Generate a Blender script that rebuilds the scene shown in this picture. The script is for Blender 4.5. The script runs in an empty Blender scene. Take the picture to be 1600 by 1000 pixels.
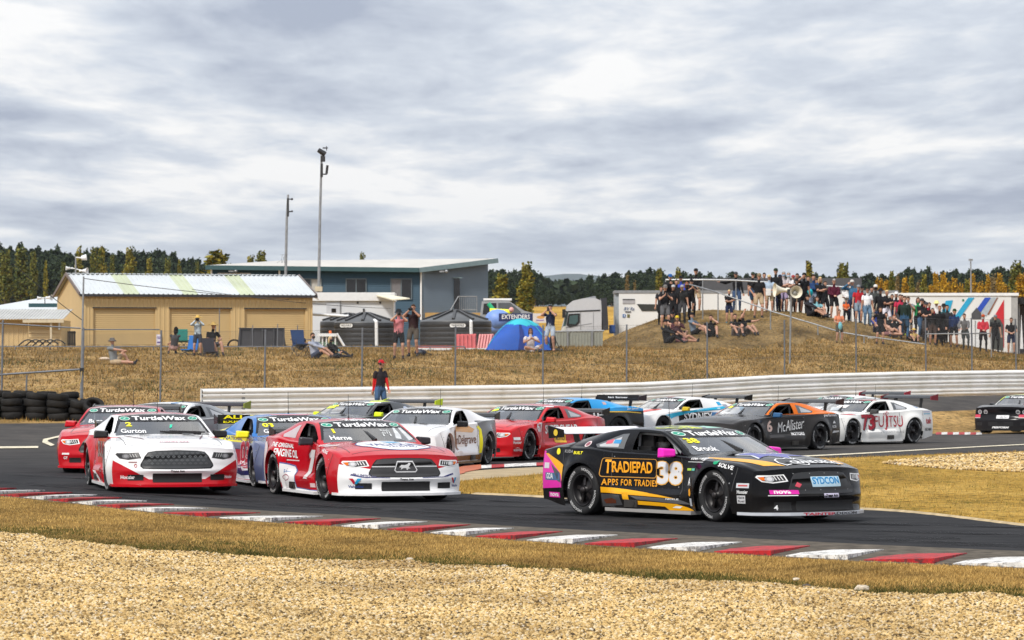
import bpy,bmesh,math,random
import numpy as np
from mathutils import Vector,Matrix
from mathutils.bvhtree import BVHTree
from mathutils.geometry import tessellate_polygon
S=bpy.context.scene
COL=S.collection
R=random.Random(7)
rad=math.radians
F,H0,CZ=5600.0,579.0,1.95        # focal length in photo pixels, eye-level row, eye height (m)
# ---------------------------------------------------------------- camera
cd=bpy.data.cameras.new('camera')
cam=bpy.data.objects.new('camera',cd)
COL.objects.link(cam)
S.camera=cam
cd.sensor_width=36.0
cd.lens=F/1600.0*36.0
cd.clip_start=0.5
cd.clip_end=20000.0
cam.location=(0,0,CZ)
cam.rotation_euler=(rad(90)+math.atan((H0-500)/F),0,0)
cd.dof.use_dof=True
cd.dof.focus_distance=47.0
cd.dof.aperture_fstop=9.0
# ---------------------------------------------------------------- world, sun, exposure
SUN_EL,SUN_AZ=48.0,215.0           # degrees; azimuth clockwise from +Y (behind-left of the camera)
W=bpy.data.worlds.new('World')
S.world=W
W.use_nodes=True
wn,wl=W.node_tree.nodes,W.node_tree.links
wn.clear()
def wnode(t,**kw):
    n=wn.new(t)
    for k,v in kw.items():
        setattr(n,k,v)
    return n
def wmath(op,a,b=None,clamp=False):
    n=wnode('ShaderNodeMath',operation=op,use_clamp=clamp)
    for i,v in enumerate((a,b)):
        if v is None:
            continue
        if isinstance(v,(int,float)):
            n.inputs[i].default_value=v
        else:
            wl.new(v,n.inputs[i])
    return n.outputs[0]
sky=wnode('ShaderNodeTexSky',sky_type='NISHITA',sun_disc=False)
sky.sun_elevation=rad(SUN_EL)
sky.sun_rotation=rad(SUN_AZ)
sky.dust_density=3.0
tc=wnode('ShaderNodeTexCoord')
sx=wnode('ShaderNodeSeparateXYZ')
wl.new(tc.outputs['Generated'],sx.inputs[0])
zc=wmath('ADD',wmath('MAXIMUM',sx.outputs[2],0.0),0.035)
cx=wmath('DIVIDE',sx.outputs[0],zc)
cy=wmath('DIVIDE',sx.outputs[1],zc)
cv=wnode('ShaderNodeCombineXYZ')
wl.new(wmath('MULTIPLY',cx,1.0),cv.inputs[0])
wl.new(wmath('MULTIPLY',cy,0.36),cv.inputs[1])
cv.inputs[2].default_value=3.7
def wnoise(scale,detail,rough,dist=0.0):
    n=wnode('ShaderNodeTexNoise')
    n.inputs['Scale'].default_value=scale
    n.inputs['Detail'].default_value=detail
    n.inputs['Roughness'].default_value=rough
    n.inputs['Distortion'].default_value=dist
    wl.new(cv.outputs[0],n.inputs['Vector'])
    return n.outputs['Fac']
n1=wnoise(1.05,8.0,0.50,0.15)
n2=wnoise(3.6,8.0,0.58,0.25)
nsum=wmath('ADD',wmath('MULTIPLY',n1,0.70),wmath('MULTIPLY',n2,0.30))
cr=wnode('ShaderNodeValToRGB')
cr.color_ramp.elements[0].position=0.39
cr.color_ramp.elements[0].color=(0.45,0.50,0.62,1)
cr.color_ramp.elements[1].position=0.575
cr.color_ramp.elements[1].color=(1.10,1.09,1.08,1)
e=cr.color_ramp.elements.new(0.49)
e.color=(0.74,0.79,0.875,1)
wl.new(nsum,cr.inputs[0])
hz=wnode('ShaderNodeMix',data_type='RGBA')          # the layer thins to a pale even grey at the horizon
hz.inputs['B'].default_value=(0.84,0.90,0.935,1)
wl.new(cr.outputs[0],hz.inputs['A'])
hf=wmath('SUBTRACT',1.0,wmath('DIVIDE',sx.outputs[2],0.05),clamp=True)
wl.new(wmath('MULTIPLY',hf,0.8),hz.inputs['Factor'])
bg1=wnode('ShaderNodeBackground')
bg1.inputs['Strength'].default_value=0.10
wl.new(sky.outputs[0],bg1.inputs['Color'])
bg2=wnode('ShaderNodeBackground')
# an overcast layer is brighter overhead than at the horizon
wl.new(wmath('ADD',0.83,wmath('MULTIPLY',wmath('MAXIMUM',sx.outputs[2],0.0),0.45)),bg2.inputs['Strength'])
wl.new(hz.outputs['Result'],bg2.inputs['Color'])
mx=wnode('ShaderNodeMixShader')
mx.inputs[0].default_value=0.90
wl.new(bg1.outputs[0],mx.inputs[1])
wl.new(bg2.outputs[0],mx.inputs[2])
wo=wnode('ShaderNodeOutputWorld')
wl.new(mx.outputs[0],wo.inputs[0])
sd=bpy.data.lights.new('sun','SUN')
sd.energy=2.9
sd.angle=rad(8)
sd.color=(1.0,0.95,0.88)
sun=bpy.data.objects.new('sun',sd)
COL.objects.link(sun)
_a=rad(SUN_AZ)
_sv=Vector((math.sin(_a)*math.cos(rad(SUN_EL)),math.cos(_a)*math.cos(rad(SUN_EL)),math.sin(rad(SUN_EL))))
sun.rotation_euler=_sv.to_track_quat('Z','Y').to_euler()
sun.location=(-20,-20,40)
vs=S.view_settings
S.display_settings.display_device='sRGB'
vs.view_transform='Standard'
vs.look='None'
vs.gamma=1.0
vs.use_curve_mapping=False
vs.exposure=0.20
S.cycles.max_bounces=8
S.cycles.transparent_max_bounces=16
S.cycles.use_denoising=True
# ---------------------------------------------------------------- helpers
def at(px,py,D):
    return Vector(((px-800)/F*D,D,CZ+(H0-py)/F*D))
def tag(o,label=None,cat=None,group=None,kind=None):
    if label:o['label']=label
    if cat:o['category']=cat
    if group:o['group']=group
    if kind:o['kind']=kind
    return o
def empty(name,loc=(0,0,0),rz=0.0,label=None,cat=None,group=None):
    o=bpy.data.objects.new(name,None)
    o.empty_display_size=0.2
    COL.objects.link(o)
    o.location=loc
    o.rotation_euler=(0,0,rz)
    return tag(o,label,cat,group)
def link(name,me,parent=None):
    o=bpy.data.objects.new(name,me)
    COL.objects.link(o)
    if parent is not None:
        o.parent=parent
    return o
def pchip(xs,ys):
    xs,ys=np.array(xs,float),np.array(ys,float)
    if xs[0]>xs[-1]:
        xs,ys=xs[::-1],ys[::-1]
    h=np.diff(xs); d=np.diff(ys)/h
    m=np.zeros_like(ys)
    for i in range(1,len(xs)-1):
        if d[i-1]*d[i]>0:
            w1,w2=2*h[i]+h[i-1],h[i]+2*h[i-1]
            m[i]=(w1+w2)/(w1/d[i-1]+w2/d[i])
    m[0],m[-1]=d[0],d[-1]
    def f(x):
        x=np.clip(np.asarray(x,float),xs[0],xs[-1])
        i=np.clip(np.searchsorted(xs,x)-1,0,len(xs)-2)
        t=(x-xs[i])/h[i]
        return ((2*t**3-3*t**2+1)*ys[i]+(t**3-2*t**2+t)*h[i]*m[i]
                +(-2*t**3+3*t**2)*ys[i+1]+(t**3-t**2)*h[i]*m[i+1])
    return f
def sstep(a,b,x):
    t=np.clip((np.asarray(x,float)-a)/(b-a),0,1)
    return t*t*(3-2*t)
MATS={}
def nd(nt,t,**kw):
    n=nt.nodes.new(t)
    for k,v in kw.items():
        setattr(n,k,v)
    return n
def newmat(name):
    m=bpy.data.materials.new(name)
    m.use_nodes=True
    nt=m.node_tree
    b=nt.nodes['Principled BSDF']
    return m,nt,b
def nz(nt,vec,scale,detail=4.0,rough=0.55):
    n=nd(nt,'ShaderNodeTexNoise')
    n.inputs['Scale'].default_value=scale
    n.inputs['Detail'].default_value=detail
    n.inputs['Roughness'].default_value=rough
    if vec is not None:
        nt.links.new(vec,n.inputs['Vector'])
    return n.outputs['Fac']
def ramp(nt,fac,stops):
    n=nd(nt,'ShaderNodeValToRGB')
    el=n.color_ramp.elements
    el[0].position,el[0].color=stops[0][0],(*stops[0][1],1)
    el[1].position,el[1].color=stops[-1][0],(*stops[-1][1],1)
    for p,c in stops[1:-1]:
        k=el.new(p); k.color=(*c,1)
    nt.links.new(fac,n.inputs[0])
    return n.outputs[0]
def mixc(nt,fac,a,b,blend='MIX'):
    n=nd(nt,'ShaderNodeMix',data_type='RGBA',blend_type=blend)
    for k,v in (('A',a),('B',b)):
        if isinstance(v,tuple):
            n.inputs[k].default_value=(*v[:3],1)
        else:
            nt.links.new(v,n.inputs[k])
    if isinstance(fac,(int,float)):
        n.inputs['Factor'].default_value=fac
    else:
        nt.links.new(fac,n.inputs['Factor'])
    return n.outputs['Result']
def mth(nt,op,a,b=None,clamp=False):
    n=nd(nt,'ShaderNodeMath',operation=op,use_clamp=clamp)
    for i,v in enumerate((a,b)):
        if v is None:continue
        if isinstance(v,(int,float)):n.inputs[i].default_value=v
        else:nt.links.new(v,n.inputs[i])
    return n.outputs[0]
def bump(nt,b,h,strength=0.3,dist=0.02):
    n=nd(nt,'ShaderNodeBump')
    n.inputs['Strength'].default_value=strength
    n.inputs['Distance'].default_value=dist
    nt.links.new(h,n.inputs['Height'])
    nt.links.new(n.outputs[0],b.inputs['Normal'])
def mat(name,col,rough=0.6,metal=0.0,var=0.12,scale=6.0,coat=0.0,spec=0.5,bmp=0.0,objco=True):
    """plain procedural surface: base colour mottled by noise"""
    if name in MATS:
        return MATS[name]
    m,nt,b=newmat(name)
    t=nd(nt,'ShaderNodeTexCoord').outputs['Object']
    f=nz(nt,t,scale,5.0,0.6)
    c=ramp(nt,f,[(0.3,tuple(x*(1-var) for x in col)),(0.7,tuple(min(1,x*(1+var)) for x in col))])
    nt.links.new(c,b.inputs['Base Color'])
    b.inputs['Roughness'].default_value=rough
    b.inputs['Metallic'].default_value=metal
    b.inputs['Specular IOR Level'].default_value=spec
    b.inputs['Coat Weight'].default_value=coat
    b.inputs['Coat Roughness'].default_value=0.08
    if bmp:
        bump(nt,b,nz(nt,t,scale*4,4),bmp,0.02)
    MATS[name]=m
    return m
def vcol_mat(name,rough=0.8,attr='col',spec=0.2):
    if name in MATS:return MATS[name]
    m,nt,b=newmat(name)
    a=nd(nt,'ShaderNodeAttribute',attribute_name=attr)
    nt.links.new(a.outputs['Color'],b.inputs['Base Color'])
    b.inputs['Roughness'].default_value=rough
    b.inputs['Specular IOR Level'].default_value=spec
    MATS[name]=m
    return m
class MB:
    """collects shapes and links them as one mesh object"""
    def __init__(s):
        s.v,s.f,s.m,s.sm=[],[],[],[]
    def add(s,vs,fs,mi=0,smooth=False):
        o=len(s.v)
        s.v+=[tuple(p) for p in vs]
        for f in fs:
            s.f.append(tuple(i+o for i in f)); s.m.append(mi); s.sm.append(smooth)
        return s
    def box(s,c,d,rz=0.0,mi=0,M=None):
        x,y,z=(k/2 for k in d)
        vs=[Vector((a,b,e)) for a in (-x,x) for b in (-y,y) for e in (-z,z)]
        if M is None:
            M=Matrix.Translation(c)@Matrix.Rotation(rz,4,'Z')
        return s.add([M@v for v in vs],[(0,1,3,2),(4,6,7,5),(0,4,5,1),(2,3,7,6),(0,2,6,4),(1,5,7,3)],mi)
    def span(s,a,b,mi=0):
        a,b=Vector(a),Vector(b)
        return s.box((a+b)/2,[abs(k) for k in (b-a)],0,mi)
    def bar(s,p,q,w,h,mi=0):
        p,q=Vector(p),Vector(q)
        d=q-p
        M=Matrix.Translation((p+q)/2)@d.to_track_quat('X','Z').to_matrix().to_4x4()
        return s.box(None,(d.length,w,h),0,mi,M)
    def tube(s,p,q,r,r2=None,n=8,mi=0,caps=True):
        p,q=Vector(p),Vector(q)
        r2=r if r2 is None else r2
        d=q-p
        if d.length<1e-6:return s
        Q=d.to_track_quat('Z','Y')
        vs=[]
        for c,rr in ((p,r),(q,r2)):
            for i in range(n):
                a=2*math.pi*i/n
                vs.append(c+Q@Vector((math.cos(a)*rr,math.sin(a)*rr,0)))
        fs=[(i,(i+1) % n,n+(i+1) % n,n+i) for i in range(n)]
        s.add(vs,fs,mi,True)
        if caps:
            s.add(vs[:n],[tuple(reversed(range(n)))],mi)
            s.add(vs[n:],[tuple(range(n))],mi)
        return s
    def path(s,pts,r,n=6,mi=0):
        for a,b in zip(pts[:-1],pts[1:]):
            s.tube(a,b,r,r,n,mi)
        return s
    def lathe(s,prof,n=24,M=None,mi=0,smooth=True,close=False):
        """prof: (radius, height) pairs turned about local Z"""
        M=M or Matrix.Identity(4)
        vs=[]
        for r,z in prof:
            for i in range(n):
                a=2*math.pi*i/n
                vs.append(M@Vector((r*math.cos(a),r*math.sin(a),z)))
        fs=[]
        k=len(prof)
        for j in range(k if close else k-1):
            j2=(j+1) % k
            for i in range(n):
                i2=(i+1) % n
                fs.append((j*n+i,j*n+i2,j2*n+i2,j2*n+i))
        return s.add(vs,fs,mi,smooth)
    def prism(s,pts,axis,a,b,mi=0):
        """2D outline pulled along an axis ('x','y','z') from a to b"""
        def P(p,t):
            return {'x':(t,p[0],p[1]),'y':(p[0],t,p[1]),'z':(p[0],p[1],t)}[axis]
        n=len(pts)
        vs=[P(p,a) for p in pts]+[P(p,b) for p in pts]
        fs=[(i,(i+1) % n,n+(i+1) % n,n+i) for i in range(n)]
        fs+=[tuple(reversed(range(n))),tuple(range(n,2*n))]
        return s.add(vs,fs,mi)
    def ball(s,c,r,n=10,m=7,mi=0,M=None):
        r=(r,r,r) if isinstance(r,(int,float)) else r
        vs=[]
        for j in range(m+1):
            t=math.pi*j/m
            for i in range(n):
                a=2*math.pi*i/n
                p=Vector((r[0]*math.sin(t)*math.cos(a),r[1]*math.sin(t)*math.sin(a),r[2]*math.cos(t)))
                if M is not None:p=M@p
                vs.append(p+Vector(c))
        fs=[]
        for j in range(m):
            for i in range(n):
                i2=(i+1) % n
                fs.append((j*n+i,(j+1)*n+i,(j+1)*n+i2,j*n+i2))
        return s.add(vs,fs,mi,True)
    def mesh(s,name,mats,fix=True):
        me=bpy.data.meshes.new(name)
        me.from_pydata(s.v,[],s.f)
        for m in (mats if isinstance(mats,(list,tuple)) else [mats]):
            me.materials.append(m)
        me.polygons.foreach_set('material_index',s.m)
        me.polygons.foreach_set('use_smooth',s.sm)
        if fix and len(s.f)<60000:
            bm=bmesh.new(); bm.from_mesh(me)
            bmesh.ops.recalc_face_normals(bm,faces=bm.faces)
            bm.to_mesh(me); bm.free()
        me.update()
        return me
    def build(s,name,mats,parent=None,fix=True):
        return link(name,s.mesh(name,mats,fix),parent)
# lettering: the built-in font turned into flat meshes
_tx={}
def text2d(txt,bold=0.0,shear=0.0,space=1.0):
    k=(txt,bold,shear,space)
    if k in _tx:return _tx[k]
    cu=bpy.data.curves.new('t','FONT')
    cu.body=txt; cu.offset=bold; cu.shear=shear; cu.space_character=space
    cu.resolution_u=3
    o=bpy.data.objects.new('t',cu)
    COL.objects.link(o)
    bpy.context.view_layer.update()
    me=o.evaluated_get(bpy.context.evaluated_depsgraph_get()).to_mesh()
    vs=np.array([v.co[:2] for v in me.vertices],float)
    fs=[tuple(p.vertices) for p in me.polygons]
    bpy.data.objects.remove(o); bpy.data.curves.remove(cu)
    if len(vs):
        lo,hi=vs.min(0),vs.max(0)
        vs=(vs-lo)/np.maximum(hi-lo,1e-6)-0.5
    _tx[k]=(vs,fs)
    return _tx[k]
def T(txt,cx_,cy_,w,h,bold=0.0,shear=0.0,rot=0.0,space=1.0):
    vs,fs=text2d(txt,bold,shear,space)
    p=vs*np.array([w,h])
    c,s_=math.cos(rot),math.sin(rot)
    p=p@np.array([[c,s_],[-s_,c]])+np.array([cx_,cy_])
    return p,fs
def PG(pts):
    tri=tessellate_polygon([[Vector((p[0],p[1],0)) for p in pts]])
    return np.array(pts,float),[tuple(t) for t in tri]
def RECT(cx_,cy_,w,h,r=0.0,n=4):
    if r<=0:
        return PG([(cx_-w/2,cy_-h/2),(cx_+w/2,cy_-h/2),(cx_+w/2,cy_+h/2),(cx_-w/2,cy_+h/2)])
    return PG(rrect(cx_,cy_,w,h,r,n))
def rrect(cx_,cy_,w,h,r,n=4):
    o=[]
    for sx_,sy_,a0 in ((1,-1,-90),(1,1,0),(-1,1,90),(-1,-1,180)):
        for i in range(n+1):
            a=rad(a0+90*i/n)
            o.append((cx_+sx_*(w/2-r)+r*math.cos(a),cy_+sy_*(h/2-r)+r*math.sin(a)))
    return o
def ELL(cx_,cy_,a,b,n=20):
    return PG([(cx_+a*math.cos(2*math.pi*i/n),cy_+b*math.sin(2*math.pi*i/n)) for i in range(n)])
def OUT(pts,w):
    """closed outline of width w"""
    n=len(pts)
    P=[Vector(p) for p in pts]
    area=sum(P[i].x*P[(i+1) % n].y-P[(i+1) % n].x*P[i].y for i in range(n))
    sg=1 if area>0 else -1
    inn=[]
    for i in range(n):
        a,b,c=P[i-1],P[i],P[(i+1) % n]
        d1,d2=(b-a).normalized(),(c-b).normalized()
        nn=(Vector((-d1.y,d1.x))+Vector((-d2.y,d2.x)))
        nn=nn.normalized()*sg if nn.length>1e-6 else Vector((0,0))
        k=max(0.4,nn.dot(Vector((-d1.y,d1.x))*sg))
        inn.append(b+nn*(w/k))
    vs=np.array([tuple(p) for p in P]+[tuple(p) for p in inn],float)
    fs=[(i,(i+1) % n,n+(i+1) % n,n+i) for i in range(n)]
    return vs,fs
def flat_sign(name,shapes,origin,right,up,parent=None):
    """shapes: list of ((verts2d, faces), material); laid on a plane, each layer 3 mm above the one below"""
    o_,r_,u_=Vector(origin),Vector(right).normalized(),Vector(up).normalized()
    n_=r_.cross(u_)
    mb=MB(); mats=[]
    for i,((vs,fs),m) in enumerate(shapes):
        if m not in mats:mats.append(m)
        mb.add([o_+r_*p[0]+u_*p[1]+n_*(0.004*(i+1)) for p in vs],fs,mats.index(m))
    return mb.build(name,mats,parent,fix=False)
# ---------------------------------------------------------------- terrain
def lerp_px(pts):
    xs=[p[0] for p in pts]; ys=[p[1] for p in pts]
    f=pchip(xs,ys)
    return f
bar_D=lerp_px([(0,104),(315,107),(800,115.5),(1260,124),(1600,132),(2200,146)])      # guard rail distance
bar_z=lerp_px([(0,0.42),(315,0.47),(960,0.60),(1260,0.90),(1600,1.03),(2200,1.1)])   # its foot
flat_D=lerp_px([(0,92),(600,96),(1100,104),(1500,112),(2200,118)])
near_z=lambda px:0.10*sstep(520,120,px)
z140=lerp_px([(0,2.89),(900,2.87),(1000,2.78),(1300,2.72),(1450,2.5),(1600,2.27),(2200,2.0)])
crest_y=lerp_px([(-800,551),(880,551),(925,542),(960,527),(1000,510),(1050,494),(1100,487),(1230,489),(1300,499),(1350,508),
                   (1400,519),(1450,530),(1500,540),(1550,549),(1600,556),(2200,566)])
def tz(x,D):
    """ground height at (x, D); vectorised"""
    x,D=np.broadcast_arrays(np.asarray(x,float),np.asarray(D,float))
    px=np.clip(800+F*x/np.maximum(D,1.0),-800,2200)
    d1,db,zb=flat_D(px),bar_D(px),bar_z(px)
    zn=near_z(px)
    zc_=CZ+(H0-crest_y(px))/F*160
    z1=z140(px)
    z=zn+(zb-zn)*sstep(d1,db-0.5,D)
    k=np.clip((D-db-1.0)/(137-db+6),0,1)
    z=np.where(D>db+1.0,zb+(z1-zb)*np.where(k<1,np.sin(k*math.pi/2)*0.6+0.4*k,1),z)
    far=D>143
    z=np.where(far,z1+(zc_-z1)*sstep(143,159,D),z)
    z=np.where(D>163,zc_+(2.3-zc_)*sstep(163,174,D),z)
    z=np.where(D>250,2.3+(D-250)*0.0235,z)
    z=np.where(D>1000,19.9+(D-1000)*0.012,z)
    z=np.where(D>1500,25.9-(D-1500)*0.004,z)
    return z
def hit(px,py,z_add=0.0):
    """point of the ground seen at a photo pixel (first crossing of the ray)"""
    Ds=np.concatenate([np.arange(20,180,0.05),np.arange(180,1400,1.0)])
    x=(px-800)/F*Ds
    zr=CZ+(H0-py)/F*Ds
    g=tz(x,Ds)
    i=np.argmax(zr<=g)
    return Vector((x[i],Ds[i],g[i]))
def gz(x,y):
    return float(tz(x,y))
def sheet(name,us,rows,z_off,m,kind='structure',label=None,noise_amp=0.0,drop=None):
    """band of ground: us = photo columns, rows = distances, one array per column"""
    us=np.asarray(us,float)
    rows=np.asarray(rows,float)               # (nrow, ncol)
    X=(us[None,:]-800)/F*rows
    Z=tz(X,rows)+z_off
    if drop is not None:
        Z[0]+=drop-z_off; Z[-1]+=drop-z_off; Z[:,0]+=(drop-z_off)*0.9
    if noise_amp:
        Z=Z+noise_amp*(np.sin(X*2.1+rows*0.9)*np.sin(rows*1.3-X*0.7)+0.6*np.sin(X*5.3-rows*3.1))*0.5
    nr,nc=rows.shape
    vs=np.stack([X,rows,Z],-1).reshape(-1,3)
    fs=[(j*nc+i,j*nc+i+1,(j+1)*nc+i+1,(j+1)*nc+i) for j in range(nr-1) for i in range(nc-1)]
    me=bpy.data.meshes.new(name)
    me.from_pydata(vs.tolist(),[],fs)
    me.materials.append(m)
    me.polygons.foreach_set('use_smooth',[True]*len(fs))
    o=link(name,me)
    o['kind']=kind
    if label:o['label']=label
    return o
def dry_grass_mat(name,tones,green,scale=1.0,rough_bump=0.5):
    m,nt,b=newmat(name)
    g=nd(nt,'ShaderNodeNewGeometry').outputs['Position']
    mp=nd(nt,'ShaderNodeMapping')
    mp.inputs['Scale'].default_value=(1.0,0.45,1.0)
    nt.links.new(g,mp.inputs[0])
    v=mp.outputs[0]
    f1=nz(nt,v,0.55*scale,6,0.62)
    f2=nz(nt,v,6.0*scale,6,0.7)
    f3=nz(nt,v,22.0*scale,3,0.7)
    base=ramp(nt,f1,[(0.30,tones[0]),(0.48,tones[1]),(0.62,tones[2]),(0.75,tones[1])])
    fine=ramp(nt,f2,[(0.34,(0.26,0.26,0.26)),(0.48,(0.95,0.95,0.95)),(0.68,(1.34,1.26,1.12))])
    c=mixc(nt,1.0,base,fine,'MULTIPLY')
    c=mixc(nt,0.8,c,ramp(nt,f3,[(0.3,(0.6,0.6,0.6)),(0.65,(1.2,1.2,1.2))]),'MULTIPLY')
    gm=ramp(nt,nz(nt,v,1.3*scale,5,0.65),[(0.57,(0,0,0)),(0.68,(1,1,1))])
    c=mixc(nt,mth(nt,'MULTIPLY',gm,green[3]),c,green[:3])
    nt.links.new(c,b.inputs['Base Color'])
    b.inputs['Roughness'].default_value=1.0
    b.inputs['Specular IOR Level'].default_value=0.05
    bump(nt,b,mth(nt,'ADD',f2,f3),rough_bump,0.06)
    return m
M_bank=dry_grass_mat('dry_bank_grass',[(0.15,0.098,0.038),(0.31,0.20,0.08),(0.43,0.285,0.12)],(0.065,0.07,0.018,0.5))
M_mound=dry_grass_mat('mound_earth',[(0.075,0.050,0.024),(0.19,0.128,0.056),(0.30,0.205,0.092)],(0.06,0.055,0.02,0.4),1.6)
DR=np.concatenate([np.arange(8,90,2.0),np.arange(90,182,0.75),np.arange(182,260,4),np.geomspace(260,9000,30)])
UC=np.linspace(-1200,2800,261)
ground=sheet('ground',UC,np.repeat(DR[:,None],len(UC),1),0.0,M_bank,label='dry yellow grass bank and verge')
# the bare upper part of the spectators' mound
n_=40
gx_=np.concatenate([-np.geomspace(9000,3,24),np.geomspace(3,9000,24)])
gy_=np.concatenate([-np.geomspace(9000,3,24),[0],np.geomspace(3,9000,24)])
vs_=[(x,y,-0.35 if y>9 else -0.02) for y in gy_ for x in gx_]
k_=len(gx_)
me=bpy.data.meshes.new('plain')
me.from_pydata(vs_,[],[(j*k_+i,j*k_+i+1,(j+1)*k_+i+1,(j+1)*k_+i) for j in range(len(gy_)-1) for i in range(k_-1)])
me.materials.append(M_bank)
tag(link('plain',me),'dry grassland all round the circuit',kind='structure')
uu=np.linspace(925,1640,140)
lo=np.interp(uu,[925,960,1000,1100,1200,1300,1400,1500,1640],[154,147,144.5,144,145.5,149,153,157.5,160])
lo=lo+0.7*np.sin(uu*0.09)+0.5*np.sin(uu*0.23)+0.5*np.sin(uu*0.71+1)
rows=np.array([lo+(168-lo)*t for t in np.linspace(0,1,34)])
mound=sheet('mound',uu,rows,0.05,M_mound,label='brown earth mound crowded with spectators',noise_amp=0.03,drop=-0.06)
# ---------------------------------------------------------------- track
def curveD(pts):
    """photo points on the ground -> distance as a function of photo column"""
    hs=[hit(*p) for p in pts]
    f=pchip([p[0] for p in pts],[h.y for h in hs])
    return f
kerb_in=curveD([(-150,760),(0,769),(250,790),(500,806),(800,826),(1100,842),(1370,856),(1600,866),(1750,872)])
kerb_out=curveD([(-150,765),(0,776),(250,803),(500,822),(800,845),(1100,864),(1350,878),(1600,889),(1750,896)])
gravel_D=curveD([(-150,824),(0,838),(120,850),(250,864),(400,872),(500,880),(650,884),(800,893),(1000,906),(1200,919),(1350,931),(1480,934),(1600,939),(1750,945)])
far_left=lambda px:np.interp(px,[-400,0,160,330,700,1000,1300,1500,1750],[102.5,102.8,103.0,103.5,106,108,110,110,111])
def asphalt_mat():
    m,nt,b=newmat('asphalt')
    g=nd(nt,'ShaderNodeNewGeometry').outputs['Position']
    sp=nd(nt,'ShaderNodeSeparateXYZ'); nt.links.new(g,sp.inputs[0])
    # wheel tracks: long streaks laid along the direction of travel in the near corner
    mp=nd(nt,'ShaderNodeMapping'); mp.inputs['Rotation'].default_value=(0,0,rad(54)); mp.inputs['Scale'].default_value=(0.06,1.5,1)
    nt.links.new(g,mp.inputs[0])
    st=nz(nt,mp.outputs[0],1.6,6,0.6)
    fi=nz(nt,g,60,3,0.7)
    pa=nz(nt,g,0.25,4,0.6)
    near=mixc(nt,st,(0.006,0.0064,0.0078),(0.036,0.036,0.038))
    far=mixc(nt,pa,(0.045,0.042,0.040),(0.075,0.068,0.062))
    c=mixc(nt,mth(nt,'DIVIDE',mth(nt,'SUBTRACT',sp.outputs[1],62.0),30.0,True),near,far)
    c=mixc(nt,0.7,c,ramp(nt,fi,[(0.3,(0.65,0.65,0.65)),(0.7,(1.3,1.3,1.3))]),'MULTIPLY')
    c=mixc(nt,0.8,c,ramp(nt,nz(nt,g,0.9,7,0.7),[(0.35,(0.62,0.62,0.64)),(0.5,(1,1,1)),(0.68,(1.5,1.46,1.4))]),'MULTIPLY')
    grit=ramp(nt,nz(nt,g,170,2,0.8),[(0.62,(0,0,0)),(0.70,(1,1,1))])
    c=mixc(nt,mth(nt,'MULTIPLY',grit,0.30),c,(0.16,0.15,0.135))
    nt.links.new(c,b.inputs['Base Color'])
    b.inputs['Roughness'].default_value=0.85
    b.inputs['Specular IOR Level'].default_value=0.10
    bump(nt,b,fi,0.35,0.01)
    return m
M_asph=asphalt_mat()
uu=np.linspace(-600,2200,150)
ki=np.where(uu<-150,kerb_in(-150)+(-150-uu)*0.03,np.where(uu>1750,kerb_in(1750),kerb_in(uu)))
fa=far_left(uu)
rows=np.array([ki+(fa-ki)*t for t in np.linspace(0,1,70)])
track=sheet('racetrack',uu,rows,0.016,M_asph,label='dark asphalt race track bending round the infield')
# service road below the guard rail on the right
uu=np.linspace(1000,2200,70)
db=bar_D(uu)
rows=np.array([db-0.9-(db*0.055)*(1-t) for t in np.linspace(0,1,10)])
sheet('service_road',uu,rows,0.05,M_asph,drop=0.0,label='asphalt strip at the foot of the guard rail')
# rubber laid down by the tyres through the corner
def rubber_mat():
    m,nt,b=newmat('rubber_mark')
    g=nd(nt,'ShaderNodeNewGeometry').outputs['Position']
    b.inputs['Base Color'].default_value=(0.006,0.006,0.007,1)
    b.inputs['Roughness'].default_value=0.7
    b.inputs['Specular IOR Level'].default_value=0.15
    f=ramp(nt,nz(nt,g,0.8,6,0.7),[(0.42,(0,0,0)),(0.66,(0.75,0.75,0.75))])
    nt.links.new(f,b.inputs['Alpha'])
    return m
M_rub=rubber_mat()
for k_,(off,u0,u1,wd) in enumerate(((1.3,-100,1700,0.26),(2.1,100,1700,0.22),(3.1,-100,1500,0.3),(3.9,300,1700,0.24),(4.9,0,1700,0.3),(6.0,-100,1300,0.26),(2.6,700,1500,0.15),(7.4,-100,900,0.3))):
    uu=np.linspace(u0,u1,90)
    base=kerb_in(uu)+off*(1+0.25*np.sin(uu*0.0022+k_))
    hw=wd*(0.8+0.2*np.sin(uu*0.01+k_*2))
    sheet('rubber_mark',uu,np.array([base-hw,base+hw]),0.022+0.0015*k_,M_rub,label='dark tyre rubber mark along the corner')
# pale dusty off-line margin beside the near kerb
# infield island: grass, concrete apron, gravel
M_infield=dry_grass_mat('infield_grass',[(0.18,0.115,0.026),(0.34,0.215,0.048),(0.44,0.285,0.075)],(0.12,0.10,0.022,0.5),0.9,0.4)
isl_lo=curveD([(670,771),(760,774),(900,781),(1150,792),(1360,798),(1600,823),(1750,840)])
isl_hi=curveD([(670,765),(725,754),(800,747),(900,738),(1000,731),(1150,722),(1330,716),(1600,706),(1750,701)])
uu=np.linspace(672,1750,110)
a_,b_=isl_lo(uu),isl_hi(uu)
rows=np.array([a_+(b_-a_)*t for t in np.linspace(0,1,40)])
sheet('infield_grass',uu,rows,0.034,M_infield,label='yellow mown grass island inside the bend',drop=0.008)
M_conc=mat('concrete',(0.36,0.28,0.17),0.9,var=0.25,scale=2.0,spec=0.2)
ap_lo=isl_hi
ap_hi=curveD([(670,752),(728,737),(800,732),(900,728),(1000,724),(1150,716),(1330,711)])
uu=np.linspace(672,1180,50)
a_,b_=ap_lo(uu),ap_hi(uu)
rows=np.array([a_+(b_-a_)*t for t in np.linspace(0,1,8)])
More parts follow.
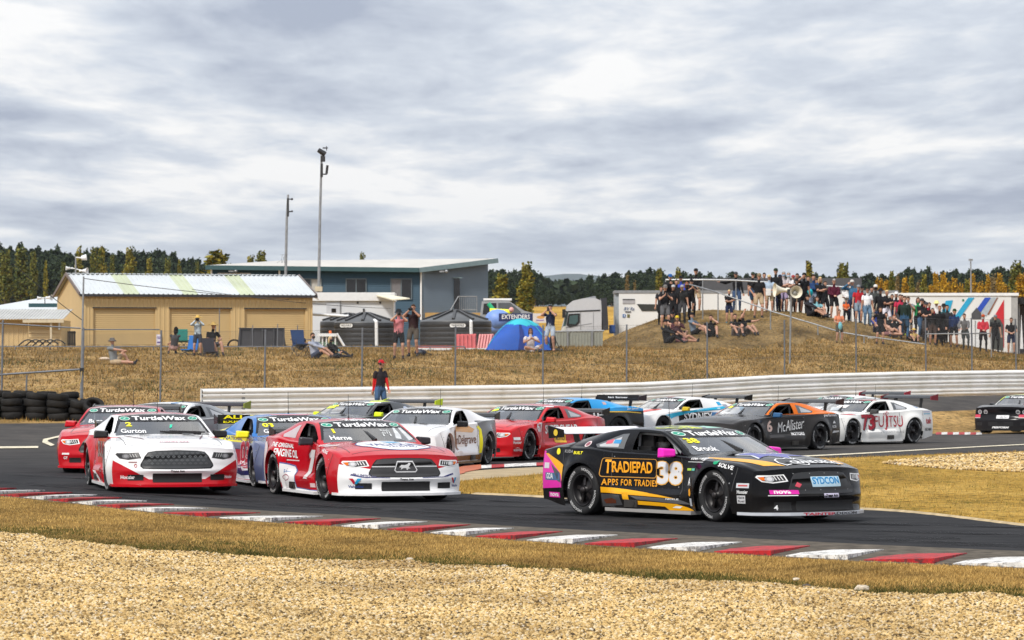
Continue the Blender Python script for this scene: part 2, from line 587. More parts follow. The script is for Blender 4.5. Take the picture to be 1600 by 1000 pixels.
sheet('concrete_apron',uu,rows,0.026,M_conc,drop=0.008,label='pale concrete strip behind the inner kerb')
# thin sandy edges along the island and the white line on the far straight
M_dust=mat('sandy_edge',(0.42,0.33,0.2),0.95,var=0.3,scale=3.0,spec=0.1)
uu=np.linspace(735,1750,120)
a_=isl_lo(uu)
sheet('sandy_edge',uu,np.array([a_-0.14-0.1*np.abs(np.sin(uu*0.11)),a_-0.05,a_+0.12]),0.042,M_dust,drop=0.012,label='thin sandy edge between track and island')
M_line=mat('road_paint',(0.62,0.56,0.42),0.8,var=0.35,scale=3.0,spec=0.2)
wl_=curveD([(1180,718),(1330,711),(1450,704),(1600,696),(1750,689)])
uu=np.linspace(1180,1750,60)
a_=wl_(uu)
sheet('edge_line',uu,np.array([a_-0.5,a_+0.5]),0.030,M_line,label='worn white line on the far straight')
# stub of white edge marking on the left
for k,pts in enumerate((((66,693),(68,688),(95,682),(118,682),(116,684),(97,684),(76,689),(74,692)),
                         ((66,693),(74,691),(86,697),(80,699)),((-40,700),(60,699),(60,702),(-40,703)))):
    hs=[hit(*p) for p in pts]
    me=bpy.data.meshes.new('edge_line')
    tri=tessellate_polygon([[Vector((h.x,h.y,0)) for h in hs]])
    me.from_pydata([(h.x,h.y,h.z+0.034) for h in hs],[],[tuple(t) for t in tri])
    me.materials.append(M_line)
    tag(link('edge_line',me),'white painted edge mark at left of the bend',kind='structure')
# ---------------------------------------------------------------- kerbs
def kerb_paint(name,col,dark):
    m,nt,b=newmat(name)
    g=nd(nt,'ShaderNodeNewGeometry').outputs['Position']
    w=ramp(nt,nz(nt,g,2.6,7,0.72),[(0.47,(0,0,0)),(0.60,(1,1,1))])
    w2=ramp(nt,nz(nt,g,11,5,0.75),[(0.48,(0,0,0)),(0.60,(1,1,1))])
    c=mixc(nt,mth(nt,'MULTIPLY',w,0.75),col,tuple(k*0.6 for k in col))
    c=mixc(nt,mth(nt,'MULTIPLY',w2,0.85),c,dark)
    nt.links.new(c,b.inputs['Base Color'])
    b.inputs['Roughness'].default_value=0.7
    bump(nt,b,nz(nt,g,14,4,0.7),0.4,0.02)
    return m
M_kred=kerb_paint('kerb_red',(0.48,0.010,0.014),(0.05,0.02,0.02))
M_kwht=kerb_paint('kerb_white',(0.80,0.78,0.74),(0.10,0.09,0.09))
M_kbase=mat('kerb_concrete',(0.095,0.080,0.062),0.95,var=0.55,scale=5.0,spec=0.15,bmp=0.3)
kroot=empty('kerb',hit(800,845),0,'near red and white ramped kerb along the bottom edge of the track','kerb')
kinv=Matrix.Translation(-kroot.location)
uu=np.linspace(-150,1750,130)
a_,b_=kerb_out(uu)-0.12,kerb_in(uu)+0.35
mb=MB()
vs=[]
for t,dz in ((0,0.0),(0.06,0.024),(0.8,0.024),(1.0,0.018)):
    D_=a_+(b_-a_)*t
    X=(uu-800)/F*D_
    vs+=list(zip(X,D_,tz(X,D_)+dz))
n=len(uu)
mb.add([kinv@Vector(v) for v in vs],[(j*n+i,j*n+i+1,(j+1)*n+i+1,(j+1)*n+i) for j in range(3) for i in range(n-1)])
mb.build('kerb_bed',M_kbase,kroot)
# blocks: walk along the outer edge
kp=[Vector(((u-800)/F*float(kerb_out(u)),float(kerb_out(u)),0)) for u in np.linspace(-150,1750,1200)]
cum=[0.0]
for p,q in zip(kp[:-1],kp[1:]):cum.append(cum[-1]+(q-p).length)
def kpt(s):
    i=min(max(int(np.searchsorted(cum,s))-1,0),len(kp)-2)
    t=(s-cum[i])/(cum[i+1]-cum[i])
    return kp[i].lerp(kp[i+1],t)
s_,kk=0.25,0
while s_<cum[-1]-1.3:
    L=0.88
    p0,p1=kpt(s_),kpt(s_+L)
    tan=(p1-p0).normalized()
    v_=Vector((0.56,1.80,0))
    # outer edge p0..p1; slanted along the travel, narrowing to the track side; a ramp rising to a step at its far end
    q0,q1=p0+v_*0.80+tan*0.22,p1+v_*1.0
    pts=[p0,p1,q1,q0,p0+v_*0.35+tan*0.02]
    hh=[0.024,0.068,0.032,0.022,0.024]
    cn=sum(pts,Vector())/5
    top=[Vector((p.x,p.y,gz(p.x,p.y)+h_)) for p,h_ in zip(pts,hh)]
    top.append(Vector((cn.x,cn.y,gz(cn.x,cn.y)+0.044)))
    bot=[Vector((p.x,p.y,gz(p.x,p.y)+0.012)) for p in pts]
    mb=MB()
    allv=[kinv@p for p in top+bot]
    fs=[(i,(i+1) % 5,5) for i in range(5)]+[(i,6+i,6+(i+1) % 5,(i+1) % 5) for i in range(5)]
    mb.add(allv,fs)
    mb.build('kerb_block',M_kwht if kk % 2==0 else M_kred,kroot)
    s_+=L+0.22
    kk+=1
# inner kerb by the apron: orange, red and white blocks
k2=empty('kerb',hit(790,730),0,'inner kerb of red and white blocks beside the concrete strip behind the front cars','kerb')
inv2=Matrix.Translation(-k2.location)
M_korg=kerb_paint('kerb_orange',(0.50,0.12,0.045),(0.3,0.1,0.05))
cols=[M_korg,M_korg,M_kwht,M_kred,M_kwht,M_kwht,M_kred,M_kwht,M_kred,M_kwht]
edges=[690,726,752,768,788,812,838,866,900,940,985]
for i,m_ in enumerate(cols):
    pts=[]
    for u,w_ in ((edges[i],0),(edges[i+1],0),(edges[i+1],1),(edges[i],1)):
        D_=float(ap_hi(u))+(w_*(1.5 if i>1 else 2.2))
        if i==0 and not w_:D_ -=2.0
        if i==1 and not w_:D_ -=1.5 if u<740 else 0.2
        x_=(u-800)/F*D_
        pts.append(Vector((x_,D_,gz(x_,D_)+0.03)))
    hgt=[0.012,0.012,0.03,0.03]
    top=[inv2@(p+Vector((0,0,h_))) for p,h_ in zip(pts,hgt)]
    bot=[inv2@p for p in pts]
    MB().add(top+bot,[(0,1,2,3)]+[(k,(k+1) % 4,4+(k+1) % 4,4+k) for k in range(4)]).build('kerb_block',m_,k2)
# far kerb by the right-hand straight
k3=empty('kerb',hit(1500,681),0,'low far kerb of faded red and white blocks on the right straight','kerb')
inv3=Matrix.Translation(-k3.location)
for i in range(8):
    u0=1462+i*9
    pts=[hit(u0,680),hit(u0+9,679.5),hit(u0+9,677),hit(u0,677.5)]
    top=[inv3@(p+Vector((0,0,h_))) for p,h_ in zip(pts,(0.02,0.02,0.04,0.04))]
    bot=[inv3@(p+Vector((0,0,0.01))) for p in pts]
    MB().add(top+bot,[(0,1,2,3)]+[(k,(k+1) % 4,4+(k+1) % 4,4+k) for k in range(4)]).build('kerb_block',M_kwht if i % 2 else M_kred,k3)
# ---------------------------------------------------------------- gravel
def stone_mat():
    m,nt,b=newmat('gravel_stone')
    oi=nd(nt,'ShaderNodeObjectInfo')
    c=ramp(nt,oi.outputs['Random'],[(0.0,(0.05,0.035,0.02)),(0.18,(0.22,0.14,0.05)),(0.42,(0.56,0.375,0.145)),
                                        (0.72,(0.68,0.49,0.215)),(0.94,(0.68,0.56,0.36)),(1.0,(0.66,0.60,0.50))])
    t=nd(nt,'ShaderNodeTexCoord').outputs['Object']
    c=mixc(nt,0.6,c,ramp(nt,nz(nt,t,2.5,4),[(0.3,(0.7,0.7,0.7)),(0.7,(1.15,1.15,1.15))]),'MULTIPLY')
    gp_=nd(nt,'ShaderNodeNewGeometry').outputs['Position']
    c=mixc(nt,0.85,c,ramp(nt,nz(nt,gp_,0.55,5,0.6),[(0.34,(0.66,0.62,0.58)),(0.5,(1,1,1)),(0.66,(1.12,1.10,1.06))]),'MULTIPLY')
    nt.links.new(c,b.inputs['Base Color'])
    b.inputs['Roughness'].default_value=0.85
    b.inputs['Specular IOR Level'].default_value=0.25
    return m
M_stone=stone_mat()
M_gbed=mat('gravel_bed',(0.17,0.105,0.04),1.0,var=0.4,scale=20.0,spec=0.1,bmp=0.6)
def scatter_stones(o,density,rmin,rmax,seed):
    ng=bpy.data.node_groups.new('gravel','GeometryNodeTree')
    ng.interface.new_socket('Geometry',in_out='INPUT',socket_type='NodeSocketGeometry')
    ng.interface.new_socket('Geometry',in_out='OUTPUT',socket_type='NodeSocketGeometry')
    N,Lk=ng.nodes,ng.links
    gi,go=N.new('NodeGroupInput'),N.new('NodeGroupOutput')
    dp=N.new('GeometryNodeDistributePointsOnFaces')
    dp.inputs['Density'].default_value=density
    dp.inputs['Seed'].default_value=seed
    Lk.new(gi.outputs[0],dp.inputs[0])
    ico=N.new('GeometryNodeMeshIcoSphere')
    ico.inputs['Radius'].default_value=1.0
    ico.inputs['Subdivisions'].default_value=1
    sm=N.new('GeometryNodeSetMaterial'); sm.inputs['Material'].default_value=M_stone
    Lk.new(ico.outputs[0],sm.inputs[0])
    rr=N.new('FunctionNodeRandomValue'); rr.data_type='FLOAT_VECTOR'
    rr.inputs[0].default_value=(0,0,0); rr.inputs[1].default_value=(6.28,6.28,6.28)
    rs=N.new('FunctionNodeRandomValue'); rs.data_type='FLOAT'
    rs.inputs[2].default_value=0.0; rs.inputs[3].default_value=1.0
    rs.inputs['Seed'].default_value=seed+5
    pw=N.new('ShaderNodeMath'); pw.operation='POWER'; pw.inputs[1].default_value=3.0
    Lk.new(rs.outputs[1],pw.inputs[0])
    mr=N.new('ShaderNodeMath'); mr.operation='MULTIPLY_ADD'
    mr.inputs[1].default_value=rmax-rmin; mr.inputs[2].default_value=rmin
    Lk.new(pw.outputs[0],mr.inputs[0])
    rq=N.new('FunctionNodeRandomValue'); rq.data_type='FLOAT_VECTOR'
    rq.inputs[0].default_value=(0.7,0.7,0.45); rq.inputs[1].default_value=(1.35,1.2,0.95)
    vm=N.new('ShaderNodeVectorMath'); vm.operation='SCALE'
    Lk.new(rq.outputs[0],vm.inputs[0]); Lk.new(mr.outputs[0],vm.inputs['Scale'])
    ip=N.new('GeometryNodeInstanceOnPoints')
    Lk.new(dp.outputs[0],ip.inputs['Points'])
    Lk.new(sm.outputs[0],ip.inputs['Instance'])
    Lk.new(rr.outputs[0],ip.inputs['Rotation'])
    Lk.new(vm.outputs[0],ip.inputs['Scale'])
    jg=N.new('GeometryNodeJoinGeometry')
    Lk.new(gi.outputs[0],jg.inputs[0]); Lk.new(ip.outputs[0],jg.inputs[0])
    Lk.new(jg.outputs[0],go.inputs[0])
    md=o.modifiers.new('gravel','NODES'); md.node_group=ng
uu=np.linspace(-60,1660,60)
jag=0.16*np.sin(uu*0.05)+0.12*np.sin(uu*0.21+1)+0.07*np.sin(uu*0.6)
top=gravel_D(uu)+jag
rows=np.array([22.0+(top-22.0)*t for t in np.linspace(0,1,26)])
gr=sheet('gravel',uu,rows,0.032,M_gbed,'stuff','yellow gravel trap in the foreground',0.04)
scatter_stones(gr,3300,0.0065,0.021,3)
gp_lo=curveD([(1380,727),(1420,731),(1500,737),(1600,741),(1750,747)])
gp_hi=curveD([(1380,726),(1420,721),(1480,716),(1600,711),(1750,706)])
uu=np.linspace(1380,1740,30)
a_,b_=gp_lo(uu),gp_hi(uu)
rows=np.array([a_+(b_-a_)*t for t in np.linspace(0,1,10)])
g2=sheet('gravel',uu,rows,0.046,M_gbed,'stuff','patch of pale gravel on the infield island')
scatter_stones(g2,500,0.02,0.045,9)
# a few bigger loose rocks
M_rock=mat('pale_rock',(0.55,0.47,0.36),0.9,var=0.25,scale=9,bmp=0.4)
M_rockd=mat('dark_rock',(0.12,0.10,0.09),0.9,var=0.3,scale=9,bmp=0.4)
for px,py,r,mm,lb in ((1346,925,0.055,M_rock,'pale flat rock on the gravel edge under the black car'),(788,889,0.04,M_rock,'whitish stone on the gravel edge in the middle of the photo'),
                      (1259,922,0.05,M_rockd,'dark broken rock on the gravel edge right of centre'),(97,967,0.045,M_rock,'pale round rock alone in the gravel at lower left'),
                      (1243,908,0.03,M_rock,'small pale stone on the grass just above the dark rock'),(640,877,0.035,M_rock,'tan stone on the gravel edge left of centre')):
    h=hit(px,py)
    b=MB().ball((0,0,0),(r*1.3,r,r*0.7),9,6)
    b.v=[tuple(Vector(v)*R.uniform(0.85,1.15)) for v in b.v]
    b.sm=[False]*len(b.f)
    o=b.build('rock',mm)
    o.location=h+Vector((0,0,r*0.45)); o.rotation_euler=(0,0,R.uniform(0,6))
    tag(o,lb,'rock')
# ---------------------------------------------------------------- grass blades
def blades(name,label,n,sampler,hmin,hmax,wid,colf,clump=1):
    rs=np.random.RandomState(len(label)*7)
    x,D=sampler(rs,n)
    z=tz(x,D)
    hh=rs.uniform(hmin,hmax,len(x))*rs.choice([0.6,1.0,1.0,1.35],len(x))
    a=rs.uniform(0,2*np.pi,len(x)); ln=rs.uniform(0.1,0.9,len(x))*hh; la=rs.uniform(0,2*np.pi,len(x))
    base=np.stack([x,D,z],-1)
    side=np.stack([np.cos(a),np.sin(a),np.zeros_like(a)],-1)*wid*rs.uniform(0.6,1.4,len(x))[:,None]
    tip=base+np.stack([np.cos(la)*ln,np.sin(la)*ln,hh],-1)
    v=np.stack([base-side,base+side,tip],1).reshape(-1,3)
    nT=len(x)
    me=bpy.data.meshes.new(name)
    me.vertices.add(nT*3); me.vertices.foreach_set('co',v.ravel())
    me.loops.add(nT*3); me.loops.foreach_set('vertex_index',np.arange(nT*3))
    me.polygons.add(nT); me.polygons.foreach_set('loop_start',np.arange(nT)*3)
    try:me.polygons.foreach_set('loop_total',np.full(nT,3))
    except Exception:pass
    me.update()
    col=colf(rs,x,D)
    at_=me.color_attributes.new('col','FLOAT_COLOR','POINT')
    c4=np.ones((nT,3,4)); c4[:,:,:3]=col[:,None,:]
    at_.data.foreach_set('color',c4.ravel())
    me.materials.append(vcol_mat('grass_blade',0.9))
    o=link(name,me)
    return tag(o,label,kind='stuff')
def s_strip(rs,n):
    u=rs.uniform(-40,1640,n); t=rs.uniform(0,1,n)**0.9
    g_=gravel_D(u)-0.08+0.16*np.sin(u*0.05)+0.12*np.sin(u*0.21+1); k_=kerb_out(u)-0.18+0.06*np.sin(u*0.3)
    D=g_+(k_-g_)*t
    # density follows perspective: thin out nothing, area-true enough in this narrow band
    return (u-800)/F*D,D
def c_strip(rs,x,D):
    u=800+F*x/D
    t=(D-gravel_D(u))/(kerb_out(u)-gravel_D(u))
    pn=np.sin(x*1.7+D*0.8)*np.sin(D*1.1-x*0.6)+0.6*np.sin(x*5.1+2*np.sin(D))*np.sin(D*3.3+np.sin(x*3))+0.5*np.sin(x*13+D)*np.sin(D*9-x*3)
    g=np.clip(1.15-t*3.4+0.35*pn,0,0.9)
    g=np.where(rs.uniform(0,1,len(x))<g,1.0,0.12*(pn>0.4))
    dry=np.array([[0.44,0.28,0.09]])*(0.45+0.9*rs.uniform(0,1,(len(x),1)))*(1+0.34*pn[:,None])
    grn=np.array([[0.085,0.085,0.018]])*(0.5+0.8*rs.uniform(0,1,(len(x),1)))
    return np.clip(dry*(1-g[:,None])+grn*g[:,None],0.008,0.7)
M_strip=dry_grass_mat('verge_soil',[(0.13,0.085,0.026),(0.24,0.155,0.05),(0.34,0.22,0.07)],(0.06,0.06,0.016,0.6),1.5)
uu=np.linspace(-140,1740,130)
a_,b_=gravel_D(uu)-0.3,kerb_out(uu)-0.05
rows=np.array([a_+(b_-a_)*t for t in np.linspace(0,1,14)])
sheet('verge',uu,rows,0.006,M_strip,label='dry grass verge between gravel and kerb')
blades('grass','dry grass blades on the verge between gravel and kerb',260000,s_strip,0.008,0.034,0.0045,c_strip)
def s_edge(rs,n):
    u=rs.uniform(-40,1640,n)
    k=np.sin(u*0.037)+0.7*np.sin(u*0.11+2)+0.5*np.sin(u*0.31)
    u=u[rs.uniform(0,1,n)<0.25+0.75*(k>0.5)]
    D=gravel_D(u)+0.16*np.sin(u*0.05)+0.12*np.sin(u*0.21+1)+rs.normal(0.05,0.14,len(u))
    return (u-800)/F*D,D
def c_edge(rs,x,D):
    g=rs.uniform(0,1,(len(x),1))
    return np.where(g<0.7,np.array([[0.055,0.062,0.014]])*(0.5+0.9*rs.uniform(0,1,(len(x),1))),np.array([[0.25,0.17,0.05]]))
blades('grass','dark green weedy tufts along the gravel edge',22000,s_edge,0.025,0.065,0.005,c_edge)
def s_island(rs,n):
    u=rs.uniform(690,1650,n); t=rs.uniform(0,1,n)
    D=isl_lo(u)+(isl_hi(u)-isl_lo(u))*t
    k=(np.abs(u-1000)>-1)
    ok=~((u>1400) & (D>gp_lo(np.clip(u,1380,1740))+0.3) & (D<gp_hi(np.clip(u,1380,1740))-0.3))
    u,D=u[ok & k],D[ok & k]
    return (u-800)/F*D,D
def c_island(rs,x,D):
    pn=np.sin(x*0.9+D*0.35)*np.sin(D*0.5-x*0.4)+0.6*np.sin(x*2.3+2)*np.sin(D*1.3)
    g=(rs.uniform(0,1,len(x))<0.10+0.22*(pn>0.5))*1.0
    dry=np.array([[0.44,0.275,0.065]])*(0.55+0.7*rs.uniform(0,1,(len(x),1)))
    grn=np.array([[0.14,0.13,0.022]])*(0.5+0.8*rs.uniform(0,1,(len(x),1)))
    return dry*(1-g[:,None])+grn*g[:,None]
blades('grass','yellow grass blades on the infield island',90000,s_island,0.03,0.07,0.007,c_island)
def s_bank(rs,n):
    m=2600                                   # tussocks of very different size, thinner blades between
    uc=rs.uniform(-20,1620,m); tc_=rs.uniform(0,1,m)
    dbc=bar_D(uc)
    Dc=dbc+1+(157-dbc)*tc_**1.15
    xc=(uc-800)/F*Dc
    sz=rs.lognormal(-1.5,0.6,m)
    k=rs.choice(m,int(n*0.72),p=sz/sz.sum())
    x=xc[k]+rs.normal(0,1,len(k))*sz[k]*1.1
    D=Dc[k]+rs.normal(0,1,len(k))*sz[k]
    u=rs.uniform(-20,1620,n-len(k)); db=bar_D(u)
    D2=db+1+(158-db)*rs.uniform(0,1,len(u))**1.2
    x=np.concatenate([x,(u-800)/F*D2]); D=np.concatenate([D,D2])
    u=800+F*x/D
    ok=D>bar_D(np.clip(u,0,2200))+0.6
    return x[ok],D[ok]
def c_bank(rs,x,D):
    q=np.sin(x*0.5+1.0)*np.sin(D*0.33)+0.5*np.sin(x*1.7)*np.sin(D*0.9)
    g=(rs.uniform(0,1,len(x))<0.10+0.35*(q>0.55))*1.0
    dry=np.array([[0.30,0.18,0.05]])*(0.35+0.9*rs.uniform(0,1,(len(x),1)))
    grn=np.array([[0.07,0.075,0.02]])*(0.5+0.8*rs.uniform(0,1,(len(x),1)))
    return dry*(1-g[:,None])+grn*g[:,None]
blades('grass','dry grass tufts over the spectator bank',110000,s_bank,0.05,0.12,0.016,c_bank)
# ---------------------------------------------------------------- guard rail
def galv_white():
    m,nt,b=newmat('painted_guard_rail')
    g=nd(nt,'ShaderNodeNewGeometry').outputs['Position']
    c=ramp(nt,nz(nt,g,1.2,6,0.65),[(0.3,(0.74,0.72,0.66)),(0.6,(0.90,0.89,0.86))])
    w=ramp(nt,nz(nt,g,5.5,6,0.75),[(0.63,(0,0,0)),(0.72,(1,1,1))])
    c=mixc(nt,mth(nt,'MULTIPLY',w,0.6),c,(0.27,0.19,0.11))
    nt.links.new(c,b.inputs['Base Color'])
    b.inputs['Roughness'].default_value=0.55
    return m
M_rail=galv_white()
M_steel=mat('galvanised_steel',(0.30,0.31,0.32),0.5,0.6,var=0.2)
M_post=mat('fence_post_steel',(0.16,0.17,0.19),0.55,0.3,var=0.2)
M_dark=mat('dark_steel',(0.035,0.035,0.038),0.6,0.2)
M_black=mat('black_plastic',(0.012,0.012,0.013),0.5)
M_white=mat('white_paint',(0.76,0.77,0.77),0.5,var=0.06)
def barP(px,dn=0.0):
    D=float(bar_D(px)); x=(px-800)/F*D
    return Vector((x,D+dn,gz(x,D-0.4)))
pts=[barP(u) for u in np.linspace(315,1700,500)]
cum2=[0.0]
for p,q in zip(pts[:-1],pts[1:]):cum2.append(cum2[-1]+(q-p).length)
def rail_pt(s):
    i=min(max(int(np.searchsorted(cum2,s))-1,0),len(pts)-2)
    t=(s-cum2[i])/(cum2[i+1]-cum2[i])
    return pts[i].lerp(pts[i+1],t)
rroot=empty('guard_rail',pts[0],0,'long white triple steel guard rail behind the cars','barrier')
ri=Matrix.Translation(-rroot.location)
wprof=[(0.0,0.0),(0.0,0.022),(0.075,0.062),(0.082,0.105),(0.075,0.125),(0.012,0.155),(0.075,0.185),(0.082,0.205),(0.075,0.248),(0.0,0.288),(0.0,0.31)]
SEC=3.0
k=0
while k*SEC<cum2[-1]-0.2:
    a,b=k*SEC,min(cum2[-1],(k+1)*SEC+0.14)
    p,q=rail_pt(a),rail_pt(b)
    t=(q-p); t.z=0; t.normalize()
    nrm=Vector((t.y,-t.x,0))
    for j in range(3):
        off=0.004*(k % 2)+R.uniform(-0.006,0.006)
        dz=0.03+j*0.30+R.uniform(-0.006,0.006)
        vs=[ri@(e_+nrm*(d_+off)+Vector((0,0,z_+dz))) for e_ in (p,q) for d_,z_ in wprof]
        n=len(wprof)
        mb=MB().add(vs,[(i,i+1,n+i+1,n+i) for i in range(n-1)])
        for zz in (0.08,0.23):                       # splice bolts
            c=ri@(p+t*0.07+nrm*(off+0.082)+Vector((0,0,dz+zz)))
            mb.tube(c,c+nrm*0.02,0.018,0.014,6)
        mb.build('rail_panel',M_rail,rroot,fix=False)
    for s2 in (a+0.1,a+SEC/2):
        if s2<cum2[-1]:
            c=ri@rail_pt(s2)
            MB().box(c-nrm*0.08+Vector((0,0,0.45)),(0.1,0.12,0.96),math.atan2(t.y,t.x)).build('post',M_steel,rroot)
    k+=1
e0=ri@pts[0]
MB().box(e0+Vector((-0.01,-0.03,0.48)),(0.03,0.13,0.93)).build('end_plate',M_white,rroot)
# ---------------------------------------------------------------- chain-link fence behind the rail
M_wire=mat('fence_wire',(0.13,0.13,0.13),0.6,0.4)
def diamond(mb,p,q,h,cell=0.07,r=0.0016):
    """chain-link net between two posts: crossed thin wires"""
    d=q-p; L=math.hypot(d.x,d.y)
    def P(s,z):
        s=min(max(s,0),L); e_=p+d*(s/L)
        return (e_.x,e_.y,e_.z+z)
    n=int((L+h)/cell)
    for i in range(n):
        s0=i*cell
        a=(s0,0) if s0<=L else (L,s0-L)
        b=(s0-h,h) if s0-h>=0 else (0,s0)
        for fl in (0,1):
            A,B=(a,b) if not fl else ((L-a[0],a[1]),(L-b[0],b[1]))
            A,B=Vector(P(*A)),Vector(P(*B))
            if (B-A).length<0.05:continue
            up=Vector((0,0,r)); si=Vector((d.y,-d.x,0)).normalized()*r
            mb.add([A+up,A-up+si,A-up-si,B+up,B-up+si,B-up-si],[(0,1,4,3),(1,2,5,4),(2,0,3,5)])
def fence(label,posts,hs,lean,wires,net=True,r=0.028,top_rail=False):
    """posts: ground points; hs heights; lean x-offset of tops"""
    root=empty('chain_link_fence',posts[0],0,label,'fence')
    inv=Matrix.Translation(-root.location)
    P=[inv@p for p in posts]
    for p,h,l in zip(P,hs,lean):
        MB().tube(p-Vector((0,0,0.1)),p+Vector((l,0,h)),r,r,8).build('post',M_post,root)
    nb=MB()
    for i in range(len(P)-1):
        a,b=P[i],P[i+1]
        for fr in wires:
            A=a+Vector((lean[i],0,hs[i]))*fr; B=b+Vector((lean[i+1],0,hs[i+1]))*fr
            m_=(A+B)/2-Vector((0,0,0.035))
            MB().tube(A,m_,0.004,n=4,caps=False).tube(m_,B,0.004,n=4,caps=False).build('wire',M_wire,root,fix=False)
        if top_rail:
            MB().tube(a+Vector((lean[i],0,hs[i])),b+Vector((lean[i+1],0,hs[i+1])),r*0.9,n=8).build('top_rail',M_post,root)
        if net:diamond(nb,a,b,min(hs[i],hs[i+1])-0.06)
    if nb.v:
        o=nb.build('wire_net',M_wire,root,fix=False); o['kind']='stuff'
    return root
fp=[(250,516),(413,515),(565,512),(711,510),(848,508),(979,507),(1105,503),(1226,500),(1338,498),(1447,496),(1519,497),(1588,498),(1660,500)]
posts,hs,lean=[],[],[]
for i,(px,py) in enumerate(fp):
    D=float(bar_D(px))+3.2
    x=(px-800)/F*D
    g=gz(x,D)
    posts.append(Vector((x,D,g)))
    hs.append(CZ+(H0-py)/F*D-g)
    lean.append(0.04-0.09*i/len(fp))
fence('tall wire mesh fence with steel posts just behind the guard rail',posts,hs,lean,(0.99,0.5,0.12))
# left gate panels
pl=[at(2,612,108),at(128,622,108),at(247,607,110)]
for p in pl:p.z=gz(p.x,p.y)
h_l=[CZ+(H0-y_)/F*D_-p.z for y_,D_,p in ((500,108,pl[0]),(512,108,pl[1]),(514,110,pl[2]))]
groot=empty('fence_gate',pl[0],0,'steel tube gate and brace panel of the fence above the tyres','gate')
gi_=Matrix.Translation(-groot.location)
for p,h in zip(pl[:2],h_l):MB().tube(gi_@p,gi_@(p+Vector((0.05,0,h))),0.03).build('post',M_post,groot)
for (x0,y0,x1,y1,r_) in ((-40,503,126,513,0.022),(128,515,249,515,0.02),(-40,588,128,577,0.03)):
    MB().tube(gi_@at(x0,y0,108),gi_@at(x1,y1,108 if x1<200 else 110),r_).build('rail',M_post,groot)
MB().tube(gi_@at(42,586,108),gi_@at(41,614,108),0.026).build('prop',M_post,groot)
MB().box(gi_@at(128,578,107.95),(0.12,0.1,0.12)).build('clamp',M_black,groot)
nb=MB()
diamond(nb,gi_@(pl[0]+Vector((-0.8,0,0))),gi_@pl[1],h_l[1]-0.1)
diamond(nb,gi_@pl[1],gi_@(pl[2]),h_l[2]-0.1)
nb.build('wire_net',M_wire,groot,fix=False)['kind']='stuff'
# tall pole with cable on the left
tag(MB().tube(at(126.5,622,108.3),at(130.5,432,108.3),0.032,0.026).build('steel_pole',M_steel),'tall thin steel pole beside the fence gate in front of the cream shed','pole')
M_rope=mat('yellow_rope',(0.45,0.30,0.08),0.8)
tag(MB().path([at(128,580,107.8),at(126,597,107.7),at(95,607,107.6),at(62,611,107.6),at(35,622,107.6)],0.012).build('rope',M_rope),'slack yellow rope tied to the gate post','rope')
# handrail fence down the mound
hr=[(1040,437,158),(1098,437,158),(1150,438,159),(1330,449,163)]
root=empty('handrail',at(1098,490,158),0,'level white tube rail along the top of the mound','railing')
iv=Matrix.Translation(-root.location)
for (a,b) in zip(hr[:-1],hr[1:]):
    MB().tube(iv@at(*a),iv@at(*b),0.03).build('rail',M_white,root)
for px,py,D in hr+[(1210,441,160),(1270,445,161.5)]:
    p=at(px,py,D); q=Vector((p.x,p.y,gz(p.x,p.y)))
    MB().tube(iv@p,iv@q,0.026).build('post',M_steel,root)
hr2=[(1072,443,155),(1098,450,153.5),(1122,457,152.6),(1204,486,151),(1278,508,150),(1313,519,149.4),(1350,525,149),(1446,538,148.5)]
root=empty('handrail',at(1204,535,151),0,'sloping grey tube rail running down across the mound','railing')
iv=Matrix.Translation(-root.location)
for (a,b) in zip(hr2[:-1],hr2[1:]):
    MB().tube(iv@at(*a),iv@at(*b),0.028).build('rail',M_steel,root)
for px,py,D in hr2[1:]:
    p=at(px,py,D); q=Vector((p.x,p.y,gz(p.x,p.y)-0.1))
    MB().tube(iv@p,iv@q,0.026).build('post',M_steel,root)
rp=[(1446,522,147),(1519,521,147),(1549,521,147.5)]
root=empty('handrail',at(1446,545,147),0,'short level steel rail before the striped trailer','railing')
iv=Matrix.Translation(-root.location)
for (a,b) in zip(rp[:-1],rp[1:]):MB().tube(iv@at(*a),iv@at(*b),0.025).build('rail',M_steel,root)
for px,py,D in rp:
    p=at(px,py,D); MB().tube(iv@p,iv@Vector((p.x,p.y,gz(p.x,p.y))),0.024).build('post',M_steel,root)
# low wire fence on the crest of the left bank
lf=[at(u,541.5,139.5) for u in range(-30,730,54)]
for p in lf:p.z=gz(p.x,p.y)
fence('low wire fence with dark top rail on the crest of the left bank',lf,[CZ+(H0-541.5)/F*139.5-p.z for p in lf],[0]*len(lf),(),True,0.022,True)
